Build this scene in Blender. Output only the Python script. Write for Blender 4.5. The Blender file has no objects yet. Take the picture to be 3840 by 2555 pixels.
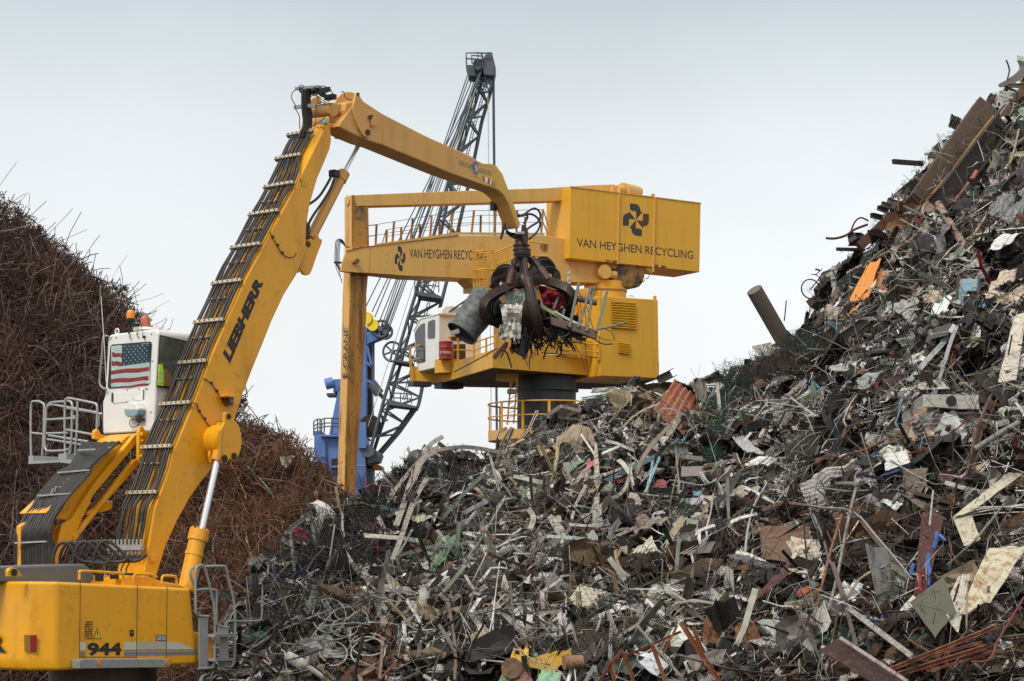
import bpy, math, random
import numpy as np
from mathutils import Vector, noise as mnoise
random.seed(7); rng = np.random.default_rng(11)
SC = bpy.context.scene
COL = SC.collection
# ------------------------------------------------------------------ camera
F = 8000.0; CX = 1920.0; HZ = 2115.0; CZ = 3.5
cam = bpy.data.cameras.new('camera'); camo = bpy.data.objects.new('camera', cam); COL.objects.link(camo)
camo.location = (0, 0, CZ); camo.rotation_euler = (math.radians(90), 0, 0)
cam.sensor_width = 36; cam.lens = 36*F/3840; cam.shift_y = (HZ-1277.5)/3840
cam.clip_start = 0.5; cam.clip_end = 5000
SC.camera = camo
# ------------------------------------------------------------------ world: overcast sky
SUN_EL = math.radians(48); SUN_AZ = math.radians(218)   # azimuth from +Y clockwise
w = bpy.data.worlds.new("World"); SC.world = w; w.use_nodes = True
nt = w.node_tree; nt.nodes.clear()
def N(t, typ, **k):
    n = t.nodes.new(typ)
    for a, b in k.items(): setattr(n, a, b)
    return n
out = N(nt, 'ShaderNodeOutputWorld'); bg = N(nt, 'ShaderNodeBackground')
sky = N(nt, 'ShaderNodeTexSky', sky_type='NISHITA', sun_disc=False, sun_elevation=SUN_EL, sun_rotation=SUN_AZ)
sky.air_density = 1.5; sky.dust_density = 4
tc = N(nt, 'ShaderNodeTexCoord'); sp = N(nt, 'ShaderNodeSeparateXYZ'); rp = N(nt, 'ShaderNodeValToRGB')
WS = 0.12
el = rp.color_ramp.elements
stops = [(0.0, (.30, .29, .28)), (.47, (.40, .41, .41)), (.5, (.95, .97, .98)), (.565, (.98, 1.01, 1.03)),
         (.60, (.86, .915, .945)), (.632, (.60, .67, .715)), (.72, (.86, .88, .885)), (1.0, (1.27, 1.27, 1.25))]
while len(el) < len(stops): el.new(0.5)
for e, (p, c) in zip(el, stops): e.position = p; e.color = tuple(v for v in c)+(1,)
mr = N(nt, 'ShaderNodeMapRange'); mr.inputs[1].default_value = -1; mr.inputs[2].default_value = 1
nz = N(nt, 'ShaderNodeTexNoise'); nz.inputs['Scale'].default_value = 5.5; nz.inputs['Detail'].default_value = 5; nz.inputs['Distortion'].default_value = .4
mm = N(nt, 'ShaderNodeMapRange'); mm.inputs[1].default_value = .3; mm.inputs[2].default_value = .7; mm.inputs[3].default_value = .94/WS; mm.inputs[4].default_value = 1.07/WS
vm = N(nt, 'ShaderNodeVectorMath', operation='SCALE'); mx = N(nt, 'ShaderNodeMix', data_type='RGBA'); mx.inputs[0].default_value = .1
L = nt.links.new
L(tc.outputs['Generated'], sp.inputs[0]); L(sp.outputs['Z'], mr.inputs[0]); L(mr.outputs[0], rp.inputs[0])
L(tc.outputs['Generated'], nz.inputs['Vector']); L(nz.outputs['Fac'], mm.inputs[0])
L(rp.outputs['Color'], vm.inputs[0]); L(mm.outputs[0], vm.inputs['Scale'])
L(vm.outputs[0], mx.inputs[6]); L(sky.outputs[0], mx.inputs[7]); L(mx.outputs[2], bg.inputs[0])
bg.inputs[1].default_value = WS; L(bg.outputs[0], out.inputs[0])
# ------------------------------------------------------------------ sun (soft, through cloud)
sl = bpy.data.lights.new('sun', 'SUN'); sl.energy = 2.2; sl.angle = math.radians(16); sl.color = (1, .965, .92)
so = bpy.data.objects.new('sun', sl); COL.objects.link(so)
sd = Vector((math.sin(SUN_AZ)*math.cos(SUN_EL), math.cos(SUN_AZ)*math.cos(SUN_EL), math.sin(SUN_EL)))
so.rotation_euler = sd.to_track_quat('Z', 'Y').to_euler(); so.location = (-40, -40, 60)
SC.view_settings.view_transform = 'Standard'; SC.view_settings.look = 'None'
SC.view_settings.exposure = 0.0; SC.view_settings.gamma = 1.0
# ------------------------------------------------------------------ measuring helpers
V = Vector
ZM = dict(A=(0,1100,2.357),B=(0,1755,1.96),C=(1000,250,2.091),D=(700,800,1.742),E=(1240,600,2.614),F=(2000,650,3.136),
          G=(1450,1050,2.143),H=(1150,1100,1.96),I=(1650,850,2.851),J=(2700,1000,1.96),K=(3000,200,1.742),L=(1600,150,1.845),
          M=(840,1500,1.486),N=(1800,1400,2.143),O=(1700,2000,2.143),Q=(2700,1700,1.834),S=(0,0,1.0))
def zp(k, p): a = ZM[k]; return (a[0]+p[0]/a[2], a[1]+p[1]/a[2])
def zs(k, pts): return [zp(k, p) for p in pts]
def P(X, Y, d): return V(((X-CX)/F*d, d, CZ+(HZ-Y)/F*d))
class Plane:                      # vertical plane  n.p = s
    def __init__(s, nx, ny, off): s.n = V((nx, ny, 0)).normalized(); s.s = off
    def at(s, p, o=0.0):
        dx = (p[0]-CX)/F; d = (s.s+o)/(s.n.x*dx+s.n.y)
        return P(p[0], p[1], d)
    def many(s, k, pts, o=0.0): return [s.at(zp(k, p), o) for p in pts]
def pz(p, z):                     # point on horizontal plane z
    d = (z-CZ)*F/(HZ-p[1]); return P(p[0], p[1], d)
# ------------------------------------------------------------------ mesh builder
class MB:
    def __init__(s): s.v = []; s.f = []; s.m = []; s.sm = []
    def add(s, vs, fs, mi=0, smooth=False):
        b = len(s.v); s.v += [V(x) for x in vs]
        for q in fs: s.f.append([b+i for i in q]); s.m.append(mi); s.sm.append(smooth)
        return s
    def prism(s, pts, off, mi=0):
        n = len(pts); offs = off if isinstance(off, list) else [off]*n
        vs = list(pts)+[p+o for p, o in zip(pts, offs)]
        fs = [list(range(n)), [2*n-1-i for i in range(n)]]
        fs += [[(i+1) % n, i, n+i, n+(i+1) % n] for i in range(n)]
        return s.add(vs, fs, mi)
    def box(s, c, ax, ay, az, mi=0):
        vs = [c+ax*i+ay*j+az*k for i in (-1, 1) for j in (-1, 1) for k in (-1, 1)]
        return s.add(vs, [(0,1,3,2),(4,6,7,5),(0,4,5,1),(2,3,7,6),(0,2,6,4),(1,5,7,3)], mi)
    def beam(s, a, b, w, h, up=V((0,0,1)), mi=0):
        t = b-a; l = t.length/2; t = t.normalized(); sd_ = t.cross(up)
        if sd_.length < .05: sd_ = t.cross(V((1,0,0)))
        sd_.normalize(); u = sd_.cross(t)
        return s.box((a+b)/2, t*l, sd_*w/2, u*h/2, mi)
    def tube(s, pts, r, n=8, mi=0, caps=True, closed=False, smooth=True):
        pts = [V(p) for p in pts]; k = len(pts); rr = r if isinstance(r, (list, tuple)) else [r]*k
        T = []
        for i in range(k):
            a = pts[(i-1) % k] if closed else pts[max(i-1, 0)]; b = pts[(i+1) % k] if closed else pts[min(i+1, k-1)]
            t = (b-a); T.append(t.normalized() if t.length > 1e-9 else V((0,0,1)))
        u = T[0].orthogonal().normalized(); vs = []
        for i in range(k):
            u = (u-T[i]*u.dot(T[i])); u = u.normalized() if u.length > 1e-6 else T[i].orthogonal().normalized()
            w_ = T[i].cross(u)
            for j in range(n):
                a = 2*math.pi*j/n; vs.append(pts[i]+(u*math.cos(a)+w_*math.sin(a))*rr[i])
        fs = []
        for i in range(k if closed else k-1):
            for j in range(n):
                a = i*n+j; b = i*n+(j+1) % n; c = ((i+1) % k)*n
                fs.append((a, b, c+(j+1) % n, c+j))
        s.add(vs, fs, mi, smooth)
        if caps and not closed: s.add(vs[:n], [tuple(range(n))[::-1]], mi); s.add(vs[-n:], [tuple(range(n))], mi)
        return s
    def cyl(s, a, b, r, n=20, mi=0): return s.tube([a, b], r, n, mi)
    def disc_plate(s, c, axis, r, t, n=24, mi=0): return s.tube([c-axis*t/2, c+axis*t/2], r, n, mi)
    def ribbon(s, pts, wv, th=.01, mi=0, smooth=False):     # strip through pts with width vectors
        pts = [V(p) for p in pts]; k = len(pts); wvs = wv if isinstance(wv, list) else [wv]*k
        vs = []
        for i, p in enumerate(pts):
            t = (pts[min(i+1, k-1)]-pts[max(i-1, 0)]).normalized(); nn = t.cross(wvs[i]).normalized()*th/2; h = wvs[i]/2
            vs += [p-h-nn, p+h-nn, p+h+nn, p-h+nn]
        fs = [(0,3,2,1), (4*k-4, 4*k-3, 4*k-2, 4*k-1)]
        for i in range(k-1):
            for j in range(4): fs.append((4*i+j, 4*i+(j+1) % 4, 4*i+4+(j+1) % 4, 4*i+4+j))
        return s.add(vs, fs, mi, smooth)
    def build(s, name, mat, parent=None, bevel=0, label=None, seg=2, fixn=True, **tags):
        me = bpy.data.meshes.new(name)
        root = parent
        while root is not None and root.parent is not None: root = root.parent
        if root is not None: o0 = V(root.location)
        else:
            lo = [min(p[i] for p in s.v) for i in range(3)]; hi = [max(p[i] for p in s.v) for i in range(3)]
            o0 = V(((lo[0]+hi[0])/2, (lo[1]+hi[1])/2, lo[2]))
        me.from_pydata([tuple(p-o0) for p in s.v], [], s.f)
        for mt in (mat if isinstance(mat, (list, tuple)) else [mat]): me.materials.append(mt)
        me.polygons.foreach_set('material_index', s.m); me.polygons.foreach_set('use_smooth', s.sm)
        if fixn:
            import bmesh
            bm = bmesh.new(); bm.from_mesh(me); bmesh.ops.recalc_face_normals(bm, faces=bm.faces); bm.to_mesh(me); bm.free()
        me.update()
        o = bpy.data.objects.new(name, me); COL.objects.link(o)
        if parent is not None: o.parent = parent
        else: o.location = o0
        if bevel:
            b = o.modifiers.new('bevel', 'BEVEL'); b.width = bevel; b.segments = seg; b.limit_method = 'ANGLE'; b.angle_limit = math.radians(40)
            b.harden_normals = False
        if label: o['label'] = label
        for k2, v2 in tags.items(): o[k2] = v2
        return o
def thing(name, loc, label, cat, group=None):
    o = bpy.data.objects.new(name, None); COL.objects.link(o); o.location = loc; o.empty_display_size = .3
    o['label'] = label; o['category'] = cat
    if group: o['group'] = group
    return o
def smoothpts(pts, sub=4, closed=False):
    pts = [V(p) for p in pts]; n = len(pts); res = []
    rngi = range(n if closed else n-1)
    for i in rngi:
        g = (lambda j: pts[j % n]) if closed else (lambda j: pts[min(max(j, 0), n-1)])
        p0, p1, p2, p3 = g(i-1), g(i), g(i+1), g(i+2)
        for k in range(sub):
            t = k/sub
            res.append(.5*((2*p1)+(-p0+p2)*t+(2*p0-5*p1+4*p2-p3)*t*t+(-p0+3*p1-3*p2+p3)*t**3))
    if not closed: res.append(pts[-1])
    return res
# flat artwork mapped into a quad (BL,BR,TR,TL)
def bil(q, u, v): return (q[0]*(1-u)+q[1]*u)*(1-v)+(q[3]*(1-u)+q[2]*u)*v
def text_mb(body, q, bold=0.0, shear=0.0, spacing=1.0, mi=0, mb=None):
    cu = bpy.data.curves.new('t', 'FONT'); cu.body = body; cu.offset = bold; cu.shear = shear; cu.space_character = spacing; cu.resolution_u = 4
    ob = bpy.data.objects.new('t', cu); COL.objects.link(ob)
    dg = bpy.context.evaluated_depsgraph_get(); me = ob.evaluated_get(dg).to_mesh()
    vs = [v.co.copy() for v in me.vertices]; fs = [list(p.vertices) for p in me.polygons]
    ob.evaluated_get(dg).to_mesh_clear(); bpy.data.objects.remove(ob); bpy.data.curves.remove(cu)
    x0 = min(v.x for v in vs); x1 = max(v.x for v in vs); y0 = min(v.y for v in vs); y1 = max(v.y for v in vs)
    mb = mb or MB()
    mb.add([bil(q, (v.x-x0)/(x1-x0), (v.y-y0)/(y1-y0)) for v in vs], fs, mi)
    return mb
def flat(mb, pts2, q, mi=0): mb.add([bil(q, a, b) for a, b in pts2], [list(range(len(pts2)))], mi); return mb
# ------------------------------------------------------------------ materials
def mat(name, col, rough=.5, metal=0.0, var=.12, dirt=None, dirt_amt=0.0, scale=3.0, stretch=(1,1,1), bump=0.0, bscale=20, spec=.5, lo=.5, hi=.72, dirt2=None):
    m = bpy.data.materials.new(name); m.use_nodes = True; t = m.node_tree; b = t.nodes['Principled BSDF']
    b.inputs['Roughness'].default_value = rough; b.inputs['Metallic'].default_value = metal
    b.inputs['Specular IOR Level'].default_value = spec
    tcn = N(t, 'ShaderNodeTexCoord'); l = t.links.new
    n1 = N(t, 'ShaderNodeTexNoise'); n1.inputs['Scale'].default_value = scale; n1.inputs['Detail'].default_value = 6
    l(tcn.outputs['Object'], n1.inputs['Vector'])
    mix = N(t, 'ShaderNodeMix', data_type='RGBA'); c = V(col)
    mix.inputs[6].default_value = tuple(c*(1-var))+(1,); mix.inputs[7].default_value = tuple(min(x*(1+var), 1) for x in c)+(1,)
    l(n1.outputs['Fac'], mix.inputs[0]); last = mix.outputs[2]
    for (dc, amt, stt, l0, h0, sc) in ((dirt, dirt_amt, stretch, lo, hi, scale*2.3), (dirt2, dirt_amt*.8, (1,1,1), .58, .66, scale*6)):
        if dc is None: continue
        mp = N(t, 'ShaderNodeMapping'); mp.inputs['Scale'].default_value = stt
        n2 = N(t, 'ShaderNodeTexNoise'); n2.inputs['Scale'].default_value = sc; n2.inputs['Detail'].default_value = 8; n2.inputs['Roughness'].default_value = .65
        r = N(t, 'ShaderNodeMapRange'); r.inputs[1].default_value = l0; r.inputs[2].default_value = h0; r.inputs[4].default_value = amt
        mx2 = N(t, 'ShaderNodeMix', data_type='RGBA'); mx2.inputs[7].default_value = tuple(dc)+(1,)
        l(tcn.outputs['Object'], mp.inputs[0]); l(mp.outputs[0], n2.inputs['Vector']); l(n2.outputs['Fac'], r.inputs[0])
        l(r.outputs[0], mx2.inputs[0]); l(last, mx2.inputs[6]); last = mx2.outputs[2]
    l(last, b.inputs['Base Color'])
    rr = N(t, 'ShaderNodeMapRange'); rr.inputs[3].default_value = max(rough-.12, .05); rr.inputs[4].default_value = min(rough+.15, 1)
    l(n1.outputs['Fac'], rr.inputs[0]); l(rr.outputs[0], b.inputs['Roughness'])
    if bump:
        n3 = N(t, 'ShaderNodeTexNoise'); n3.inputs['Scale'].default_value = bscale; n3.inputs['Detail'].default_value = 4
        bp = N(t, 'ShaderNodeBump'); bp.inputs['Strength'].default_value = bump; bp.inputs['Distance'].default_value = .02
        l(tcn.outputs['Object'], n3.inputs['Vector']); l(n3.outputs['Fac'], bp.inputs['Height']); l(bp.outputs[0], b.inputs['Normal'])
    return m
BR = (.09, .045, .02); BLK = (.012, .011, .010)
M_yel = mat('yellow_paint', (.80, .36, .006), .34, 0, .08, (.22, .10, .03), .55, .8, (1,1,.3), .05, 9, lo=.5, hi=.78, dirt2=(.35,.17,.04))
M_yelp = mat('yellow_stick_hazed', (.68, .345, .085), .42, 0, .06, (.33, .17, .05), .35, .9, (1,1,.4), .04, 9)  # paler than the boom yellow: haze on high parts mixed into the colour
M_yelw = mat('warm_yellow_repaint', (.66, .41, .045), .45, 0, .08, (.3, .19, .06), .3, 1.5)
M_yec = mat('crane_yellow_hazed', (.68, .385, .10), .5, 0, .08, (.24, .11, .035), .32, .8, (1.4,1.4,.10), 0, lo=.5, hi=.76, dirt2=(.2,.1,.04))  # haze is mixed into this paler crane yellow
M_yecn = mat('crane_yellow_deep', (.72, .37, .022), .45, 0, .08, (.30, .15, .03), .32, .9, (1.4,1.4,.08), 0, lo=.5, hi=.78)  # deeper crane yellow, without the pale haze tint
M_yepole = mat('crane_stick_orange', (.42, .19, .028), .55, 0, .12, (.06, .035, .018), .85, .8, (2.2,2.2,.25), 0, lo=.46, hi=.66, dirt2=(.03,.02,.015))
M_yepolef = mat('crane_stick_lit_front', (.72, .38, .09), .55, 0, .08, (.06, .035, .018), .75, .7, (3,3,.3), 0, lo=.55, hi=.66)  # paler copy of the stick orange for its lit front
M_greasy = mat('greasy_yellow', (.30, .15, .03), .45, 0, .3, (.03, .02, .014), .95, .8, (1,1,1), 0, lo=.42, hi=.6)
M_white = mat('white_paint', (.76, .75, .70), .4, 0, .03, (.35, .30, .24), .35, 1.5, (1,1,.4), .03, 10, lo=.55, hi=.8)
M_grayp = mat('grey_paint', (.28, .29, .28), .5, .2, .1, (.12, .1, .08), .4, 3)
M_dgray = mat('dark_grey_cowl', (.11, .12, .125), .5, 0, .1, (.2, .18, .15), .3, 2)
M_gal = mat('galvanised_steel', (.42, .43, .42), .45, .5, .15, (.16, .13, .10), .5, 3, bump=.1)
M_zinc = mat('zinc_clamp', (.55, .49, .36), .4, .5, .1, (.2, .16, .1), .4, 6)
M_rub = mat('black_rubber', (.022, .021, .02), .5, 0, .3, (.10, .09, .075), .45, 5, lo=.5, hi=.8)
M_blk = mat('black_paint', (.014, .014, .015), .5, 0, .1)
M_ltr = mat('lettering_charcoal', (.03, .035, .045), .55, 0, .15)
M_brn = mat('emblem_brown', (.09, .035, .022), .6, 0, .1)
M_chr = mat('chrome_rod', (.82, .84, .87), .3, .8, .05)
M_lat = mat('lattice_slate_paint', (.085, .105, .122), .6, .1, .15, (.10, .085, .07), .4, .6)  # slate greyed in its colour as slight distance haze
M_blue = mat('blue_crane_paint', (.10, .19, .45), .5, 0, .1, (.06, .10, .22), .5, .3, (1,1,.3))  # blue desaturated a little, distance haze put into the colour
M_dkst = mat('pedestal_slate', (.045, .052, .062), .55, 0, .15, (.10, .085, .07), .5, .5, (1,1,.3))
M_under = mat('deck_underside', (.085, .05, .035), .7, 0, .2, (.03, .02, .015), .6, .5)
M_glassd = mat('dark_glass', (.03, .034, .036), .08, 0, .1, spec=.9)
M_grap = mat('greasy_steel', (.045, .034, .028), .42, .55, .3, (.10, .05, .028), .6, 2.5, bump=.25, bscale=14, lo=.45, hi=.7)
M_red = mat('red_decal', (.45, .03, .025), .5); M_redl = mat('red_lens', (.25, .01, .012), .2)
M_whi = mat('white_decal', (.75, .75, .72), .5); M_gry = mat('grey_decal', (.16, .18, .18), .5)
M_blud = mat('blue_decal', (.03, .13, .42), .5); M_navy = mat('navy_decal', (.012, .03, .16), .5); M_silv = mat('silver_decal', (.52, .5, .43), .5)
M_amb = mat('amber_lens', (.75, .2, .01), .25); M_tri = mat('warning_yellow', (.8, .55, .02), .5)
M_ylw2 = mat('lemon_yellow_paint', (.78, .58, .02), .45)
def glass_mat():
    m = bpy.data.materials.new('window_glass'); m.use_nodes = True; b = m.node_tree.nodes['Principled BSDF']
    b.inputs['Base Color'].default_value = (.8, .88, .86, 1); b.inputs['Roughness'].default_value = .03; b.inputs['Transmission Weight'].default_value = 1
    b.inputs['IOR'].default_value = 1.1; b.inputs['Specular IOR Level'].default_value = .8
    return m
M_glass = glass_mat()
ZM.update(R=(1080,300,4.9), T=(1840,760,4.6125), U=(350,1500,3.92))
# ================================================================== ground
g = MB(); g.add([V((-900,-200,0)), V((900,-200,0)), V((900,2500,0)), V((-900,2500,0))], [(0,1,2,3)])
M_gnd = mat('muddy_ground', (.045, .038, .030), .8, 0, .3, (.02, .017, .015), .6, .15, bump=.4, bscale=1.5)
g.build('ground', M_gnd, kind='structure')
# ================================================================== excavator (material handler)
fx, fy = math.sin(math.radians(40)), math.cos(math.radians(40))
fE = V((fx, fy, 0)); rE = V((fy, -fx, 0)); UP = V((0,0,1))
SB, SM, SS = -28.36, -29.49, -29.34            # body side, boom side, stick side planes
pB, pM, pS = Plane(rE.x, rE.y, SB), Plane(rE.x, rE.y, SM), Plane(rE.x, rE.y, SS)
pl = lambda s: Plane(rE.x, rE.y, s)
pf = lambda s: Plane(fE.x, fE.y, s)
BW = .75
c0 = pB.at((560, 2300)); 
exc = thing('material_handler', (c0.x-1.2, c0.y+.9, 0), 'yellow material handler with raised white cab and long bent boom over the scrap heap', 'excavator')
# ---- boom
bl = [(1236,432),(1222,470),(1103,709),(1010,880),(924,1041),(866,1167),(798,1322),(729,1506),(649,1694),(632,1765),(579,1908),(538,2163),(532,2200)]
brr = [(1244,527),(1238,560),(1191,671),(1163,766),(1150,850),(1148,950),(1113,1030),(1067,1104),(1021,1202),(987,1288),(947,1386),(912,1477),(884,1569),(850,1660),(788,1770),(750,1816),(714,1867),(663,1959),(622,2051),(587,2163),(575,2200)]
out_ = bl[:1]+[(1240,470)]+brr+bl[::-1][:-1]
boom = MB().prism([pM.at(p) for p in out_], -rE*BW).build('boom', M_yel, exc, bevel=.03, seg=3)
# flange edge strip along the rear face edge
EL = [pM.at(p) for p in bl]
def boomL(Y):
    for a, b in zip(bl, bl[1:]):
        if a[1] <= Y <= b[1]: t = (Y-a[1])/(b[1]-a[1]); return pM.at((a[0]+(b[0]-a[0])*t, Y))
    return pM.at(bl[-1] if Y > bl[-1][1] else bl[0])
def boomN(Y):
    a, b = boomL(Y-40), boomL(Y+40); t = (b-a).normalized(); n = t.cross(rE).normalized()
    if n.dot(fE) > 0: n = -n
    return n
def BP(Y, u, o): return boomL(Y)-rE*u+boomN(Y)*o
straps = [500, 590, 700, 805, 930, 1065, 1212, 1365, 1522, 1684, 1857]
for i, Y in enumerate(straps):
    m = MB(); a, b = BP(Y, -.03, .12), BP(Y, BW+.03, .12); n = boomN(Y); t = n.cross(rE).normalized()
    if Y < 600: a, b = BP(Y, .18, .12), BP(Y, BW+.12, .12)
    m.box((a+b)/2, (b-a)/2, n*.022, t*.032)
    m.box((a+b)/2-n*.045-t*.008, (b-a)*.5, n*.018, t*.028, 1)
    for k in range(6):
        q = a.lerp(b, (k+.5)/6)+n*.025; m.cyl(q, q+n*.015, .014, 8, 1)
    m.build('hose_clamp', [M_zinc, M_blk], exc)
    if 600 < Y < 1800:
        m = MB(); Yh = Y+62
        for u in (.18, .36, .55): q = BP(Yh, u, .075); m.box(q, rE*.05, n*.02, t*.018); m.box(q, rE*.012, n*.06, t*.012, 1)
        m.build('hose_bracket', [M_blk, M_gal], exc)
hs = [(.04,.025,.085),(.105,.026,.085),(.20,.013,.07),(.27,.016,.06),(.37,.026,.085),(.43,.022,.08),(.52,.013,.06),(.57,.017,.08),(.65,.026,.09),(.715,.026,.09),(.23,.009,.10),(.48,.009,.11)]
ys = [2075,2040,1990,1940,1900,1857,1760,1684,1600,1522,1440,1365,1290,1212,1140,1065,1000,930,870,805,750,700,650,590,545,505]
for j, (u, r, o) in enumerate(hs):
    pts = []
    for k, Y in enumerate(ys):
        wob = .012*math.sin(k*1.7+j*2.1)+(.02*math.sin(k*.6+j) if Y > 1900 else 0)
        uu = u+wob
        if Y < 600: uu = .2+u*.75
        pts.append(BP(Y, uu, o+.008*math.sin(k*2.3+j)+(.05 if Y > 1880 else 0)))
    MB().tube(smoothpts(pts, 2), r, 8).build('hydraulic_hose', M_rub, exc)
# bottom manifold with fittings
Y = 2061; n = boomN(Y); a, b = BP(Y, -.05, .16), BP(Y, .9, .16); t = n.cross(rE).normalized()
m = MB(); m.box((a+b)/2, (b-a)/2, n*.03, t*.05)
for k in range(9):
    q = a.lerp(b, (k+.5)/9)+n*.0; m.cyl(q+UP*.05, q+UP*.15, .026, 10, 0); m.cyl(q-UP*.05-rE*.02, q-UP*.17-rE*.05, .022, 10, 0)
m.build('hose_manifold', M_gal, exc)
# loops of hose from cab riser to manifold
for i in range(7):
    x = 400+i*48; tx = 770+i*42
    pts = [zp('B', q) for q in [(x-8, 715), (x-6+i*2, 640), (x+30+i*4, 565-i*2), (x+85+i*4, 552-i*2), (x+130+i*10, 600), (x+190+i*14, 680), (tx, 700-i*4), (tx+45, 668-i*4), (tx+60, 640)]]
    pts = smoothpts([P(p[0], p[1], 37.2+.15*(i % 3)) for p in pts], 4)
    MB().tube(pts, .03, 8).build('hydraulic_hose', M_rub, exc)
for i in range(6):
    x = 745+i*38
    pts = smoothpts([P(*zp('B', q), 37.9) for q in [(x+30, 640), (x+20, 690), (x-5, 740), (x-10, 800)]], 3)
    MB().tube(pts, .014, 6).build('hydraulic_hose', M_rub, exc)
    a = P(*zp('B', (x-8, 760)), 37.85); MB().cyl(a, a-UP*.14, .025, 8).build('hose_fitting', M_gal, exc)
# boom lettering
q = [pM.at(zp('D', p), .004) for p in [(283,982),(503,452),(460,398),(237,915)]]
text_mb('LIEBHERR', q, bold=.06, spacing=.97).build('lettering', M_blk, boom, fixn=False)
def warn_tri(plane, k, pts, par, o=.006):
    T = [plane.at(zp(k, p), o) for p in pts]; c = sum(T, V((0,0,0)))/3
    m = MB(); m.add(T, [(0,1,2)], 0); nn = plane.n*.003
    m.add([c+(p-c)*.8+nn for p in T], [(0,1,2)], 1)
    top, ba, bb = T; mid = (ba+bb)/2; ax = top-mid; sx = (bb-ba)
    m.add([mid+ax*.30-sx*.045+nn*2, mid+ax*.30+sx*.045+nn*2, mid+ax*.66+sx*.07+nn*2, mid+ax*.66-sx*.07+nn*2], [(0,1,2,3)], 0)
    m.add([mid+ax*.14-sx*.05+nn*2, mid+ax*.14+sx*.05+nn*2, mid+ax*.22+sx*.05+nn*2, mid+ax*.22-sx*.05+nn*2], [(0,1,2,3)], 0)
    m.build('warning_sign', [M_blk, M_tri], par, fixn=False)
warn_tri(pM, 'C', [(262,875),(278,950),(300,905)], boom)
# clip line wires down the boom side
def wire(plane, k, pts, par, r=.009, o=.02, sub=4, mt=None, name='wire', n=6):
    MB().tube(smoothpts([plane.at(zp(k, p), o) for p in pts], sub), r, n).build(name, mt or M_rub, par)
wire(pM, 'D', [(540,115),(560,155),(592,210),(622,260),(660,288),(700,285),(715,262)], exc)
wire(pM, 'A', [(1797,752),(1862,792),(1912,862),(1962,938),(1985,985),(2030,995)], exc)
wire(pM, 'A', [(1700,970),(1740,980),(1757,1035),(1805,1108),(1857,1182),(1900,1165),(1940,1140),(1985,1140)], exc)
m = MB()
for k, p in [('D',(560,155)),('D',(592,208)),('D',(622,258)),('A',(1862,792)),('A',(1912,862)),('A',(1962,938)),('A',(1757,1040)),('A',(1805,1108)),('A',(1857,1180))]:
    q = pM.at(zp(k, p), .0); m.cyl(q, q+rE*.04, .022, 8)
m.build('wire_clips', M_blk, exc)
# work light on boom side
m = MB(); m.prism(pM.many('A', [(1990,895),(2110,897),(2112,910),(2108,985),(2060,992),(2055,925),(1992,915)], .18), -rE*.2)
m.build('work_light_guard', M_yel, exc, bevel=.012)
m = MB(); m.prism(pM.many('A', [(2025,918),(2066,915),(2066,985),(2025,978)], .19), -rE*.1)
wl = m.build('work_light', M_blk, exc, bevel=.01)
q = pM.at(zp('A', (2046,955)), .19); MB().disc_plate(q, rE, .045, .02, 16).build('lens', M_glassd, wl)
# ---- big lug plate with boom cylinder
lug = [(1985,1140),(1985,1060),(2000,1050),(2020,1052),(2040,1080),(2050,1110),(2090,1140),(2118,1180),(2133,1260),(2132,1370),(2112,1430),(2090,1470),(2060,1482),(2030,1460),(2015,1490),(1995,1510),(1965,1500),(1942,1450),(1940,1300),(1952,1210)]
m = MB(); m.prism(pM.many('A', lug, .42), -rE*.07); m.build('cylinder_lug', M_yel, exc, bevel=.012)
m = MB(); m.prism(pM.many('A', [(1912,1170),(1950,1140),(1985,1140),(2010,1200),(2010,1440),(1960,1480),(1925,1500),(1870,1500),(1855,1440),(1870,1290),(1890,1210)], .14), -rE*.07)
m.build('cylinder_lug', M_yel, exc, bevel=.012)
m = MB(); a = pM.at(zp('A', (2030,1300)), .4); m.cyl(a, a-rE*.5, .30, 28); m.build('boom_boss', M_yel, exc)
m = MB()
for p, r in (((1983,1465),.075), ((2068,1440),.065), ((2022,1090),.05)):
    a = pM.at(zp('A', p), .424); m.cyl(a, a+rE*.012, r, 18)
m.build('pin', M_grap, exc)
pc = pl(SM+.28)
def cylinder(plane, rod_pts, barrel_pts, rr, rb, o=0.0, col=M_yel, ribs=True, name='hydraulic_cylinder'):
    a, b = [plane.at(p, o) for p in rod_pts]; c, d = [plane.at(p, o) for p in barrel_pts]
    root = MB(); ax = (d-c).normalized(); root.cyl(c, d, rb, 24)
    root.cyl(c-ax*.04, c+ax*.16, rb*1.18, 24)
    if ribs:
        root.cyl(c+ax*.38, c+ax*.44, rb*1.1, 24)
        for k in range(10):
            th = 2*math.pi*k/10; u = ax.orthogonal().normalized(); v2 = ax.cross(u)
            q = c+(u*math.cos(th)+v2*math.sin(th))*rb*1.0; root.cyl(q-ax*.075, q-ax*.03, rb*.13, 6)
    o_ = root.build(name, col, exc)
    MB().cyl(a, b, rr, 20).build('rod', M_chr, o_)
    MB().cyl(a-ax*.12, a+ax*.06, rr*1.9, 18).build('rod_eye', M_yel if rr > .05 else M_grap, o_)
    return o_
cyl1 = cylinder(pc, [zp('A', (1925,1455)), zp('B', (1480,470))], [zp('B', (1464,475)), zp('B', (1368,900))], .062, .155)
m = MB(); 
m.tube(smoothpts([pc.at(zp('B', p), .02) for p in [(1520,545),(1525,590),(1500,640),(1478,760),(1440,880)]], 4), .02, 8)
m.box(pc.at(zp('B', (1515,575)), .02), rE*.03, UP*.08, fE*.05)
m.build('cylinder_pipe', M_blk, exc)
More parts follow.
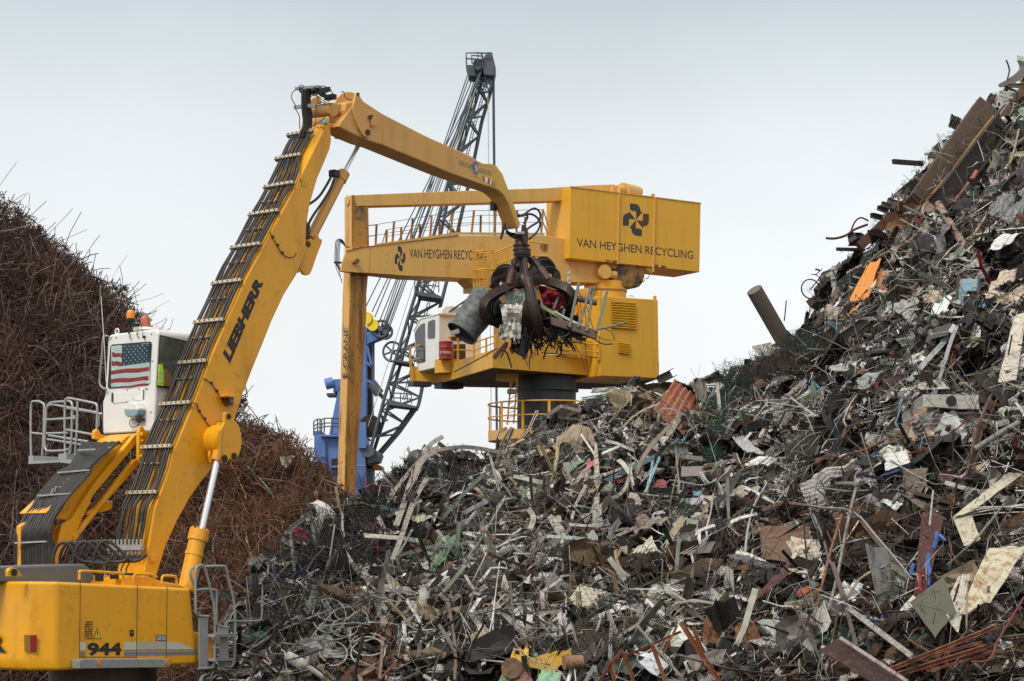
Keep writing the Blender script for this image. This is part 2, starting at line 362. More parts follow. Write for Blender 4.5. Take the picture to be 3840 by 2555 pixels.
# ---- stick cylinder lug on the boom belly (upper)
pj = pl(SM-.12)
m = MB(); m.prism([pj.at(zp('D', p)) for p in [(700,290),(702,283),(760,230),(800,170),(815,165),(835,180),(850,140),(862,140),(868,165),(885,172),(885,190),(850,280),(820,370),(805,400),(785,406),(765,400),(725,330)]], -rE*.06)
m.prism([pj.at(zp('D', p), -.46) for p in [(645,270),(690,210),(740,175),(790,165),(830,190),(850,280),(820,350),(760,360),(700,330)]], -rE*.06)
m.build('stick_cylinder_lug', M_yel, exc, bevel=.01)
m = MB(); a = pj.at(zp('D', (730,320)), -.02); m.cyl(a, a-rE*.44, .2, 24); a = pj.at(zp('D', (798,202)), .02); m.cyl(a, a-rE*.5, .055, 16, 1); a = pj.at(zp('D', (716,302)), .02); m.cyl(a, a-rE*.02, .03, 16, 1)
m.build('lug_boss', [M_yel, M_grap], exc)
pk = pl(SM-.33)
cyl2 = cylinder(pk, [zp('C', (755,550)), zp('C', (600,838))], [zp('C', (600,845)), zp('C', (342,1350))], .047, .105, ribs=False, col=M_yelp)
m = MB(); m.box(pk.at(zp('C', (530,840)), .05), rE*.08, UP*.07, fE*.09); m.box(pk.at(zp('C', (295,1290)), .05), rE*.09, UP*.16, fE*.08)
m.build('hose_block', M_blk, exc, bevel=.02)
for pts in ([(505,865),(470,930),(410,1020),(330,1080),(240,1105),(150,1100),(90,1115),(40,1180)], [(530,880),(500,960),(440,1060),(370,1160),(325,1240),(310,1275)],
            [(120,1130),(180,1150),(230,1220),(262,1290)], [(100,1100),(200,1095),(260,1120),(290,1180),(310,1220)], [(60,1120),(40,1200),(20,1290)]):
    MB().tube(smoothpts([pk.at(zp('C', p), .12) for p in pts], 4), .027, 8).build('hydraulic_hose', M_rub, exc)
# ---- boom head: cross tube, fork plates
m = MB(); a, b = pM.at(zp('R', (560,540)), -.55), pM.at(zp('R', (850,500)), .02)
m.cyl(pl(SM-.72).at(zp('R', (450,585))), pl(SM+.02).at(zp('R', (830,545))), .13, 28); m.build('boom_head_tube', M_yelp, exc)
m = MB(); m.prism([pl(SM-.75).at(zp('R', p)) for p in [(300,640),(400,420),(440,350),(500,310),(560,300),(610,320),(620,400),(600,640),(470,700)]], -rE*.05)
m.build('boom_head_plate', M_yelp, exc, bevel=.01)
pl1 = pl(SS-.56)
m = MB(); m.prism([pl1.at(zp('R', p)) for p in [(780,760),(778,640),(800,540),(830,440),(880,340),(950,270),(1040,228),(1140,228),(1225,262),(1300,340),(1320,600),(1200,900),(1000,940),(900,905),(820,860)]], rE*.05)
m.build('stick_fork_plate', M_yelp, exc, bevel=.01)
m = MB(); a = pl1.at(zp('R', (905,745)), .05); m.disc_plate(a+rE*.02, rE, .13, .04, 28, 0); m.disc_plate(a+rE*.07, rE, .07, .1, 20, 1); m.disc_plate(a+rE*.13, rE, .035, .06, 14, 1)
m.build('pivot_pin', [M_yelp, M_blk], exc)
m = MB(); m.prism([pS.at(zp('R', p), -.02) for p in [(1060,400),(1210,390),(1300,420),(1400,700),(1460,1000),(1400,1050),(1290,1040),(1215,1000),(1150,900),(1060,700),(1035,560)]], -rE*.34)
m.build('stick_head_drum', M_yelp, exc, bevel=.05, seg=4)
npl = [(1205,560),(1202,480),(1215,400),(1235,330),(1245,250),(1275,222),(1300,232),(1320,290),(1350,345),(1385,390),(1420,430),(1460,520),(1490,640),(1505,770),(1508,950),(1498,1030),(1470,1062),(1420,1050),(1370,1005),(1300,880),(1240,720)]
m = MB(); m.prism([pS.at(zp('R', p), .05) for p in npl], -rE*.06); m.build('stick_side_plate', M_yelp, exc, bevel=.012)
m = MB(); a = pS.at(zp('R', (1465,965)), .055); m.disc_plate(a, rE, .062, .03, 20); a = pS.at(zp('R', (1292,262)), .055); m.disc_plate(a, rE, .03, .02, 14)
m.build('pin', M_grap, exc)
m = MB(); m.prism([pS.at(zp('R', p), .02) for p in [(1478,645),(1570,638),(1620,725),(1585,840),(1508,848),(1498,735),(1478,690)]], rE*.06)
m.build('guard_plate', M_yelp, exc); MB().prism([pS.at(zp('R', p), .083) for p in [(1480,648),(1565,640),(1535,728),(1500,735)]], rE*.003).build('guard_recess', M_blk, exc)
m = MB(); m.tube(smoothpts([pl1.at(zp('R', p), .12) for p in [(1015,690),(1025,790),(1020,880),(985,980),(930,1045),(875,1050)]], 4), .04, 8); m.build('bent_guard_pipe', M_grayp, exc)
# ---- stick
top = [(1215,420),(1330,400),(1400,390),(1480,440),(1700,620)]
so_ = [zp('R', p) for p in [(1215,420),(1385,390)]]+[zp('C', p) for p in [(910,370),(1250,545),(1600,700),(1650,735),(1700,760),(1760,760),(1805,780),(1850,840),(1880,920),(1912,1000),(1950,1110),(1988,1228),(1984,1262)]]
si_ = [zp('C', p) for p in [(1968,1270),(1952,1228),(1900,1085),(1862,1015),(1822,975),(1780,955),(1700,930),(1430,832),(1250,757),(900,612),(800,582),(700,540),(560,470)]]
so_ += si_; wd = [.53]*2+[.53,.52,.5,.5,.48,.47,.46,.44,.42,.4,.38,.36,.36]+[.36,.37,.39,.42,.44,.46,.48,.5,.52,.53,.53,.53,.53]
stick = MB().prism([pS.at(p) for p in so_], [-rE*x for x in wd]).build('stick', M_yelp, exc, bevel=.02, seg=2)
# repaint patch (warmer yellow on the tip)
pt = [(1420,790),(1530,828),(1590,800),(1640,852),(1690,905),(1790,960),(1800,850),(1770,790),(1660,760),(1655,745),(1700,765),(1760,765),(1800,782),(1845,842),(1875,922),(1905,1002),(1945,1112),(1982,1230),(1955,1222),(1903,1080),(1865,1010),(1825,970),(1783,950),(1700,925),(1430,828)]
pp = [pS.at(zp('C', p), .003) for p in pt]
import mathutils
tri = mathutils.geometry.tessellate_polygon([[V(p+(0,)) for p in pt]])
MB().add(pp, [list(t_) for t_ in tri]).build('repainted_patch', M_yelw, stick, fixn=False)
for x, y0, y1 in ((908,372,605), (1252,548,752)):
    m = MB(); a, b = pS.at(zp('C', (x, y0)), .004), pS.at(zp('C', (x+2, y1)), .004); m.box((a+b)/2, (b-a)/2, fE*.006, rE*.006); m.build('weld_seam', M_yelp, stick)
qd = lambda pl_, k, pts, o=.006: [pl_.at(zp(k, p), o) for p in pts]
text_mb('GROUP', qd(pS, 'C', [(1508,770),(1612,805),(1614,768),(1508,734)]), bold=.012, spacing=1.25).build('lettering', M_gry, stick, fixn=False)
text_mb('GALLOO', qd(pS, 'C', [(1668,832),(1762,860),(1764,822),(1670,792)]), bold=.014).build('lettering', M_gry, stick, fixn=False)
text_mb('RECYCLING', qd(pS, 'C', [(1616,862),(1664,878),(1664,868),(1616,853)])).build('lettering', M_red, stick, fixn=False)
ringq = qd(pS, 'C', [(1614,838),(1664,858),(1664,755),(1616,735)], .007)
o1 = [(.5+.5*math.cos(a), .5+.5*math.sin(a)) for a in np.linspace(.2*math.pi, 1.95*math.pi, 24)]
o2 = [(.58+.30*math.cos(a), .50+.34*math.sin(a)) for a in np.linspace(1.95*math.pi, .2*math.pi, 24)]
m = MB(); 
for i in range(23): flat(m, [o1[i], o1[i+1], o2[22-i], o2[23-i]], ringq)
for i in range(14):
    a0, a1 = 1.2+i*.33, 1.2+(i+1)*.33; c_, r0, r1 = (.6, .5), .26-.01*i, .14-.006*i
    flat(m, [(c_[0]+r0*math.cos(a0), c_[1]+r0*math.sin(a0)), (c_[0]+r0*math.cos(a1), c_[1]+r0*math.sin(a1)), (c_[0]+r1*math.cos(a1), c_[1]+r1*math.sin(a1)), (c_[0]+r1*math.cos(a0), c_[1]+r1*math.sin(a0))], ringq, 1)
m.build('emblem', [M_blud, M_silv], stick, fixn=False)
hq = qd(pS, 'C', [(1700,902),(1776,936),(1772,888),(1692,860)])
m = MB(); flat(m, [(0,0),(1,0),(1,1),(0,1)], hq, 0); hq2 = [p+rE*.003 for p in hq]
for x in (0, .4, .8): flat(m, [(max(x-.0,0),0),(min(x+.2,1),0),(min(x+.36,1),1),(min(x+.16,1),1)] if x else [(0,0),(.12,0),(.2,1),(0,1)], hq2, 1)
m.build('hazard_stripes', [M_whi, M_red], stick, fixn=False)
m = MB(); m.box(pS.at(zp('C', (1780,1092)), -.4), rE*.07, fE*.05, UP*.1); m.build('stick_tip_lamp', M_blk, exc, bevel=.02)
# ---- hose rack at the boom top
pr = pl(SM-.3)
m = MB(); a, b = pr.at(zp('R', (165,165)), -.3), pr.at(zp('R', (580,130)), .3); m.beam(a, b, .12, .05)
a2, b2 = pr.at(zp('R', (430,225)), .0), pr.at(zp('R', (720,190)), .1); m.beam(a2, b2, .28, .09, mi=1); m.beam(pr.at(zp('R', (220,195)), -.2), pr.at(zp('R', (560,190)), .1), .2, .08, mi=1)
m.build('hose_rack', [M_grayp, M_blk], exc)
MB().beam(pr.at(zp('R', (118,505)), -.3), pr.at(zp('R', (520,465)), .2), .05, .07).build('hose_rack', M_grayp, exc)
for i, x in enumerate((262, 310, 365, 405)):
    MB().tube(smoothpts([pr.at(zp('R', p), .0) for p in [(x+10,170),(x-2,300),(x,480),(x+12+i*4,620),(x+28,760),(x+12,880),(x-30,960),(x-60,1060)]], 3), (.022, .032, .032, .02)[i], 8).build('hydraulic_hose', M_rub, exc)
for i, pts in enumerate(([(540,210),(600,270),(680,310),(760,320),(860,310)], [(640,215),(680,280),(760,300),(860,340)], [(430,200),(500,150),(560,180),(590,260),(640,300)])):
    MB().tube(smoothpts([pr.at(zp('R', p), .25) for p in pts], 4), .028, 8).build('hydraulic_hose', M_rub, exc)
for pts in ([(170,170),(100,210),(60,290),(80,370),(130,460),(140,530),(190,620),(212,700),(212,900)], [(200,150),(215,110),(255,95),(300,130)], [(590,125),(650,112),(700,130),(740,160)], [(775,170),(810,235),(865,305)],
            [(400,330),(450,295),(520,290),(600,330)], [(520,250),(545,340),(550,430)], [(525,470),(515,600),(490,850)], [(440,860),(600,760),(700,660),(770,622)], [(525,870),(580,885),(640,850)],
            [(560,440),(620,410),(700,440),(780,430)], [(500,480),(600,460),(700,445),(800,440)], [(985,230),(1010,215),(1035,250),(1040,300),(1090,350),(1190,372)], [(640,360),(690,410),(760,400)]):
    MB().tube(smoothpts([pr.at(zp('R', p), .33) for p in pts], 4), .009, 6).build('cable', M_rub, exc)
m = MB(); m.box(pr.at(zp('R', (685,755)), .3), rE*.05, fE*.03, UP*.05); m.build('plug', mat('mint_plug', (.2,.55,.45)), exc, bevel=.01)
m = MB(); m.box(pr.at(zp('R', (620,790)), .3), rE*.07, fE*.03, UP*.03); m.box(pr.at(zp('R', (780,320)), .2), rE*.12, fE*.06, UP*.05, 1); m.build('hose_coupling', [M_gal, M_blk], exc, bevel=.01)
# hoses looping at the stick tip
for pts in ([(460,205),(520,222),(600,190),(680,130),(760,103),(830,140),(860,210),(850,290),(800,350),(700,410),(630,465)], [(480,245),(560,222),(660,200),(740,215),(820,280),(855,370),(820,480),(740,570),(665,630)],
            [(590,210),(635,235),(625,290),(590,340),(575,360)], [(255,365),(225,440),(195,540),(175,635)], [(262,420),(230,470),(200,560),(185,600)]):
    MB().tube(smoothpts([pl(SS-.15).at(zp('T', p)) for p in pts], 4), .024, 8).build('hydraulic_hose', M_rub, exc)
# ---- body (superstructure)
def bz(Y, X): # z on the body side plane
    return pB.at((X, Y)).z
ztop_r = pB.at((210, 2181)).z; zbot = pB.at((300, 2512)).z
def BP3(s, f, z): return rE*s+fE*f+UP*z
c1 = pB.at((210, 2300)); f1 = c1.dot(fE); fr = f1-.34
fF_b = pB.at(zp('B', (1460,1475))).dot(fE); fF_t = pB.at(zp('B', (1402,882))).dot(fE)
ztop_f = pB.at(zp('B', (1400,885))).z; zt = lambda f: ztop_r+(ztop_f-ztop_r)*(f-f1)/(fF_t-f1)
sL = SB-2.95
rings = []
for (ins, zf) in ((.10, None), (0, .0)): pass
plan_b = [(SB, fF_b), (SB, f1+.05), (SB-.30, fr+.03), (SB-.9, fr-.03), (sL+.4, fr), (sL, f1), (sL, fF_b)]
plan_m = [(SB, fF_b-.04), (SB, f1), (SB-.33, fr-.05), (SB-.9, fr-.12), (sL+.33, fr-.05), (sL, f1), (sL, fF_b-.04)]
plan_t = [(SB, fF_t), (SB, f1+.03), (SB-.30, fr+.06), (SB-.9, fr+.02), (sL+.33, fr+.06), (sL, f1), (sL, fF_t)]
m = MB(); n_ = 7
vs = [BP3(s, f, zbot) for s, f in plan_b]+[BP3(s, f, zbot+.22) for s, f in plan_m]+[BP3(s, f, zt(max(f, f1))) for s, f in plan_t]
fs = [tuple(range(n_))[::-1], tuple(range(2*n_, 3*n_))]
for r_ in range(2):
    for i in range(n_): a, b = r_*n_+i, r_*n_+(i+1) % n_; fs.append((a, b, b+n_, a+n_))
m.add(vs, fs); body = m.build('superstructure_body', M_yel, exc, bevel=.06, seg=4)
for p in body.data.polygons: p.use_smooth = True
wn = body.modifiers.new('wn', 'WEIGHTED_NORMAL')
# seams, door panels
m = MB()
for xt, yt, xb, yb in ((590,842,584,1485), (1010,860,1003,1395), (1228,868,1222,1400)):
    a, b = pB.at(zp('B', (xt, yt)), .001), pB.at(zp('B', (xb, yb)), .001); m.box((a+b)/2, (b-a)/2, fE*.005, rE*.003)
a, b = pB.at(zp('B', (585,1391)), .001), pB.at(zp('B', (1000,1391)), .001); m.box((a+b)/2, (b-a)/2, UP*.006, rE*.003)
m.build('panel_seam', M_blk, body)
# stripes
m = MB()
flat(m, [(0,0),(1,0),(1,1),(0,1)], qd(pB, 'B', [(586,1338),(630,1338),(630,1280),(586,1280)], .003), 0)
flat(m, [(0,0),(1,0),(1,1),(0,1)], qd(pB, 'B', [(910,1336),(1002,1336),(1002,1278),(910,1278)], .003), 0)
flat(m, [(0,0),(1,0),(1,1),(0,1)], qd(pB, 'B', [(1006,1336),(1221,1334),(1221,1277),(1006,1277)], .003), 2)
ar = [(1226,1334),(1430,1334),(1400,1318),(1370,1305),(1330,1290),(1290,1280),(1226,1277)]
m.add([pB.at(zp('B', p), .003) for p in ar], [list(range(7))], 0)
m.build('pale_side_stripe', [M_silv, M_gry, mat('dull_silver', (.42,.38,.3))], body, fixn=False); m = MB()
for (x0, x1) in ((586,626), (910,1440)):
    flat(m, [(0,0),(1,0),(1,1),(0,1)], qd(pB, 'B', [(x0,1384),(x1+30 if x1 > 700 else x1,1374 if x1 > 700 else 1384),(x1,1350),(x0,1352)], .003), 1)
flat(m, [(0,0),(1,0),(1,1),(0,1)], qd(pB, 'B', [(910,1345),(1450,1341),(1450,1333),(910,1337)], .0035), 1)
m.build('grey_side_stripe', [M_silv, M_gry], body, fixn=False)
text_mb('944', qd(pB, 'B', [(642,1382),(894,1380),(894,1284),(642,1286)], .006), bold=.045).build('lettering', M_blk, body, fixn=False)
m = MB(); flat(m, [(0,0),(1,0),(1,1),(0,1)], qd(pB, 'B', [(1146,1272),(1219,1274),(1219,1229),(1146,1228)], .005)); bd = m.build('number_plate', M_navy, body, fixn=False)
text_mb('GR30', qd(pB, 'B', [(1150,1267),(1216,1268),(1216,1234),(1150,1233)], .008), bold=.01).build('lettering', M_whi, bd, fixn=False)
warn_tri(pB, 'B', [(716,1176),(686,1257),(745,1258)], body)
m = MB()
for i in range(7):
    for j in range(8):
        x, y = 624+i*8.3, 1127+j*17.3
        if (i+j*3) % 11 == 0: continue
        flat(m, [(0,0),(1,0),(1,1),(0,1)], qd(pB, 'B', [(x,y+13),(x+6,y+13),(x+6,y),(x,y)], .002))
m.build('vent_grille', M_blk, body, fixn=False)
m = MB(); m.prism(pB.many('B', [(957,1190),(985,1190),(985,1238),(957,1238)], .012), -rE*.03); m.build('door_latch', M_blk, body, bevel=.006)
m = MB(); m.prism(pB.many('B', [(962,1205),(978,1205),(978,1212),(962,1212)], .016), -rE*.01); m.build('latch_handle', M_grayp, body)
# rear: R letter and tail lamp
pR = pf(fr-.13)
text_mb('R', [pR.at(p) for p in [(-52,2445),(23,2447),(23,2376),(-52,2374)]], bold=.05).build('lettering', M_blk, body, fixn=False)
pch = Plane(rE.x*.0-fE.x*0, 1, 0)
# chamfer plane for the lamp : through (SB,f1) and (SB-.33,fr-.05)
A_, B_ = BP3(SB, f1, 0), BP3(SB-.33, fr-.05, 0); dd = (B_-A_).normalized(); nn_ = V((-dd.y, dd.x, 0)); nn_ = nn_ if nn_.y < 0 else -nn_
pC = Plane(nn_.x, nn_.y, nn_.dot(A_))
m = MB(); m.add([pC.at(zp('B', p), .025) for p in [(177,1228),(270,1226),(268,1352),(180,1352)]], [(0,1,2,3)]); m.build('lamp_recess', mat('recess_shade_yellow', (.30,.14,.012)), body, fixn=False)  # flat quad; the recess shade is its darker yellow
m = MB(); m.prism([pC.at(zp('B', p), .05) for p in [(222,1232),(268,1230),(266,1348),(224,1348)]], -pC.n*.03); m.build('tail_lamp', M_redl, body, bevel=.006)
# running board
m = MB(); m.prism(pB.many('B', [(585,1412),(610,1406),(1252,1404),(1250,1466),(720,1474),(585,1476)], .22), -rE*.21); rb = m.build('running_board', M_grayp, exc, bevel=.01)
m = MB()
for x, y in ((733,1435), (1232,1430)): a = pB.at(zp('B', (x, y)), .225); MB().disc_plate(a, rE, .05, .02, 16).build('amber_reflector', M_amb, rb)
# cowl
m = MB(); pG = pl(SB-.9)
m.prism([pG.at(zp('B', p)) for p in [(-260,735),(250,720),(620,706),(655,730),(700,810),(660,860),(-260,830)]], -rE*1.0); m.build('engine_cowl', M_dgray, exc, bevel=.03)
m = MB(); m.prism([pl(SB-.35).at(zp('B', p)) for p in [(60,800),(58,760),(70,738),(95,732),(120,740),(145,765),(170,800)]], -rE*.08); lg = m.build('lifting_eye', M_yel, exc, bevel=.01)
a = pl(SB-.34).at(zp('B', (105,768))); MB().disc_plate(a, rE, .06, .02, 16).build('eye_hole', M_blk, lg)
# top handrails
for pts in ([(583,822),(585,775),(605,758),(880,775),(905,790),(908,838)], [(985,840),(985,800),(1005,782),(1110,785),(1130,800),(1133,845)], [(1190,850),(1192,808),(1210,793),(1280,797),(1296,812),(1300,868)]):
    MB().tube(smoothpts([pB.at(zp('B', p), -.12) for p in pts], 3), .024, 8).build('handrail', M_yel, exc)
m = MB(); pp_ = pl(SB-.7)
for x, y, w_, h_ in ((730,800,10,20),(960,790,28,10),(840,800,12,10),(1085,812,25,10),(1160,822,12,10),(1050,825,20,10)):
    m.box(pp_.at(zp('B', (x, y))), rE*.08, fE*w_*.0035, UP*h_*.004)
m.build('deck_fittings', M_blk, exc, bevel=.01)
MB().prism([pl(SB-.6).at(zp('B', p)) for p in [(900,812),(935,790),(1090,796),(1180,830),(1330,860),(1380,885),(900,880)]], -rE*1.2).build('front_deck', M_yel, exc, bevel=.02)
m = MB(); m.prism(pM.many('B', [(1055,800),(1060,775),(1095,770),(1160,795),(1170,830),(1050,830)], .06), -rE*.9); m.build('boom_foot_bracket', M_yel, exc, bevel=.01)
m = MB(); m.prism(pM.many('B', [(1117,640),(1158,640),(1150,692),(1115,688)], .05), -rE*.05); m.build('boom_block', M_yel, exc, bevel=.006)
# undercarriage
m = MB(); cc = BP3(SB-1.5, f1+2.2, zbot-.2); m.tube([cc-UP*.25, cc+UP*.2], .95, 24); m.build('slew_ring', M_grap, exc)
m = MB()
for s in (SB-.35, SB-2.9):
    m.prism([BP3(s, f1+f, z) for f, z in ((.2,.35),(.5,.05),(4.2,.05),(4.6,.4),(4.3,.85),(.5,.85))], rE*.5)
m.box(BP3(SB-1.5, f1+2.2, .95), rE*1.1, fE*1.1, UP*.35); m.build('crawler_undercarriage', M_grap, exc, bevel=.03)
# ladder rails at the front right
pLd = pl(SB+.12); pLd2 = pl(SB-.55)
def tb(plane, k, pts, r, par, name, mt, o=0, sub=3):
    return MB().tube(smoothpts([plane.at(zp(k, p), o) for p in pts], sub), r, 8).build(name, mt, par)
tb(pLd, 'B', [(1535,1092),(1462,1086),(1440,1050),(1437,900),(1438,765),(1448,730),(1475,714),(1500,730),(1530,820),(1555,930),(1575,1030),(1578,1240),(1572,1430),(1550,1468),(1455,1476)], .024, exc, 'ladder_rail', M_grayp)
tb(pLd2, 'B', [(1440,885),(1408,820),(1398,765),(1415,738),(1450,730),(1635,722),(1662,750),(1690,860),(1722,1000),(1727,1200),(1722,1410),(1705,1455),(1670,1468)], .024, exc, 'ladder_rail', M_grayp)
tb(pLd2, 'B', [(1440,900),(1500,892),(1575,897),(1592,930),(1590,1120),(1612,1160),(1680,1172)], .024, exc, 'ladder_rail', M_grayp)
m = MB(); m.prism(pLd.many('B', [(1466,1096),(1530,1096),(1528,1476),(1468,1470)]), -rE*.03); m.build('ladder_side', M_grayp, exc); m = MB()
m.prism([pLd2.at(zp('B', p)) for p in [(1615,1178),(1680,1178),(1680,1472),(1618,1470)]], -rE*.03)
m.build('ladder_side', M_grayp, exc)
for y in (1225, 1402):
    a, b = pLd.at(zp('B', (1530,y+8))), pLd2.at(zp('B', (1680,y+4))); m = MB(); m.beam(a, b, .25, .05); m.build('step', M_grayp, exc)
m = MB(); m.prism([pl(SB-.3).at(zp('B', p)) for p in [(1400,1200),(1560,1225),(1560,1400),(1450,1430)]], -rE*.6); m.build('step_box', M_yel, exc, bevel=.01)
tb(pLd2, 'B', [(1655,1162),(1662,1135),(1700,1127),(1895,1124),(1922,1095),(1927,1000),(1926,860),(1900,855)], .018, exc, 'mirror_arm', M_grayp)
m = MB(); m.prism([pLd2.at(zp('B', p)) for p in [(1884,775),(1893,778),(1905,940),(1897,955),(1888,930),(1881,850)]], -rE*.12); m.build('mirror', M_blk, exc, bevel=.01)
m = MB(); m.prism([pLd2.at(zp('B', p)) for p in [(1892,990),(1908,985),(1912,1090),(1895,1095)]], -rE*.1); m.build('mirror', M_blk, exc, bevel=.01)
MB().prism([pLd2.at(zp('B', p), -.1) for p in [(1685,1150),(1840,1130),(1680,1198)]], -rE*.02).build('mud_flap', M_dgray, exc)
# ---- cab
FC = 25.9; pCr = pf(FC)
rear = [(905,1248),(1350,1222),(1360,1150),(1400,350),(1385,325),(1355,318),(1000,360),(965,368),(950,400),(925,900),(903,960)]
R3 = [pCr.at(zp('A', p)) for p in rear]
cab = MB().prism(R3, fE*1.75).build('cab', M_white, exc, bevel=.045, seg=3)
for p in cab.data.polygons: p.use_smooth = True
cab.modifiers.new('wn', 'WEIGHTED_NORMAL')
# rear window: recessed dark surround + flag behind glass
def rrect(pts, k, plane, rad=.12, n=4, o=0.0):
    P4 = [plane.at(zp(k, p), o) for p in pts]; res = []
    for i in range(4):
        a, b, c = P4[i-1], P4[i], P4[(i+1) % 4]
        u = (a-b); w_ = (c-b); r1 = min(rad, u.length*.45, w_.length*.45); u.normalize(); w_.normalize()
        for j in range(n+1):
            t = j/n; p0, p2 = b+u*r1, b+w_*r1; res.append(p0*(1-t)**2+b*2*t*(1-t)+p2*t*t)
    return res
wpts = [(950,845),(1318,812),(1342,425),(975,455)]
fr_ = rrect(wpts, 'A', pCr, .07, o=-.012); wf = MB(); 
inn = rrect([(962,832),(1306,801),(1330,437),(987,467)], 'A', pCr, .06, o=-.014)
m = MB(); k = len(fr_); m.add(fr_+inn, [(i, (i+1) % k, k+(i+1) % k, k+i) for i in range(k)]); wf = m.build('window', M_blk, cab, fixn=False)
m = MB(); m.add(rrect([(962,832),(1306,801),(1330,437),(987,467)], 'A', pCr, .06, o=-.004), [list(range(k))]); m.build('interior', M_glassd, wf, fixn=False)
# side window
sR = R3[3].dot(rE); pCs = pl(sR-.005)
sq = [(1385,825),(1560,865),(1720,440),(1412,368)]; sq = [(1383,828),(1510,852),(1720,880),(1730,440),(1412,368)]
m = MB(); m.prism([pCs.at(zp('A', p), .012) for p in [(1383,828),(1720,880),(1730,440),(1412,368)]], -rE*.004); sw = m.build('window', M_blk, cab)
m = MB(); m.prism([pCs.at(zp('A', p), .016) for p in [(1394,818),(1720,866),(1728,452),(1420,382)]], -rE*.004); m.build('pane', mat('tinted_glass', (.085,.09,.07), .1, 0, .5, (.02,.022,.02), .7, 3), sw)
# things seen in the side window
m = MB(); m.prism([pCs.at(zp('A', p), .02) for p in [(1392,815),(1398,690),(1402,628),(1428,625),(1438,660),(1440,740),(1438,822)]], rE*.02)
hv = mat('hi_vis_fabric', (.48,.75,.02), .8, 0, .2)
jk = m.build('hi_vis_jacket', hv, None, label='fluorescent yellow jacket seen through the side window of the excavator cab', category='jacket')
jk_root = jk
m = MB()
for y in (700, 735, 790): m.prism([pCs.at(zp('A', p), .041) for p in [(1395,y+10),(1440,y+6),(1440,y-4),(1395,y)]], rE*.003)
m2 = m.build('reflective_band', M_silv, jk)
m = MB(); m.prism([pCs.at(zp('A', p), .02) for p in [(1442,820),(1442,690),(1465,672),(1495,700),(1518,745),(1530,790),(1535,840)]], rE*.03); m.build('seat_back', mat('tan_seat', (.2,.12,.05), .7), exc, bevel=.01)
# cab details: panel, bolts, mirror bar
m = MB(); m.prism([pCr.at(zp('A', p), -.012) for p in [(1005,975),(1268,942),(1270,852),(1010,880)]], fE*.012); m.build('rear_panel', M_white, cab, bevel=.006)
m = MB(); 
for pts in ([(983,962),(997,960),(999,878),(985,880)], [(1262,940),(1269,939),(1271,853),(1264,854)]): m.add([pCr.at(zp('A', p), -.016) for p in pts], [(0,1,2,3)])
for x, y in ((1350,600),(1335,1050),(1028,392),(985,395),(1340,362),(1290,846),(1303,846),(1125,858),(1120,962),(1185,940),(1230,850),(1008,970)):
    a = pCr.at(zp('A', (x, y)), -.005); m.cyl(a, a-fE*.012, .011, 8)
m.build('bolts_and_slots', M_blk, cab)
for p in ((1035,338), (1392,306)):
    c_ = pCr.at(zp('A', p), .1); m = MB(); m.tube([c_+(UP*math.cos(t)+rE*math.sin(t))*.05 for t in np.linspace(0, 6.28, 13)[:-1]], .016, 6, closed=True); m.build('lifting_ring', M_white, cab)
tb(pCr, 'A', [(955,380),(922,378),(912,400),(900,560),(882,740),(882,800),(905,835),(940,850)], .022, cab, 'grab_rail', M_grayp, o=-.06)
# beacon
bp = pCr.at(zp('A', (1155,355)), .05); m = MB(); m.cyl(bp-UP*.02, bp+UP*.04, .05, 12); m.cyl(bp, bp+UP*.2, .02, 10); m.tube([bp+UP*.17, bp+UP*.2, bp+UP*.28], [.05,.075,.075], 18); bc = m.build('beacon', M_blk, cab)
MB().tube([bp+UP*z for z in (.28,.36,.41,.435,.44)], [.075,.076,.066,.04,.01], 20).build('lens', mat('orange_beacon_lens', (.85,.26,.015), .2), bc)
bp = pCr.at(zp('A', (1285,325)), .4); MB().tube([bp+UP*z for z in (0,.2,.25,.28,.29)], [.1,.095,.075,.04,.01], 18).build('beacon', mat('faded_orange_beacon', (.42,.13,.06), .4), cab)
bp = pCr.at(zp('A', (1280,315)), .4); MB().tube([bp-UP*.03, bp+UP*.02, bp+UP*.035], [.22,.2,.05], 24).build('roof_vent', M_white, cab)
wire(pCr, 'A', [(1148,355),(1145,385),(1160,402)], cab, .008, -.02); wire(pCr, 'A', [(1225,333),(1210,350),(1212,375),(1228,394)], cab, .008, -.02)
wire(pCr, 'A', [(1262,375),(1255,330),(1190,0),(1165,-60)], cab, .006, -.04, name='antenna'); m = MB(); a = pCr.at(zp('A', (1272,388)), -.03); m.box(a, rE*.02, fE*.02, UP*.025); m.build('antenna_base', M_blk, cab)
wire(pCr, 'A', [(937,780),(925,500),(903,180),(893,30)], cab, .007, -.1, mt=M_white, name='whip_antenna')
MB().tube([pCr.at(zp('A', p), -.1) for p in [(893,50),(884,-70)]], .009, 6).build('antenna_tip', mat('green_tip', (.05,.4,.15)), cab)
# washer bottle
wb = [pCr.at(zp('A', p), -.02) for p in [(1150,1012),(1155,1075),(1180,1098),(1240,1102),(1272,1080),(1285,1040),(1285,1015)]]
MB().prism(wb, -fE*.16).build('washer_bottle', mat('bottle_plastic_blue', (.22,.36,.42), .35), cab, bevel=.03)
wb = [pCr.at(zp('A', p), -.01) for p in [(1150,1040),(1150,1012),(1172,1002),(1180,975),(1215,958),(1265,975),(1280,1005),(1290,1015),(1288,1045)]]
MB().prism(wb, -fE*.18).build('washer_bottle_cap', M_white, cab, bevel=.03)
for pts in ([(1210,1115),(1160,1120),(1145,1150),(1160,1182),(1200,1180),(1230,1150),(1260,1120)], [(1220,1110),(1225,1160),(1235,1200)], [(1195,1145),(1240,1130),(1275,1115)]): wire(pCr, 'A', pts, cab, .008, -.05)
m = MB(); m.box(pCr.at(zp('A', (1240,1118)), -.06), rE*.09, fE*.03, UP*.025); m.build('washer_pump', M_blk, cab)
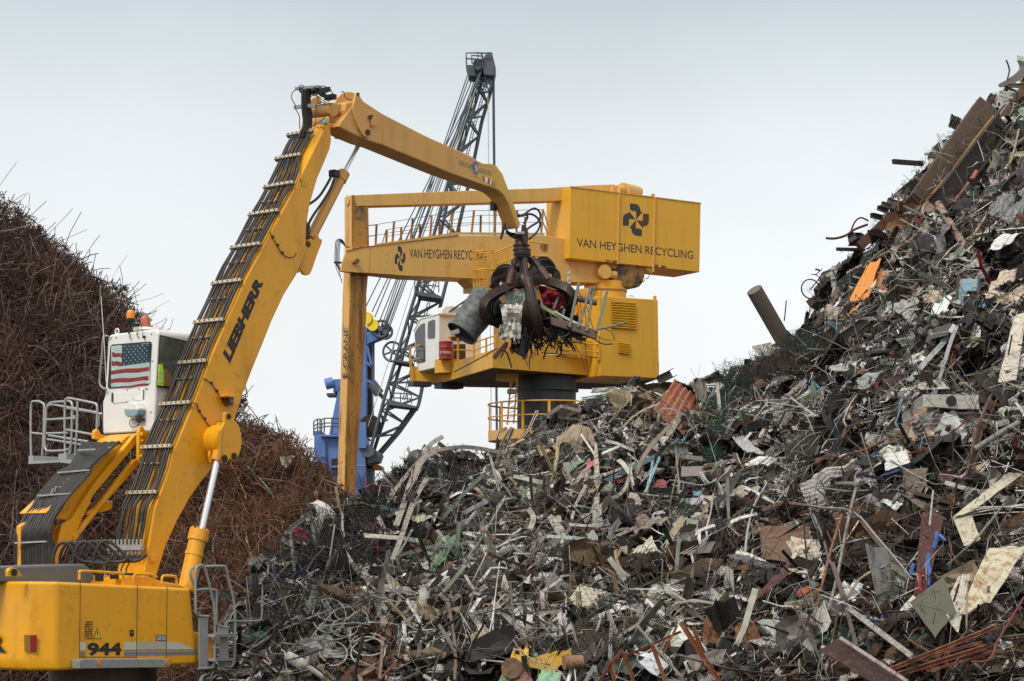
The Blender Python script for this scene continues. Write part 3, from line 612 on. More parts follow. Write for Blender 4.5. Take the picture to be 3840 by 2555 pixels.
MB().prism([pCr.at(zp('A', p), .02) for p in [(960,1250),(1230,1235),(1230,1290),(980,1305)]], fE*1.4).build('cab_floor', M_blk, exc)
# ---- flag (hung in the rear window)
fq = [pCr.at(zp('A', p), -.019) for p in [(978,835),(1308,790),(1330,450),(992,462)]]
stp = MB(); bandsL = [465,495,523,562,602,640,680,718,762,798,835]
red = [(1,2),(3,4),(5,6),(7,8)]
# stripes: list of (left y0,y1 ; right y0,y1) at x 985..1315
def bandq(x0, x1, l0, l1, r0, r1, mi, o):
    seg = 6
    for i in range(seg):
        a, b = i/seg, (i+1)/seg
        f_ = lambda t, y0, y1: y0+(y1-y0)*t+4*math.sin(t*9+y0*.02)
        pts = [(x0+(x1-x0)*a, f_(a,l1,r1)), (x0+(x1-x0)*b, f_(b,l1,r1)), (x0+(x1-x0)*b, f_(b,l0,r0)), (x0+(x1-x0)*a, f_(a,l0,r0))]
        stp.add([pCr.at(zp('A', p), o) for p in pts], [(0,1,2,3)], mi)
bandq(983, 1322, 470, 836, 445, 795, 1, -.0175)      # white cloth
bandq(990, 1080, 523, 562, 536, 570, 0, -.019); bandq(987, 1074, 600, 640, 606, 645, 0, -.019)
bandq(983, 1318, 682, 718, 652, 690, 0, -.019); bandq(981, 1314, 760, 797, 735, 772, 0, -.019); bandq(1060, 1290, 828, 840, 800, 812, 0, -.019)
cq = [(1074,645),(1322,610),(1328,445),(1080,458)]
stp.add([pCr.at(zp('A', p), -.0195) for p in cq], [(0,1,2,3)], 2)
C4 = [pCr.at(zp('A', p), -.0215) for p in cq]
for j in range(7):
    for i in range(6 if j % 2 == 0 else 5):
        u, v_ = (i+.6+(0 if j % 2 == 0 else .5))/6.3, (j+.6)/7.2
        c_ = bil(C4, u, v_); rad = .019
        ps = [c_+(rE*math.sin(a*math.pi/5)+UP*math.cos(a*math.pi/5))*(rad if a % 2 == 0 else rad*.42) for a in range(10)]
        stp.add([c_]+ps, [(0, a+1, (a+1) % 10+1) for a in range(10)], 1)
flag = stp.build('flag', [mat('flag_red', (.36,.035,.03), .8), mat('flag_white', (.62,.72,.72), .8), mat('flag_navy', (.03,.06,.09), .8)], None, fixn=False, label='stars and stripes flag hung across the rear window of the white excavator cab', category='flag')
MB().add(rrect([(962,832),(1306,801),(1330,437),(987,467)], 'A', pCr, .06, o=-.03), [list(range(k))]).build('pane', M_glass, wf, fixn=False)
# ---- cab riser arms
def arm(pts, s, w_, name='riser_arm', mt=M_yel, bev=.012): 
    return MB().prism([pl(s).at(p) for p in pts], -rE*w_).build(name, mt, exc, bevel=bev)
U_ = lambda pts: zs('U', pts)
arm(U_([(610,520),(665,485),(668,600),(640,640),(0,1400)])+[zp('B', (540,520)), zp('B', (500,560)), zp('B', (440,700)), zp('B', (380,700)), zp('B', (420,560)), zp('B', (455,420)), zp('B', (530,375))]+U_([(0,1260)]), SM-1.2, .12)
arm(U_([(480,545),(620,490),(660,520),(0,1290),(0,1200)])+[zp('B', (500,385)), zp('B', (380,370)), zp('B', (330,330))], SM-1.35, .75)
arm(U_([(600,890),(665,860),(690,930),(130,1568)])+[zp('B', (548,545)), zp('B', (545,500))]+U_([(100,1540)]), SM-1.15, .12)
arm(U_([(670,480),(690,400),(710,380),(735,400),(780,470),(880,490),(870,600),(740,900),(700,940),(670,880)]), SM-1.0, .08)
arm(U_([(20,570),(20,470),(55,430),(80,440),(120,510),(210,525),(228,560),(222,610),(100,600)]), SM-2.1, .1)
arm(U_([(760,470),(880,490),(800,660),(740,720)]), SM-1.3, .5)
m = MB()
for p in ((718,510),(716,600),(715,835)): a = pl(SM-.98).at(zp('U', p)); m.cyl(a-rE*.02, a+rE*.05, .04 if p[1] != 600 else .02, 14)
m.build('pin', M_yel, exc)
arm([zp('B', p) for p in [(150,540),(150,430),(220,380),(400,400),(440,560),(430,715),(150,720)]], SM-1.75, .12)
m = MB(); m.cyl(pl(SM-1.3).at(zp('B', (590,350))), pl(SM-1.3).at(zp('B', (560,520))), .035, 12); m.cyl(pl(SM-1.5).at(zp('B', (378,378))), pl(SM-1.5).at(zp('B', (368,470))), .035, 12); m.build('riser_cylinder_rod', M_chr, exc)
m = MB(); m.prism([pl(SM-1.22).at(zp('B', p)) for p in [(800,250),(830,240),(820,300),(790,315),(640,345),(650,320)]], -rE*.5); m.build('riser_crossmember', M_yel, exc)
m = MB(); m.prism([pl(SM-1.28).at(zp('B', p)) for p in [(820,110),(930,20),(940,60),(700,340),(620,330)]], -rE*.05); m.build('riser_web', mat('riser_web_brown', (.16,.08,.03), .7), exc)  # web in a darker brown than the yellow riser arms
for j in range(22):
    u = j/21; rnd = random.random()
    k_ = [('A',(750+320*u,1330-14*rnd)), ('A',(720+300*u,1345)), ('B',(520+150*u if u < .5 else 525+145*u,-20)), ('B',(430+235*u,32)), ('B',(360+235*u,110)), ('B',(282+235*u,198)), ('B',(245+215*u,270+20*rnd)), ('B',(170+225*u+15*rnd,370)), ('B',(120+255*u,470)), ('B',(112+275*u,548)), ('B',(112+272*u,640)), ('B',(114+268*u,730))]
    d_ = 38.35-.45*(1-u)+.05*rnd
    pts = smoothpts([P(*zp(a, b), pl(SM-1.3-.8*(1-u)).at(zp(a, b)).y-.25) for a, b in k_], 3)
    MB().tube(pts, .021+.008*(j % 4 == 0), 6).build('hydraulic_hose', M_rub, exc)
for (x0, x1, y0, y1, k) in ((425,665,35,15,'B'), (275,522,205,188,'B'), (108,398,552,538,'B'), (690,840,1388,1380,'A'), (865,975,1372,1365,'A')):
    a = pl(SM-2.05).at(zp(k, (x0, y0))); b = pl(SM-1.35).at(zp(k, (x1, y1))); a = P(*zp(k, (x0, y0)), a.y-.32); b = P(*zp(k, (x1, y1)), b.y-.32)
    m = MB(); m.beam(a, b, .035, .028); m.build('hose_clamp', M_gal, exc)
m = MB()
for x, y in ((410,160),(440,158),(470,130),(505,160),(497,100),(520,130),(570,118),(580,160),(500,235),(305,355),(385,175)):
    a = P(*zp('B', (x, y)), pl(SM-1.75).at(zp('B', (x, y))).y-.3); MB().cyl(a-UP*.05-rE*.02, a+UP*.05+rE*.02, .022, 8).build('hose_fitting', M_gal, exc)
# ---- access cage (left of cab)
pa, pb_ = pf(FC+.25), pf(FC+.95)
cage = lambda pts, plane: tb(plane, 'A', pts, .024, exc, 'cage_rail', M_gal)
cage([(275,1440),(272,1200),(276,985),(300,957),(345,958),(380,975),(392,1010),(385,1250),(372,1455)], pb_)
cage([(635,1040),(630,1330),(605,1378),(560,1390),(430,1395),(400,1370),(395,1310),(405,1090),(412,1015),(440,990),(470,985)], pa)
cage([(415,1020),(425,985),(460,965),(560,958),(615,955),(638,985),(640,1080),(625,1380),(600,1420)], pb_)
cage([(575,1430),(572,1200),(575,970),(592,935),(620,930),(820,970),(852,985),(860,1030),(855,1210)], pa)
for pts, q in (([(685,955),(680,1200),(665,1430)], pa), ([(585,1015),(870,1062),(900,1068)], pb_), ([(280,1235),(380,1247)], pb_), ([(415,1118),(635,1106)], pa), ([(412,1240),(600,1235)], pa), ([(585,1207),(700,1228),(845,1255)], pa), ([(430,1258),(640,1290),(780,1312)], pb_), ([(420,1292),(640,1325),(745,1345)], pb_), ([(465,985),(640,1015),(860,1055)], pb_), ([(875,1065),(870,1180)], pb_)):
    cage(pts, q)
m = MB(); m.prism([pa.at(zp('A', p), -.03) for p in [(252,1438),(292,1436),(294,1482),(515,1478),(518,1420),(585,1414),(585,1470),(660,1480),(655,1510),(520,1495),(252,1510)]], fE*.9); m.build('access_platform', M_gal, exc)
m = MB(); m.box(pa.at(zp('A', (652,1095)), -.02), rE*.06, fE*.02, UP*.035); m.build('gate_latch', M_gal, exc); m = MB(); m.box(pa.at(zp('A', (392,1085)), .3), rE*.02, fE*.02, UP*.12); m.build('gate_latch', M_gal, exc)
# ================================================================== balance crane (orange-yellow, mid distance)
fC = V((-math.cos(math.radians(30)), -math.sin(math.radians(30)), 0)); nC = V((.5, -.8660254, 0))
pn = lambda s: Plane(nC.x, nC.y, s)
pfc = lambda s: Plane(fC.x, fC.y, s)
PC = V((1.61, 99.3, 0))
crn = thing('balance_crane', (PC.x, PC.y, 0), 'large yellow crane on a dark round pedestal with a boxy counterweight behind the excavator', 'crane')
sBm, sHs, sBx, sSt = -84.5, -82.7, -84.1, -84.85
PB = pn(sBm)
def pris(k, pts, s, w_, name, mt, par=crn, bev=.02):
    return MB().prism([pn(s).at(zp(k, p)) for p in pts], -nC*w_).build(name, mt, par, bevel=bev)
_bp = [(95,1095),(118,1000),(155,893),(300,858),(1250,740),(1740,740),(2091,742),(2450,800),(2740,1000),(2740,1180),(2600,1205),(1600,1172),(1400,1165),(800,1140),(370,1110)]
boomc = MB().prism([PB.at(zp('E', p)) for p in _bp], [-nC*(.12 if p[0] < 200 else (.8 if p[0] < 400 else 1.4)) for p in _bp]).build('boom', M_yec, crn, bevel=.02)
pris('E', [(1330,1165),(1410,1245),(1410,1290),(1900,1290),(1900,1160)], sBm-.2, 1.0, 'boom_bracket', M_yec)
link = pris('E', [(235,345),(1250,305),(2091,278),(2500,250),(2780,240),(2850,300),(2800,330),(2700,380),(2091,408),(1900,412),(900,440),(250,455)], sBm-.35, .7, 'tie_beam', M_yec)
# stick: front painted paler as the lit face, side darker as shaded, plus stains
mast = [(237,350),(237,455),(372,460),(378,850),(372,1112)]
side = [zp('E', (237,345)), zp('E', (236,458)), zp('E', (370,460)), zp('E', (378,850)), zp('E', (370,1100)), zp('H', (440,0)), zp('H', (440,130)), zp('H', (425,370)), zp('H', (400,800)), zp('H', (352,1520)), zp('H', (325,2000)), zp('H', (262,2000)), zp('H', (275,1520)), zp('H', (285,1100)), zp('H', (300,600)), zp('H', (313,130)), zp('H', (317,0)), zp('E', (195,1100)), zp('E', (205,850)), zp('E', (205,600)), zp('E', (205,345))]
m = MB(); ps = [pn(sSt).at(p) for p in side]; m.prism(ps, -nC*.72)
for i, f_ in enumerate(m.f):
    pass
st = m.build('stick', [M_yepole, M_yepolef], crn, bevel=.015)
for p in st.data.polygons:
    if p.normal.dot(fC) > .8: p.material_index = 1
pris('E', [(232,455),(340,460),(342,590),(232,580)], sSt+.01, .05, 'stain_plate', M_greasy, st, 0)
m = MB(); a = pn(sSt).at(zp('E', (205,388)))-nC*.36; m.disc_plate(a+fC*.02, fC, .22, .06, 18); m.build('pin_cap', M_yec, crn)
qf = lambda pts, k='H': [pfq.at(zp(k, p), .01) for p in pts]
pfq = pfc(max(p.dot(fC) for p in [pn(sSt).at(zp('H', (300, 600)))])+.03)
text_mb('E-CRANE', [pfq.at(zp('H', p), .03) for p in [(299,618),(303,250),(275,252),(262,622)]], bold=.02).build('lettering', M_ltr, st, fixn=False)
# counterweight
fb = [(437,160),(1970,352),(1955,1165),(418,1000)]
box = MB().prism([pn(sBx).at(zp('F', p)) for p in fb], -nC*2.15); bo = box.build('counterweight', M_yecn, crn, bevel=.03)
for p in bo.data.polygons: pass
m = MB()
for xt, yt, xb, yb in ((1007,228,988,1070), (1428,285,1410,1160)):
    a, b = pn(sBx).at(zp('F', (xt, yt)), .03), pn(sBx).at(zp('F', (xb, yb)), .03); m.box((a+b)/2, (b-a)/2, fC*.025, nC*.04)
a, b = pn(sBx).at(zp('F', (437,158)), .0), pn(sBx).at(zp('F', (1972,352)), .0); m.box((a+b)/2-nC*.0, (b-a)/2*1.003, UP*.02, nC*.03)
m.build('flange', M_yec, bo)
q = [pn(sBx).at(zp('F', p), .006) for p in [(517,862),(1880,1010),(1880,915),(512,766)]]
text_mb('VAN HEYGHEN RECYCLING', q, bold=.004).build('lettering', M_ltr, bo, fixn=False)
def emblem(plane, k, c, ux, uy, o, par):
    arm_ = [(-.45,1.0),(0,.99),(.15,.95),(.26,.86),(.33,.72),(.36,.56),(.50,.55),(.02,.02),(.02,.52),(-.45,.56)]
    q0 = plane.at(zp(k, c), o); ex = plane.at(zp(k, (c[0]+ux[0], c[1]+ux[1])), o)-q0; ey = plane.at(zp(k, (c[0]+uy[0], c[1]+uy[1])), o)-q0
    m = MB()
    for r_ in range(4):
        ps = arm_
        for _ in range(r_): ps = [(y, -x) for x, y in ps]
        m.add([q0+ex*x+ey*y for x, y in ps], [list(t_) for t_ in mathutils.geometry.tessellate_polygon([[V((x, y, 0)) for x, y in ps]])], 1 if r_ == 1 else 0)
    m.build('emblem', [M_ltr, M_brn], par, fixn=False)
emblem(pn(sBx), 'F', (1207,548), (153,18), (0,-187), .006, bo)
for p in ((1960,1160),): pass
for p in ((877,1030),(955,1040),(1440,1090),(1530,1100)): MB().box(pn(sBx).at(zp('F', p), .0), fC*.14, nC*.03, UP*.07).build('hook_pad', M_greasy, bo, bevel=.03)
pris('F', [(1365,285),(1395,245),(1415,234),(1430,250),(1428,292)], sBx+.0, .06, 'lifting_eye', M_yec, bev=.01)
pris('F', [(915,215),(925,175),(945,152),(970,150),(1008,180),(1008,235),(940,225)], sBx-.3, .12, 'link_lug', M_yec, bev=.01)
m = MB(); m.cyl(pn(sBx-.5).at(zp('F', (1055,195))), pn(sBx-1.6).at(zp('F', (1190,222))), .33, 24); m.cyl(pn(sBx-.3).at(zp('F', (985,190))), pn(sBx-.5).at(zp('F', (1050,198))), .2, 18); m.cyl(pn(sBx-1.6).at(zp('F', (1180,215))), pn(sBx-1.8).at(zp('F', (1240,215))), .24, 18); m.build('link_bearing', M_yec, crn)
# pivot under the counterweight
pris('F', [(785,1050),(985,1060),(985,1120),(960,1132),(930,1110),(860,1225),(815,1215),(790,1150)], sBx-.2, .25, 'hanger_bracket', mat('hanger_stained_paint', (.42,.2,.04), .6, 0, .2, (.1,.05,.02), .5, 1), bev=.01)
m = MB(); a = pn(sBx-.15).at(zp('F', (835,1160))); m.disc_plate(a, nC, .33, .2, 24); a = pn(sBx-.3).at(zp('F', (890,1190))); m.cyl(a+fC*.2, a-fC*.35, .2, 16); m.build('hanger_pin', M_yec, crn)
m = MB(); c_ = pn(sBm-.7).at(zp('F', (1040,1180))); tk = MB(); 
tk.prism([pn(sBm+.25).at(zp('F', p)) for p in [(880,1310),(930,1270),(965,1190),(985,1100),(990,1020),(1310,1060),(1318,1130),(1315,1220),(1290,1290),(1250,1335),(1200,1350),(1100,1345)]], -nC*1.6)
tk.build('rear_drum_housing', M_greasy, crn, bevel=.12, seg=4)
pris('F', [(1320,1120),(1400,1110),(1405,1165),(1385,1180)], sBx-.1, .1, 'lifting_eye', M_yec, bev=.01)
def loopw(k, pts, s, r=.02, par=crn, mt=None, name='cable', sub=4): return MB().tube(smoothpts([pn(s).at(zp(k, p)) for p in pts], sub), r, 6).build(name, mt or M_rub, par)
loopw('F', [(1235,1160),(1240,1230),(1265,1270),(1295,1275),(1312,1250)], sBm+.3); loopw('F', [(1320,1240),(1350,1230),(1365,1200),(1360,1180)], sBm+.3)
# boom lettering and emblem
q = [PB.at(zp('E', p), .006) for p in [(776,958),(1522,985),(1522,893),(770,870)]]
text_mb('VAN HEYGHEN RECYCLING', q, bold=.004).build('lettering', M_ltr, boomc, fixn=False)
emblem(PB, 'E', (681,967), (52,3), (0,-122), .006, boomc)
m = MB(); a, b = PB.at(zp('E', (390,862)), .003), PB.at(zp('E', (378,1105)), .003); m.box((a+b)/2, (b-a)/2, fC*.008, nC*.004); m.build('weld_seam', M_yepole, boomc)
m = MB(); a = PB.at(zp('E', (228,1000))); m.cyl(a, a+nC*.35, .11, 16); m.build('pin', M_yepole, boomc)
for pts in ([(150,893),(300,858),(1250,740)], [(90,1095),(370,1110),(800,1140)]):
    m = MB(); ps = [PB.at(zp('E', p), .01) for p in pts]
    for a, b in zip(ps, ps[1:]): m.box((a+b)/2, (b-a)/2, UP*.012, nC*.02)
    m.build('edge_strip', M_greasy, boomc)
for p in ((2200,0),): pass
a = PB.at(zp('F', (125,868)), .01); MB().disc_plate(a, nC, .2, .02, 20).build('port_hole', M_yepole, boomc)
# boom walkway rail
posts = [((440,845),(450,635)),((605,815),(622,605)),((785,790),(805,575)),((975,765),(990,545)),((1175,738),(1197,515)),((1380,735),(1405,497)),((1600,733),(1620,497)),((1820,735),(1828,495)),((2062,735),(2082,485))]
fps = [((545,815),(550,685)),((690,795),(692,662)),((875,765),(877,635)),((1065,740),(1068,610)),((1262,715),(1262,575)),((1468,715),(1472,542)),((1685,715),(1688,545)),((1905,715),(1908,560))]
for lst, s in ((posts, sBm-.1), (fps, sBm-1.3)):
    for a, b in lst:
        MB().beam(pn(s).at(zp('E', a)), pn(s).at(zp('E', b)), .09, .05, up=nC).build('rail_post', M_yepole, crn)
    for f_ in (1.0, .5):
        pts = [pn(s).at(zp('E', (a[0]+(b[0]-a[0])*f_, a[1]+(b[1]-a[1])*f_))) for a, b in lst]
        MB().tube(pts, .012, 5).build('rail_wire', M_rub, crn)
for a, b in (((505,820),(545,685)), ((250,845),(300,660)), ((450,635),(295,655)), ((440,740),(290,760)), ((2082,485),(2130,640)), ((2075,600),(2130,730))):
    MB().beam(pn(sBm-.5).at(zp('E', a)), pn(sBm-.5).at(zp('E', b)), .04, .04).build('rail_stay', M_yepole, crn)
m = MB(); a, b = pn(sBm-.05).at(zp('E', (440,838))), pn(sBm-.05).at(zp('E', (1250,722))); m.beam(a, b, .12, .12); a, b = pn(sBm-.05).at(zp('E', (1250,722))), pn(sBm-.05).at(zp('E', (2091,728))); m.beam(a, b, .12, .1); m.build('walkway_kerb', M_yec, crn)
# hoses at boom tip
for i in range(4):
    loopw('E', [(190,862),(150,850),(125,800+i*9),(92+i*3,778+i*10),(52+i*13,800+i*8),(44+i*13,900),(44+i*13,1000),(70+i*5,1050+i*14),(104,1062)], sBm-.2, .022)
loopw('E', [(48,1010),(60,1080),(110,1180)], sBm-.2, .015); loopw('E', [(55,1010),(80,1080),(110,1210)], sBm-.2, .015)
m = MB(); a, b = pn(sBm-.2).at(zp('E', (35,1005))), pn(sBm-.2).at(zp('E', (105,1008))); m.beam(a, b, .1, .08); m.build('hose_bar', M_rub, crn)
# ---- slewing platform
ZB = 12.22
plan = [zp('G', p) for p in [(188,832),(420,834),(850,708),(1715,775),(2190,794)]]+[zp('G', p) for p in [(2010,860),(1650,880),(640,862)]]
bot = [pz(p, ZB) for p in plan]
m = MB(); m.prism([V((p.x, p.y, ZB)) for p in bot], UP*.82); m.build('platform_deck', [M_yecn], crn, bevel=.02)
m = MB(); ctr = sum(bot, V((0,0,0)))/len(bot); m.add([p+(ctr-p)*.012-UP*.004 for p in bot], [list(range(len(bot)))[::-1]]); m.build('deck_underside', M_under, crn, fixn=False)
# fascia details
b2 = [pz(zp('G', p), ZB) for p in [(430,832),(850,708)]]
# curved bulge under drum
dr = pz(zp('G', (478,745)), ZB); m = MB(); dd_ = (b2[1]-b2[0]).normalized()
dc = P(*zp('G', (487,745)), 101.2); dc.z = 0
m.tube([V((dc.x, dc.y+.5, ZB+.35)), V((dc.x, dc.y+.5, ZB+1.0))], .62, 28); m.build('balcony', M_yecn, crn)
for p0 in ((1545,), ): pass
m = MB()
for x, y in ((400,845),(500,850)): pass
a = pz(zp('G', (265,838)), ZB-.1); m.box(a, fC*.5, nC*.3, UP*.12); a = pz(zp('G', (500,852)), ZB-.12); m.box(a, fC*.6, nC*.4, UP*.14); m.build('floodlight', M_dkst, crn, bevel=.02)
# house
hs_ = pris('G', [(1707,128),(2180,160),(2190,792),(1715,773)], sHs, 3.6, 'engine_house', M_yecn, crn, .03)
def louvre(k, x0, x1, y0, y1, x0b, x1b, n_):
    m = MB(); m.add([pn(sHs).at(zp(k, p), .006) for p in [(x0,y0-2),(x1,y0+12),(x1b,y1+5),(x0b,y1-10)]], [(0,1,2,3)], 1)
    for i in range(n_):
        t = (i+.5)/n_; ya, yb = y0+(y1-10-y0)*t, y0+12+(y1+5-y0-12)*t
        a, b = pn(sHs).at(zp(k, (x0, ya)), .05), pn(sHs).at(zp(k, (x1, yb)), .05); h = pn(sHs).at(zp(k, (x0, y0))).z-pn(sHs).at(zp(k, (x0, y1))).z
        m.box((a+b)/2, (b-a)/2, UP*h/n_*.26+nC*.02, nC*.02-UP*.015, 0)
    return m.build('louvre', [M_yecn, M_blk], hs_)
louvre('G', 1805, 2000, 168, 400, 1805, 1998, 11); louvre('G', 1862, 1950, 498, 600, 1863, 1952, 6)
pris('G', [(1705,125),(1705,95),(1715,82),(1730,88),(1738,125)], sHs-.1, .08, 'lifting_eye', M_yecn, bev=.01)
pris('G', [(2145,158),(2146,135),(2155,125),(2168,132),(2170,160)], sHs-.1, .08, 'lifting_eye', M_yecn, bev=.01)
loopw('G', [(1953,140),(1955,128),(1980,130),(1982,142)], sHs-.2, .02, mt=M_yecn, name='handle')
m = MB(); c_ = pn(sBm-.7).at(zp('F', (845,1400))); m.cyl(V((c_.x, c_.y, ZB+.8)), V((c_.x, c_.y, c_.z+.45)), 1.0, 28); m.build('slew_column', M_yecn, crn)
m = MB(); m.tube([V((c_.x, c_.y, pn(sBm-.7).at(zp('F', (845,1395))).z+z)) for z in (-.03, .03)], 1.04, 28); m.build('column_band', M_greasy, crn)
# machinery behind grapple
pris('G', [(1500,80),(1640,60),(1650,640),(1530,640)], sHs-1.6, 1.0, 'machine_frame', M_yec)
pris('G', [(960,60),(1200,40),(1400,60),(1480,560),(1290,600),(1240,640),(1210,590),(960,560)], sHs-2.6, 1.2, 'slew_frame', M_yec)
m = MB()
for i in range(5):
    x = 1515+i*22; a, b = pn(sHs-1.5).at(zp('G', (x, 95))), pn(sHs-1.5).at(zp('G', (x+22, 440))); m.beam(a, b, .07, .1)
m.build('frame_ribs', M_yecn, crn)
pris('G', [(1690,440),(1710,440),(1710,650),(1694,650)], sHs+.02, .1, 'corner_post', M_yecn)
pris('G', [(1215,430),(1700,500),(1700,620),(1215,590)], sHs-.6, .1, 'side_panel', mat('crane_panel_yellow', (.55,.29,.025), .5), bev=0)
pris('E', [(1400,1210),(1570,1160),(1580,1260),(1400,1290)], sBm-.9, 1.0, 'landing', M_yepole)
# rails on the deck
def railset(k, tops, bots, s, plane=None, name='guard_rail', mids=(.5,), r=.03):
    pf_ = plane or (lambda p: pn(s).at(p))
    T_ = [pf_(zp(k, p)) for p in tops]; B_ = [pf_(zp(k, p)) for p in bots]
    m = MB(); m.tube(T_, r, 8)
    for f_ in mids: m.tube([b.lerp(t, f_) for t, b in zip(T_, B_)], r*.8, 6)
    for t, b in zip(T_, B_): m.beam(b, t, .07, .04, up=nC)
    return m.build(name, M_yecn, crn)
def decki(p, q):     # point above deck edge: depth from bottom edge pixel q
    d = pz(zp('G', q), ZB).y; return P(*zp('G', p), d-.05)
rt = [(190,548),(315,510),(433,462),(573,448),(702,505),(800,470),(870,450)]
rbt = [(195,745),(315,728),(433,690),(573,675),(702,632),(800,590),(870,560)]
rq = [(190,830),(315,832),(425,832),(573,790),(702,752),(800,722),(850,708)]
T_ = [decki(p, q) for p, q in zip(rt, rq)]; B_ = [decki(p, q) for p, q in zip(rbt, rq)]
m = MB(); m.tube(T_, .035, 8); m.tube([b.lerp(t, .5) for t, b in zip(T_, B_)], .03, 6)
for t, b in zip(T_, B_): m.beam(b-UP*.15, t, .09, .05, up=nC)
m.build('guard_rail', M_yecn, crn)
railset('G', [(870,450),(960,430),(1220,470),(1380,495),(1550,505),(1705,520)], [(870,560),(960,565),(1220,592),(1380,612),(1550,625),(1705,645)], sHs+.03)
m = MB()
a, b = pn(sHs+.02).at(zp('G', (1240,585))), pn(sHs+.02).at(zp('G', (1695,625))); m.beam(a, b, .02, .04)
m.build('kerb_gap', M_blk, crn)
# crane cab
cc_ = P(*zp('G', (420,640)), 101.3); scn, scf = cc_.dot(nC), cc_.dot(fC)
pcf, pcn = pfc(scf), pn(scn)
Fp = [(215,405),(270,312),(420,275),(420,700),(245,740)]
m = MB(); m.prism([pcf.at(zp('G', p)) for p in Fp], -fC*2.3); ccab = m.build('cab', M_white, crn, bevel=.04)
m = MB(); m.prism([pcf.at(zp('G', p), .03) for p in [(210,408),(268,306),(422,266),(422,276),(270,316),(216,412)]], -fC*2.36); m.build('roof_edge', M_white, ccab)
m = MB()
for pts in ([(225,432),(240,400),(270,362),(300,346),(308,352),(310,655),(300,664),(245,672),(238,640)], [(330,345),(340,332),(380,318),(389,326),(388,460),(380,470),(338,475),(328,462)]):
    m.add([pcf.at(zp('G', p), .012) for p in pts], [list(range(len(pts)))])
m.build('window', M_glassd, ccab, fixn=False)
m = MB(); m.add([pcf.at(zp('G', p), .02) for p in [(246,570),(305,566),(303,655),(248,665)]], [(0,1,2,3)]); m.build('lower_window_bar', M_blk, ccab, fixn=False)
m = MB(); m.add([pcf.at(zp('G', p), .025) for p in [(252,576),(299,572),(297,649),(254,658)]], [(0,1,2,3)]); m.build('lower_pane', M_glassd, ccab, fixn=False)
for pts in ([(517,335),(525,328),(588,326),(600,335),(600,490),(590,495),(525,488),(516,478)], [(535,520),(633,515),(633,640),(535,640)]):
    m = MB(); m.add([pcn.at(zp('G', p), .012) for p in pts], [list(range(len(pts)))]); m.build('window', M_glassd, ccab, fixn=False)
ac = MB(); acp = [pn(scn-.5).at(zp('G', p)) for p in [(437,268),(445,240),(470,215),(512,207),(600,215),(615,235),(613,275)]]
ac.prism(acp, -nC*1.1); aco = ac.build('air_conditioner', M_white, ccab, bevel=.03)
m = MB()
for i in range(7): a, b = pn(scn-.49).at(zp('G', (522+i*12, 222))), pn(scn-.49).at(zp('G', (524+i*12, 268))); m.beam(a, b, .03, .02)
m.build('grille', mat('grille_brown', (.2,.17,.13)), aco)
# red oil drum
dp = P(*zp('G', (476,640)), 100.9); da = P(*zp('G', (476,497)), 100.9); hh = da.z-dp.z
m = MB(); zz = [0,.02,.06,.32,.34,.36,.38,.62,.64,.66,.68,.93,.97,.985,1]; rs = [.98,1,.97,.97,1,1,.97,.97,1,1,.97,.97,1,1,.98]
R_ = .34; m.tube([V((dp.x, dp.y, dp.z+hh*z)) for z in zz], [R_*r_ for r_ in rs], 32)
M_drum = mat('red_drum_paint', (.30,.022,.022), .5, 0, .15, (.12,.05,.03), .4, 2, bump=.05)
drum = m.build('oil_drum', M_drum, None, label='red oil drum with white lettering standing beside the cab of the orange yellow crane', category='drum')
ppl = Plane(0, 1, dp.y-R_-.01); 
tq = [P(*zp('G', p), dp.y-R_-.005) for p in [(452,594),(520,594),(520,574),(452,574)]]
for p in tq: p.y = dp.y-math.sqrt(max(R_*R_-(p.x-dp.x)**2, 0))-.012
def cyltext(body, q, c, R, par, mt, **k):
    mb = text_mb(body, q, **k)
    for v in mb.v: v.y = c.y-math.sqrt(max(R*R-(v.x-c.x)**2, 0))-.012
    mb.build('lettering', mt, par, fixn=False)
cyltext('TOTAL', tq, dp, R_, drum, M_whi, bold=.02)
m = MB(); q0 = P(*zp('G', (438,584)), dp.y-.2); m.tube([q0+V((math.cos(t)*.05, 0, math.sin(t)*.06)) for t in np.linspace(.5, 6, 10)], .012, 5)
for v in m.v: v.y = dp.y-math.sqrt(max(R_*R_-(v.x-dp.x)**2, 0))-.012
m.build('drum_emblem', M_whi, drum)
# pedestal
R1 = 1.37; pcx = V((PC.x, PC.y, 0)); zj = P(*zp('G', (1285,872)), PC.y-R1).z
m = MB(); m.tube([pcx+UP*z for z in (0, zj-.05)], R1, 48); m.tube([pcx+UP*z for z in (zj-.05, zj-.05, zj+.05, zj+.05)], [R1, R1+.12, R1+.12, R1], 48); m.tube([pcx+UP*z for z in (zj+.05, ZB-.01)], R1*.985, 48)
ped = m.build('pedestal', M_dkst, crn)
m = MB()
for a_ in (-2.3,-1.85,-1.2,-.9): d0 = V((math.cos(a_), math.sin(a_), 0)); m.cyl(pcx+d0*R1+UP*(zj-.55), pcx+d0*(R1+.18)+UP*(zj-.55), .11, 14)
m.build('pedestal_port', M_dkst, ped)
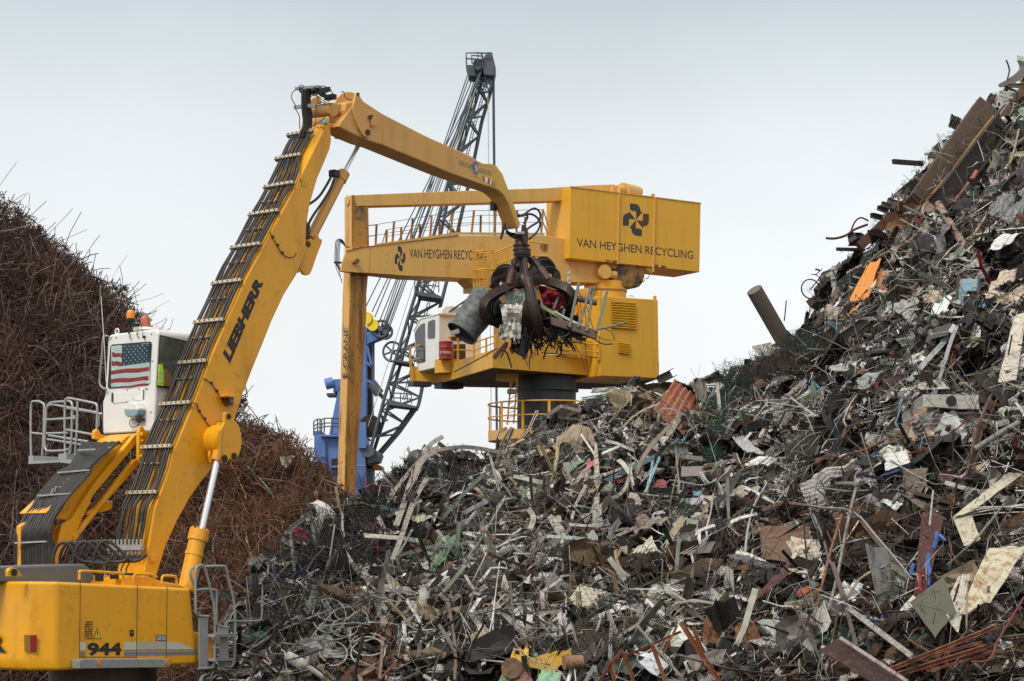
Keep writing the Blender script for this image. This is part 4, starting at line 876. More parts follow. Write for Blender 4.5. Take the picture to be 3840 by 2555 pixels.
# ring walkway
zt_ = P(*zp('G', (1285,968)), PC.y-2.7).z; zf_ = P(*zp('G', (1285,1175)), PC.y-2.7).z-.1
RR = 2.72
circ = lambda R, z, n=48: [pcx+V((math.cos(a)*R, math.sin(a)*R, z)) for a in np.linspace(0, 2*math.pi, n+1)[:-1]]
m = MB(); m.tube(circ(RR, zt_), .04, 6, closed=True); m.tube(circ(RR, (zt_+zf_)/2), .035, 6, closed=True)
for a in np.linspace(0, 2*math.pi, 15)[:-1]: d0 = V((math.cos(a+.25)*RR, math.sin(a+.25)*RR, 0)); m.beam(pcx+d0+UP*zf_, pcx+d0+UP*zt_, .12, .04, up=d0)
m.build('ring_rail', M_yecn, crn)
m = MB(); o_, i_ = circ(RR, zf_), circ(R1+.05, zf_); nn = len(o_)
vs = o_+i_+[p-UP*.45 for p in o_]+[p-UP*.45 for p in i_]; fs = []
for i in range(nn): j = (i+1) % nn; fs += [(i, j, nn+j, nn+i), (2*nn+i, 3*nn+i, 3*nn+j, 2*nn+j), (i, 2*nn+i, 2*nn+j, j)]
m.add(vs, fs); m.build('ring_walkway', M_yec, crn)
# ladder to the walkway
lad = lambda p: P(*zp('G', p), PC.y-1.9)
m = MB(); A1, A2, B1, B2 = lad((1000,795)), lad((968,1165)), lad((1055,740)), lad((1020,1155)); m.beam(A1, A2, .05, .07, up=nC); m.beam(B1, B2, .05, .07, up=nC)
for i in range(10): m.cyl(A1.lerp(A2, (i+.5)/10), B1.lerp(B2, (i+.5)/10), .018, 6)
m.build('ladder', M_yecn, crn)
m = MB(); m.prism([lad(p) for p in [(880,730),(1060,735),(1050,790),(1000,805),(880,795)]], V((0,1.2,0))); m.build('ladder_hatch', M_yec, crn, bevel=.02)
m = MB(); a = lad((1003,898)); m.box(a, V((.2,0,0)), V((0,.15,0)), UP*.11); m.build('flood_lamp', M_grayp, crn, bevel=.05)
# caged ladder and stairs by the boom
Ec = lambda p, s=sBm+.9: pn(s).at(zp('E', p))
for y in (900, 1080, 1272):
    m = MB(); c0_ = (Ec((1405,y))+Ec((1588,y)))/2; rx = (Ec((1588,y))-Ec((1405,y))).length/2
    ux = (Ec((1588,y))-Ec((1405,y))).normalized()
    m.tube([c0_+ux*rx*math.cos(t)+nC*.42*math.sin(t) for t in np.linspace(0, 6.283, 21)[:-1]], .03, 6, closed=True); m.build('cage_hoop', M_yecn, crn)
m = MB()
for x, y0, y1 in ((1403,900,1400),(1432,905,1300),(1458,910,1340),(1500,900,1280),(1530,905,1275),(1585,905,1290)):
    m.beam(Ec((x,y0)), Ec((x,y1)), .05, .03, up=nC)
for i in range(14): m.cyl(Ec((1455,915+i*30)), Ec((1530,912+i*30)), .02, 6)
m.build('caged_ladder', M_yecn, crn)
for pts in ([(1600,912),(1780,838)], [(1600,1032),(1790,962)], [(1940,800),(2100,820),(2150,830)], [(1980,938),(2130,945)]):
    m = MB(); m.tube([Ec(p, sBm+.6) for p in pts], .035, 6); m.build('stair_rail', M_yecn, crn)
for a, b, w_ in (((1605,915),(1600,1180),.2), ((1723,865),(1722,1060),.2), ((1645,1025),(1650,1090),.1), ((1992,775),(1985,960),.12)):
    MB().beam(Ec(a, sBm+.6), Ec(b, sBm+.6), w_, .05, up=nC).build('rail_post', M_yecn, crn)
m = MB(); m.beam(Ec((1405,1250), sBm+.5), Ec((1600,1180), sBm+.5), .1, .25); m.beam(Ec((1405,1290), sBm+.3), Ec((1600,1220), sBm+.3), .1, .2); m.build('stair_stringer', M_yec, crn)

# ================================================================== harbour crane (far, blue tower + slate lattice jib)
DH = 160.0
H_ = lambda k, p, d=DH: P(*zp(k, p), d)
hb = H_('H', (330,1500))
hc = thing('harbour_crane', (hb.x, hb.y+2, 0), 'tall harbour crane far behind with a blue tower and dark slate lattice jib leaning right', 'crane')
def hbx(k, pts, d, w_, name, mt, bev=.03): return MB().prism([H_(k, p, d) for p in pts], V((0, w_, 0))).build(name, mt, hc, bevel=bev)
hbx('H', [(55,1012),(108,1012),(108,2330),(55,2330)], DH, 4, 'tower_column', M_blue)
hbx('H', [(108,1052),(430,1050),(436,1250),(436,2330),(108,2330)], DH-1, 5, 'tower', M_blue)
hbx('H', [(100,1040),(435,1038),(436,1054),(100,1056)], DH-1.6, 6, 'tower_flange', M_blue)
hbx('H', [(380,950),(437,950),(437,1140),(380,1140)], DH-1.8, 2, 'tower_box', M_blue)
hbx('H', [(165,1035),(220,760),(248,630),(300,250),(438,240),(440,1035)], DH, 4, 'upper_mast', M_blue)
hbx('H', [(440,250),(483,270),(478,700),(485,930),(440,1040)], DH+1.5, 2, 'mast_recess', M_dkst)
hbx('H', [(180,1215),(240,1215),(240,1300),(180,1300)], DH-1.9, .8, 'machinery_opening', M_blk)
hbx('H', [(170,1268),(430,1262),(430,1275),(170,1285)], DH-2.2, .6, 'machinery_shelf', M_blue)
hbx('H', [(130,1090),(136,1090),(150,1560),(140,1560)], DH-1.3, .3, 'tower_rib', M_blue); hbx('H', [(424,1050),(430,1050),(430,1560),(424,1560)], DH-1.3, .3, 'tower_rib', M_yepole)
hbx('H', [(442,290),(545,238),(590,250),(595,300),(560,325),(445,372)], DH-1, 1.6, 'sheave_arm', M_blue)
hbx('H', [(195,632),(245,630),(245,720),(195,725)], DH, 2, 'winch_housing', M_blue); hbx('H', [(143,735),(218,732),(212,757),(150,757)], DH, 1.5, 'winch_platform', M_dkst)
m = MB(); m.cyl(H_('H', (138,670)), H_('H', (195,655)), .42, 16); m.build('winch_motor', M_blue, hc)
m = MB()
for k, p, r_ in (('H',(440,185),.48), ('H',(490,235),.44)): a = H_(k, p, DH-1.2); m.disc_plate(a, V((0.3,1,0)).normalized(), r_, .3, 26)
m.build('yellow_sheave', M_ylw2, hc)
def wheel(c, R, r, par, name, mt, sp_=6, ax=V((.25,1,0)).normalized()):
    u = ax.cross(UP).normalized(); m = MB(); m.tube([c+u*R*math.cos(t)+UP*R*math.sin(t) for t in np.linspace(0, 6.283, 25)[:-1]], r, 6, closed=True)
    for i in range(sp_): t = i*math.pi*2/sp_+.3; m.cyl(c, c+u*R*math.cos(t)+UP*R*math.sin(t), r*.8, 6)
    m.cyl(c-ax*r*2, c+ax*r*2, r*2, 10); return m.build(name, mt, par)
wheel(H_('H', (548,262), DH-1.3), .6, .1, hc, 'sheave', M_lat); wheel(H_('H', (580,285), DH-1.3), .5, .1, hc, 'sheave', M_lat)
wheel(H_('H', (630,430), DH-1), .72, .09, hc, 'sheave', M_lat); wheel(H_('L', (400,312), DH-1), .55, .08, hc, 'sheave', M_lat)
m = MB(); m.tube([H_('H', (468,978), DH-1), H_('H', (468,978), DH+1)], .85, 24); m.build('cable_drum', M_rub, hc)
m = MB(); m.cyl(H_('H', (475,660), DH-1), H_('H', (535,740), DH-1), .38, 16); m.cyl(H_('H', (535,740), DH-1), H_('H', (570,775), DH-1), .15, 10); m.build('luffing_cylinder', M_lat, hc)
m = MB()
for a, b in (((440,505),(480,545)),((480,545),(445,390)),((445,640),(480,660))): m.beam(H_('H', a), H_('H', b), .18, .18)
m.build('mast_brace', M_blue, hc)
# railings on the tower
m = MB()
T_ = [(52,942),(80,925),(98,925),(110,930),(130,920),(185,918),(240,918)]; 
for f_ in (0, 35, 60): m.tube([H_('H', (x, y+f_)) for x, y in T_], .05, 5)
for x, y in T_: m.beam(H_('H', (x, y)), H_('H', (x, y+105)), .1, .1)
m.build('tower_rail', M_lat, hc)
# lattice jib
cA = [(1388,1690),(1443,1488),(1525,1210),(1558,1105),(1573,1044),(1626,885),(1655,776),(1684,676),(1714,567),(1790,307),(1806,262)]
cB = [(1402,1692),(1468,1488),(1546,1210),(1576,1116),(1601,1044),(1651,885),(1674,776),(1699,676),(1730,567),(1806,307),(1818,262)]
cC = [(1428,1702),(1498,1621),(1568,1523),(1574,1500),(1590,1420),(1647,1166),(1678,1044),(1714,879),(1739,768),(1756,699),(1779,594),(1806,459),(1838,350),(1852,262)]
cD = [(1418,1700),(1480,1650),(1552,1545)]
m = MB(); 
for c_, d_, r_ in ((cA, DH-1.2, .13), (cB, DH+1.2, .13), (cC, DH, .14)): m.tube([P(x, y, d_) for x, y in c_], r_, 8)
m.tube([P(x-18, y+10, DH+1.2) for x, y in cC[:3]], .15, 8)
m.build('jib_chord', M_lat, hc)
def atY(c_, Y):
    for a, b in zip(c_, c_[1:]):
        if min(a[1], b[1]) <= Y <= max(a[1], b[1]): t = (Y-a[1])/(b[1]-a[1]+1e-9); return a[0]+(b[0]-a[0])*t
    return c_[-1][0]
m = MB(); Y = 1640; s_ = 0
while Y > 290:
    st_ = 62 if Y < 1500 else 50
    for c_, d_ in ((cA, DH-1.2), (cB, DH+1.2)):
        a, b = (atY(c_, Y), Y), (atY(cC, Y-st_), Y-st_)
        a2, b2_ = (atY(cC, Y-st_), Y-st_), (atY(c_, Y-2*st_), max(Y-2*st_, 270))
        m.beam(P(*a, d_), P(*b, DH), .12, .12); m.beam(P(*a2, DH), P(*b2_, d_), .12, .12)
    m.beam(P(atY(cA, Y), Y, DH-1.2), P(atY(cB, Y-st_), Y-st_, DH+1.2), .1, .1); m.beam(P(atY(cB, Y-st_), Y-st_, DH+1.2), P(atY(cA, Y-2*st_), Y-2*st_, DH-1.2), .1, .1)
    if s_ % 2 == 0: m.beam(P(atY(cA, Y), Y, DH-1.2), P(atY(cC, Y-12), Y-12, DH), .14, .14)
    Y -= 2*st_; s_ += 1
m.build('jib_bracing', M_lat, hc)
# ladder in the jib
m = MB(); lp = [(x*.55+y_*.45, y) for (x, y), y_ in (((atY(cB, Y), Y), atY(cC, Y)) for Y in range(1500, 270, -12))]
m.tube([P(x-4, y, DH) for x, y in lp], .04, 4); m.tube([P(x+5, y, DH) for x, y in lp], .04, 4)
for x, y in lp[::1]: m.beam(P(x-4, y, DH), P(x+5, y, DH), .04, .04)
m.build('jib_ladder', M_lat, hc)
# platforms on the jib
def jplat(k, pts, name='jib_platform'): return hbx(k, pts, DH-1.6, 3.2, name, M_lat, 0)
jplat('E', [(825,1280),(1050,1320),(1090,1345),(1080,1360),(850,1325)]); jplat('H', [(640,490),(780,505),(780,522),(640,500)]); jplat('H', [(580,775),(810,832),(800,845),(600,820)])
for k, T_, h_ in (('E', [(825,1185),(880,1165),(960,1170),(1060,1180)], 120), ('H', [(672,415),(700,410),(755,415)], 90), ('H', [(640,735),(690,735),(740,740),(770,745)], 70)):
    m = MB()
    for f_ in (0, .5): m.tube([H_(k, (x, y+h_*f_), DH-1.5) for x, y in T_], .05, 5)
    for x, y in T_: m.beam(H_(k, (x, y), DH-1.5), H_(k, (x, y+h_), DH-1.5), .08, .08)
    m.build('platform_rail', M_lat, hc)
# foot and counter gear
hbx('H', [(435,1150),(470,1130),(552,1180),(530,1240),(440,1260)], DH-1, 3, 'jib_foot', M_lat, .1); hbx('H', [(540,890),(560,900),(600,935),(560,945)], DH-1, .5, 'jib_bracket', M_lat)
hbx('H', [(436,1220),(560,1275),(560,1298),(436,1290)], DH, 2, 'deck_beam', M_yepole)
hbx('H', [(436,1260),(490,1275),(490,2330),(436,2330)], DH, 2, 'lower_frame', M_lat)
m = MB()
for p in ((453,1162),): a = H_('H', p, DH-1.4); m.disc_plate(a, V((0,1,0)), .45, .3, 18)
m.build('jib_pin', M_lat, hc)
# head
hbx('L', [(385,180),(390,125),(405,98),(432,88),(455,100),(468,150),(478,190),(462,250),(400,245)], DH-1.5, 3, 'jib_head', M_lat, .1)
hbx('L', [(318,165),(325,140),(350,130),(395,135),(395,195),(360,215),(330,205)], DH-1.5, 2, 'head_motor', M_lat, .1)
hbx('L', [(270,172),(385,178),(360,250),(292,246)], DH-.5, 2.2, 'head_platform', M_lat, .0)
m = MB()
for pts in ([(275,170),(273,92),(355,90),(400,92),(450,90),(455,105)], [(315,165),(310,108),(385,112)], [(273,130),(390,136)]): m.tube([H_('L', p, DH-1.8) for p in pts], .06, 5)
m.beam(H_('L', (355,90), DH-1.8), H_('L', (355,160), DH-1.8), .08, .08); m.build('head_rail', M_lat, hc)
hbx('L', [(290,432),(312,428),(310,470),(285,478)], DH-2, 1, 'jib_box', M_lat)
# ropes
ropes = [((1752,285),(1435,1215)), ((1759,290),(1441,1220)), ((1778,305),(1447,1228)), ((1782,310),(1452,1235)), ((1752,390),(1425,1200)), ((1786,330),(1456,1240)), ((1757,400),(1443,1225)), ((1795,300),(1372,1150)), ((1800,302),(1395,1170)), ((1770,300),(1405,1190))]
for a, b in ropes: MB().cyl(P(*a, DH-1.6), P(*b, DH-1.6), .045, 5).build('rope', M_lat, hc)
for x0, x1, y1 in ((1847,1862,1700), (1852,1866,1700)): MB().cyl(P(x0, 260, DH-1), P(x1, y1, DH-1), .055, 5).build('hoist_rope', M_lat, hc)
MB().cyl(P(1829, 300, DH-1), P(1843, 1640, DH-1), .03, 5).build('pale_rope', M_zinc, hc)
MB().cyl(P(1785, 330, DH-2), P(1380, 1600, DH-2), .03, 5).build('pale_rope', M_zinc, hc)
for x in (398, 405): MB().cyl(H_('H', (x+90, 350)), H_('H', (x+90, 700)), .05, 5).build('rope', M_lat, hc)
# ================================================================== grapple (hangs from the stick)
GD = 45.9
gp = lambda p, o=0.0: P(*zp('I', p), GD+o)
gt = gp((830, 60)); grp = thing('scrap_grapple', (gt.x, gt.y, gp((830,1160)).z), 'greasy black claw grapple hanging from the excavator stick with scrap in its tines', 'grapple')
def rod(pts, r, name, mt, par=grp, sub=3, n=10, k='I', **kw): return MB().tube(smoothpts([P(*zp(k, p[:2]), GD+(p[2] if len(p) > 2 else 0)) for p in pts], sub), r, n).build(name, mt, par, **kw)
# shackle
m = MB(); m.prism([gp(p, -.1) for p in [(700,20),(740,50),(770,85),(850,80),(900,60),(915,95),(900,110),(800,122),(745,95),(700,55)]], V((0,.2,0)))
m.prism([gp(p, -.22) for p in [(872,-20),(915,-25),(930,20),(945,60),(940,160),(925,195),(905,200),(885,150),(865,90)]], V((0,.08,0)))
m.prism([gp(p, .18) for p in [(872,-20),(915,-25),(930,20),(945,60),(940,160),(925,195),(905,200),(885,150),(865,90)]], V((0,.08,0)))
m.build('shackle', M_grap, grp, bevel=.02)
m = MB(); m.box(gp((855,75), -.15), V((.1,0,0)), V((0,.1,0)), UP*.03); m.build('shackle_pad', M_grayp, grp, bevel=.01)
ax_ = [(860,110),(862,150),(868,190),(870,215),(872,240),(876,262),(880,290),(884,320),(886,345)]
rr_ = [.10,.13,.14,.17,.15,.19,.18,.17,.13]
m = MB(); m.tube([gp(p) for p in ax_], [r*1.0 for r in rr_], 22); rt_ = m.build('rotator', M_grap, grp)
m = MB()
for y, r_ in ((205,.185),(250,.2),(300,.19),(325,.17)): m.tube([gp((868+(y-190)*.1,y-6)), gp((868+(y-190)*.1,y+6))], r_, 22)
m.build('rotator_ring', M_grap, rt_)
# head block
m = MB(); m.tube([gp((886,340)), gp((900,470)), gp((905,560)), gp((900,640)), gp((900,680))], [.1,.09,.2,.24,.12], 14); m.build('tine_hub', M_grap, grp)
def cylg(a, b, c, name='tine_cylinder'):
    A1, A2, A3 = [P(*zp('I', p[:2]), GD+p[2]) for p in (a, b, c)]
    o_ = MB().cyl(A2, A3, .082, 16).build(name, mat_cyl, grp); MB().cyl(A1, A2, .058, 14).build('rod', M_grap, o_); return o_
mat_cyl = mat('rusty_cylinder', (.10,.055,.035), .5, .3, .25, (.03,.022,.018), .7, 4)
cylg((805,345,-.05), (775,470,-.15), (738,625,-.25)); cylg((905,350,-.15), (925,560,-.5), (965,705,-.75)); cylg((985,330,-.05), (1070,450,-.15), (1160,570,-.25))
cylg((870,350,.15), (840,450,.4), (800,520,.6)); cylg((950,345,.15), (1010,430,.35), (1060,480,.55))
for pts in ([(770,360,-.2),(765,390,-.2),(790,430,-.2),(770,470,-.2)], [(830,380,-.1),(850,430,-.2),(880,440,-.2),(870,380,-.1)], [(960,420,-.1),(985,440,-.1),(980,390,-.1)], [(840,330,-.1),(830,390,-.1),(850,410,-.1)]): rod(pts, .014, 'hose', M_rub, n=6)
def tine(pts, ws, th, wdir, name='tine', edge=True):
    ps = smoothpts([P(*zp('I', p[:2]), GD+p[2]) for p in pts], 4); n = len(ps)
    wv = [wdir.normalized()*np.interp(i/(n-1), np.linspace(0, 1, len(ws)), ws) for i in range(n)]
    m = MB(); m.ribbon(ps, wv, th, smooth=False)
    if edge:
        for sgn in (-.46, .46): m.ribbon([p+w_*sgn for p, w_ in zip(ps, wv)], [w_*.1 for w_ in wv], th*1.9)
    return m.build(name, M_grap, grp, bevel=.01)
tine([(900,590,-.1),(800,610,-.15),(700,660,-.2),(590,720,-.3),(520,790,-.35),(495,870,-.35),(505,960,-.3),(560,1010,-.2),(640,1035,-.1)], [.2,.24,.3,.36,.40,.42,.36,.26,.12], .09, V((.35,.9,.12)))
tine([(960,600,-.1),(1100,580,-.15),(1230,610,-.2),(1330,660,-.25),(1395,740,-.25),(1400,820,-.2),(1350,890,-.1)], [.2,.26,.34,.38,.38,.28,.12], .09, V((-.35,.9,.12)))
tine([(940,560,-.4),(955,680,-.75),(975,780,-.95),(1000,880,-1.0),(1030,1000,-.95),(1050,1100,-.8),(1055,1165,-.6)], [.16,.16,.2,.22,.22,.2,.14], .12, V((1,.1,-.1)))
tine([(960,740,-.7),(955,860,-.85),(960,960,-.85),(985,1050,-.75),(1010,1110,-.6)], [.1,.36,.52,.42,.18], .06, V((1,.2,0)), 'tine_shell', False)
tine([(880,560,.1),(760,470,.45),(680,455,.6),(620,490,.7),(590,560,.7),(600,640,.6)], [.3,.3,.36,.38,.3,.2], .09, V((.1,.9,.3)))
tine([(850,600,.0),(740,545,.25),(660,560,.35),(600,600,.4),(575,660,.4)], [.3,.3,.3,.3,.2], .08, V((.2,.9,.3)))
tine([(960,520,.2),(1050,400,.5),(1120,375,.65),(1180,410,.75),(1200,480,.7)], [.3,.3,.34,.34,.2], .09, V((-.1,.9,.3)))
tine([(1000,560,.1),(1100,470,.3),(1170,455,.4),(1230,490,.45),(1245,560,.4)], [.3,.3,.3,.3,.2], .08, V((-.2,.9,.3)))
# ------------------------------------------------ load in the grapple: each a thing of its own
def loose(mb, name, mt, label, cat, **k): return mb.build(name, mt, None, label=label, category=cat, **k)
M_tank = mat('weathered_galvanised', (.17,.19,.185), .5, .35, .3, (.06,.048,.035), .8, 3.0, bump=.2, bscale=6, lo=.42, hi=.62)
ta, tb_ = gp((520,760), .15), gp((255,1110), -.1); axt = (tb_-ta).normalized()
m = MB(); R0 = .37; pts = [ta, ta.lerp(tb_, .3), ta.lerp(tb_, .62), ta.lerp(tb_, .8), tb_]
m.tube(pts, [R0*1.02, R0, R0*.98, R0*.93, R0*.9], 32, caps=False)
m.tube([tb_, tb_-axt*.02, ta+axt*.05], [R0*.9, R0*.86, R0*.9], 32, caps=False)
rim = [tb_+axt*.05, tb_+axt*.10]; m.tube([tb_-axt*.04, tb_+axt*.02, tb_+axt*.10], [R0*.93, R0*.98, R0*.95], 32, caps=False)
tank = loose(m, 'metal_tank', M_tank, 'dented grey galvanised tank gripped at the left of the grapple', 'tank', fixn=False)
m = MB(); m.tube([tb_+axt*.02, tb_+axt*.03], [R0*.84, R0*.84], 24); m.build('dark_opening', M_blk, tank)
m = MB(); m.beam(gp((115,1145), -.45), gp((205,1115), -.45), .1, .09); m.build('spout', M_gal, tank)
rod([(95,918),(160,870),(260,800),(370,730),(450,695),(520,683),(600,690)], .02, 'bent_rod', M_grap, None, label='long dark rod sticking out left from the grapple above the tank', category='rod')
def crumple(px, k, d0, amp, name, mt, label, cat, nx=9, ny=9, seed=1, th=.006, par=None, fn=None):
    C4 = [P(*zp(k, p[:2]), d0+(p[2] if len(p) > 2 else 0)) for p in px]; rg = random.Random(seed); m = MB(); vs = []
    sc_ = max((C4[1]-C4[0]).length, (C4[3]-C4[0]).length)
    for j in range(ny):
        for i in range(nx):
            u, v_ = i/(nx-1), j/(ny-1); p = bil(C4, u, v_)
            nse = mnoise.noise(V((u*3.1+seed*7.7, v_*3.1, seed)))+.5*mnoise.noise(V((u*8+seed, v_*8, 3.3)))
            p = p+V((rg.uniform(-.012,.012)*sc_, -nse*amp, rg.uniform(-.012,.012)*sc_))
            if fn: p = fn(p, u, v_)
            vs.append(p)
    fs = []
    for j in range(ny-1):
        for i in range(nx-1):
            a = j*nx+i; fs += [(a, a+1, a+nx+1), (a, a+nx+1, a+nx)] if (i+j) % 2 else [(a, a+1, a+nx), (a+1, a+nx+1, a+nx)]
    m.add(vs, fs)
    o = m.build(name, mt, par, fixn=False)
    if label: o['label'] = label; o['category'] = cat
    sm_ = o.modifiers.new('thickness', 'SOLIDIFY'); sm_.thickness = th
    return o
M_dull = mat('dirty_cream_sheet', (.55,.53,.47), .45, .2, .15, (.10,.075,.05), .6, 4, bump=.1, lo=.45, hi=.65)
M_shiny = mat('shiny_crumpled_foil', (.6,.6,.58), .22, .9, .15, (.12,.1,.08), .5, 5)
M_mint = mat('pale_mint_sheet', (.36,.43,.36), .55, 0, .1, (.12,.1,.07), .7, 3)
M_cloth = mat('crimson_cloth', (.32,.02,.05), .85, 0, .3, (.05,.01,.012), .6, 3)
crumple([(690,1180,-.3),(860,1200,-.35),(880,840,-.3),(650,830,-.2)], 'I', GD-.85, .22, 'bent_sheet', M_dull, 'crumpled cream coloured metal sheet hanging in the middle of the grapple', 'sheet metal', seed=3)
crumple([(620,1180),(720,1240),(740,1040),(640,1050)], 'I', GD-.8, .15, 'bent_sheet', M_dull, 'smaller torn cream sheet at the lower left of the grapple load', 'sheet metal', seed=5)
crumple([(780,1255,-.1),(850,1250,-.1),(890,880,-.1),(825,830,-.1)], 'I', GD-.95, .2, 'foil_strip', M_shiny, 'shiny crumpled metal strip hanging below the grapple tines', 'sheet metal', nx=7, ny=14, seed=9)
crumple([(700,960,.1),(900,960,.1),(1060,650,.1),(700,690,.1)], 'I', GD-.25, .12, 'pale_sheet', M_mint, 'pale mint green curved sheet held inside the grapple', 'sheet metal', seed=12)
crumple([(1120,880),(1270,900),(1290,690),(1050,640)], 'I', GD-.15, .3, 'crimson_cloth', M_cloth, 'crumpled crimson cloth stuffed in the right side of the grapple', 'cloth', nx=14, ny=14, seed=15, th=.01)
crumple([(1060,560),(1150,620),(1130,520),(1040,510)], 'I', GD+.25, .2, 'crimson_cloth', M_cloth, 'small scrap of crimson cloth below the right grapple cylinder', 'cloth', seed=16, th=.01)
m = MB(); m.ribbon(smoothpts([gp(p, -.35) for p in [(1075,830),(1150,890),(1240,940),(1310,980)]], 4), V((0,.2,.09)), .02); loose(m, 'green_strip', mat('light_green_strip', (.25,.42,.16), .5, 0, .15, (.1,.1,.07), .5, 5), 'light green strip lying across the right of the grapple load', 'strip')
M_white_w = mat('worn_white_strip', (.5,.48,.42), .6, 0, .15, (.12,.09,.06), .6, 5)
m = MB(); m.ribbon(smoothpts([gp(p, -.4) for p in [(1230,910),(1330,970),(1430,1020),(1540,1070)]], 4), V((0,.1,.05)), .02); loose(m, 'white_strip', M_white_w, 'thin worn white strip beside the green strip in the grapple', 'strip')
# rack with posts
M_post = mat('grey_post', (.17,.18,.165), .6, .2, .25, (.07,.05,.035), .7, 5)
rk = thing('post_rack', gp((1450,1100), -.45), 'brown steel channel with four grey upright posts held in the grapple', 'rack')
M_chan = mat('rusty_channel', (.13,.09,.07), .6, .2, .2, (.3,.15,.06), .4, 4)
m = MB(); m.prism([gp(p, -.7) for p in [(1180,960),(1690,1110),(1680,1190),(1655,1200),(1500,1140),(1190,1050)]], V((0,.25,0))); m.build('channel', M_chan, rk, bevel=.01)
for i, (a, b) in enumerate((((1485,600),(1385,1080)), ((1618,640),(1475,1080)), ((1640,640),(1570,1120)), ((1787,685),(1672,1130)))):
    o_ = MB().beam(gp(a, -.6+.05*i), gp(b, -.72), .062, .05, up=V((0,1,0))); o_.build('post', M_post, rk, bevel=.012)
m = MB(); m.beam(gp((1270,740), -.2), gp((1215,880), -.2), .05, .05); m.beam(gp((1330,880), -.3), gp((1305,980), -.3), .05, .05); m.build('post_stub', M_post, rk)
rod([(1690,1098,-.75),(1780,1080,-.75),(1900,1050,-.75),(2000,1022,-.75)], .024, 'steel_pipe', M_post, None, label='thin grey pipe pointing right out of the grapple load', category='pipe')
rod([(1430,760,.2),(1520,780,.2),(1600,800,.2),(1680,815,.2)], .07, 'rusty_pipe', mat('brown_pipe', (.13,.08,.055), .6, .2, .2), None, label='stubby brown pipe behind the grey posts of the grapple load', category='pipe')
m = MB(); m.beam(gp((1260,500), .3), gp((1130,620), .3), .1, .05); loose(m, 'bracket_scrap', M_grap, 'dark bracket sticking up at the upper right of the grapple', 'bracket')
crumple([(1360,600),(1395,610),(1385,480),(1370,440)], 'I', GD+.2, .05, 'torn_strip', M_white_w, 'torn white strip standing up at the right of the grapple', 'strip', nx=4, ny=8)
crumple([(615,660),(650,670),(665,590),(650,580)], 'I', GD-.2, .06, 'torn_strip', M_shiny, 'small shiny torn strip on the left grapple tine', 'strip', nx=4, ny=6)
M_rustr = mat('dark_rust_metal', (.09,.04,.025), .7, .1, .3, (.25,.1,.04), .4, 5)
for i, (a, b, w_, lb) in enumerate((((720,1240),(575,1410),.09,'wide rusty bar hanging from the lower left of the grapple load'), ((720,1270),(650,1400),.04,'thin rusty bar beside the wide bar below the grapple'), ((880,1370),(910,1420),.07,'short rusty stub at the very bottom of the grapple load'), ((745,1290),(780,1360),.05,'short dark stub between the hanging bars of the grapple load'), ((1150,1090),(1200,1190),.04,'short rusty bar right of the centre tine'))):
    m = MB(); m.beam(gp(a, -.5), gp(b, -.5), w_, .03, up=V((0,1,0))); loose(m, 'rusty_bar', M_rustr, lb, 'bar')
rod([(620,1310,-.4),(590,1312,-.4),(500,1370,-.4),(350,1450,-.4),(150,1555,-.4)], .014, 'long_wire', M_rub, None, label='long thin dark wire hanging down left from the grapple', category='wire')
rod([(650,1320,-.5),(710,1345,-.5),(740,1420,-.5),(765,1510,-.5)], .02, 'long_wire', M_rub, None, label='thick dark wire ending in a pale tag below the grapple', category='wire')
crumple([(720,1520),(745,1515),(750,1490),(735,1485)], 'I', GD-.5, .03, 'tag', M_white_w, 'small pale tag on the wire below the grapple', 'tag', nx=3, ny=3)
wires_ = [[(985,1210),(975,1350),(955,1440),(958,1525)], [(1160,1060),(1230,1180),(1250,1220)], [(1100,1210),(1140,1240),(1170,1280)], [(1250,1100),(1340,1230),(1375,1300)], [(1540,870),(1560,1000),(1548,1160),(1560,1350),(1575,1560)], [(1430,1260),(1480,1330),(1530,1450),(1550,1560)], [(1600,1130),(1650,1200),(1740,1255),(1850,1255)], [(1755,1090),(1820,1120),(1850,1160),(1870,1210)], [(1480,700),(1560,850),(1610,1000),(1660,1180)], [(1020,1180),(1060,1260),(1090,1290)], [(1700,1180),(1760,1210),(1830,1215)], [(900,1400),(925,1450),(935,1490)]]
mw = MB()
for i, wq in enumerate(wires_): mw.tube(smoothpts([gp(p, -.55) for p in wq], 4), .008+.006*(i % 3 == 0), 5)
rg = random.Random(4)
for i in range(240):
    x0, y0 = rg.uniform(850, 1500), rg.uniform(1020, 1250); 
    if y0 > 1120 and x0 > 1100 and rg.random() < .5: y0 -= 90
    d_ = rg.uniform(-.6, .3); a = gp((x0, y0), d_); L_ = rg.uniform(.1, .45); dr_ = V((rg.gauss(.1,.5), rg.gauss(0,.5), rg.gauss(-.5,.5))).normalized()
    q_ = [a, a+dr_*L_*.5+V((rg.gauss(0,.04),rg.gauss(0,.04),rg.gauss(0,.04))), a+dr_*L_]; mw.tube(smoothpts(q_, 3), rg.choice((.008,.012,.02)), 5)
loose(mw, 'tangled_wire', M_rub, 'tangle of dark wire and thin rods dangling under the grapple load', 'wire', kind='stuff')
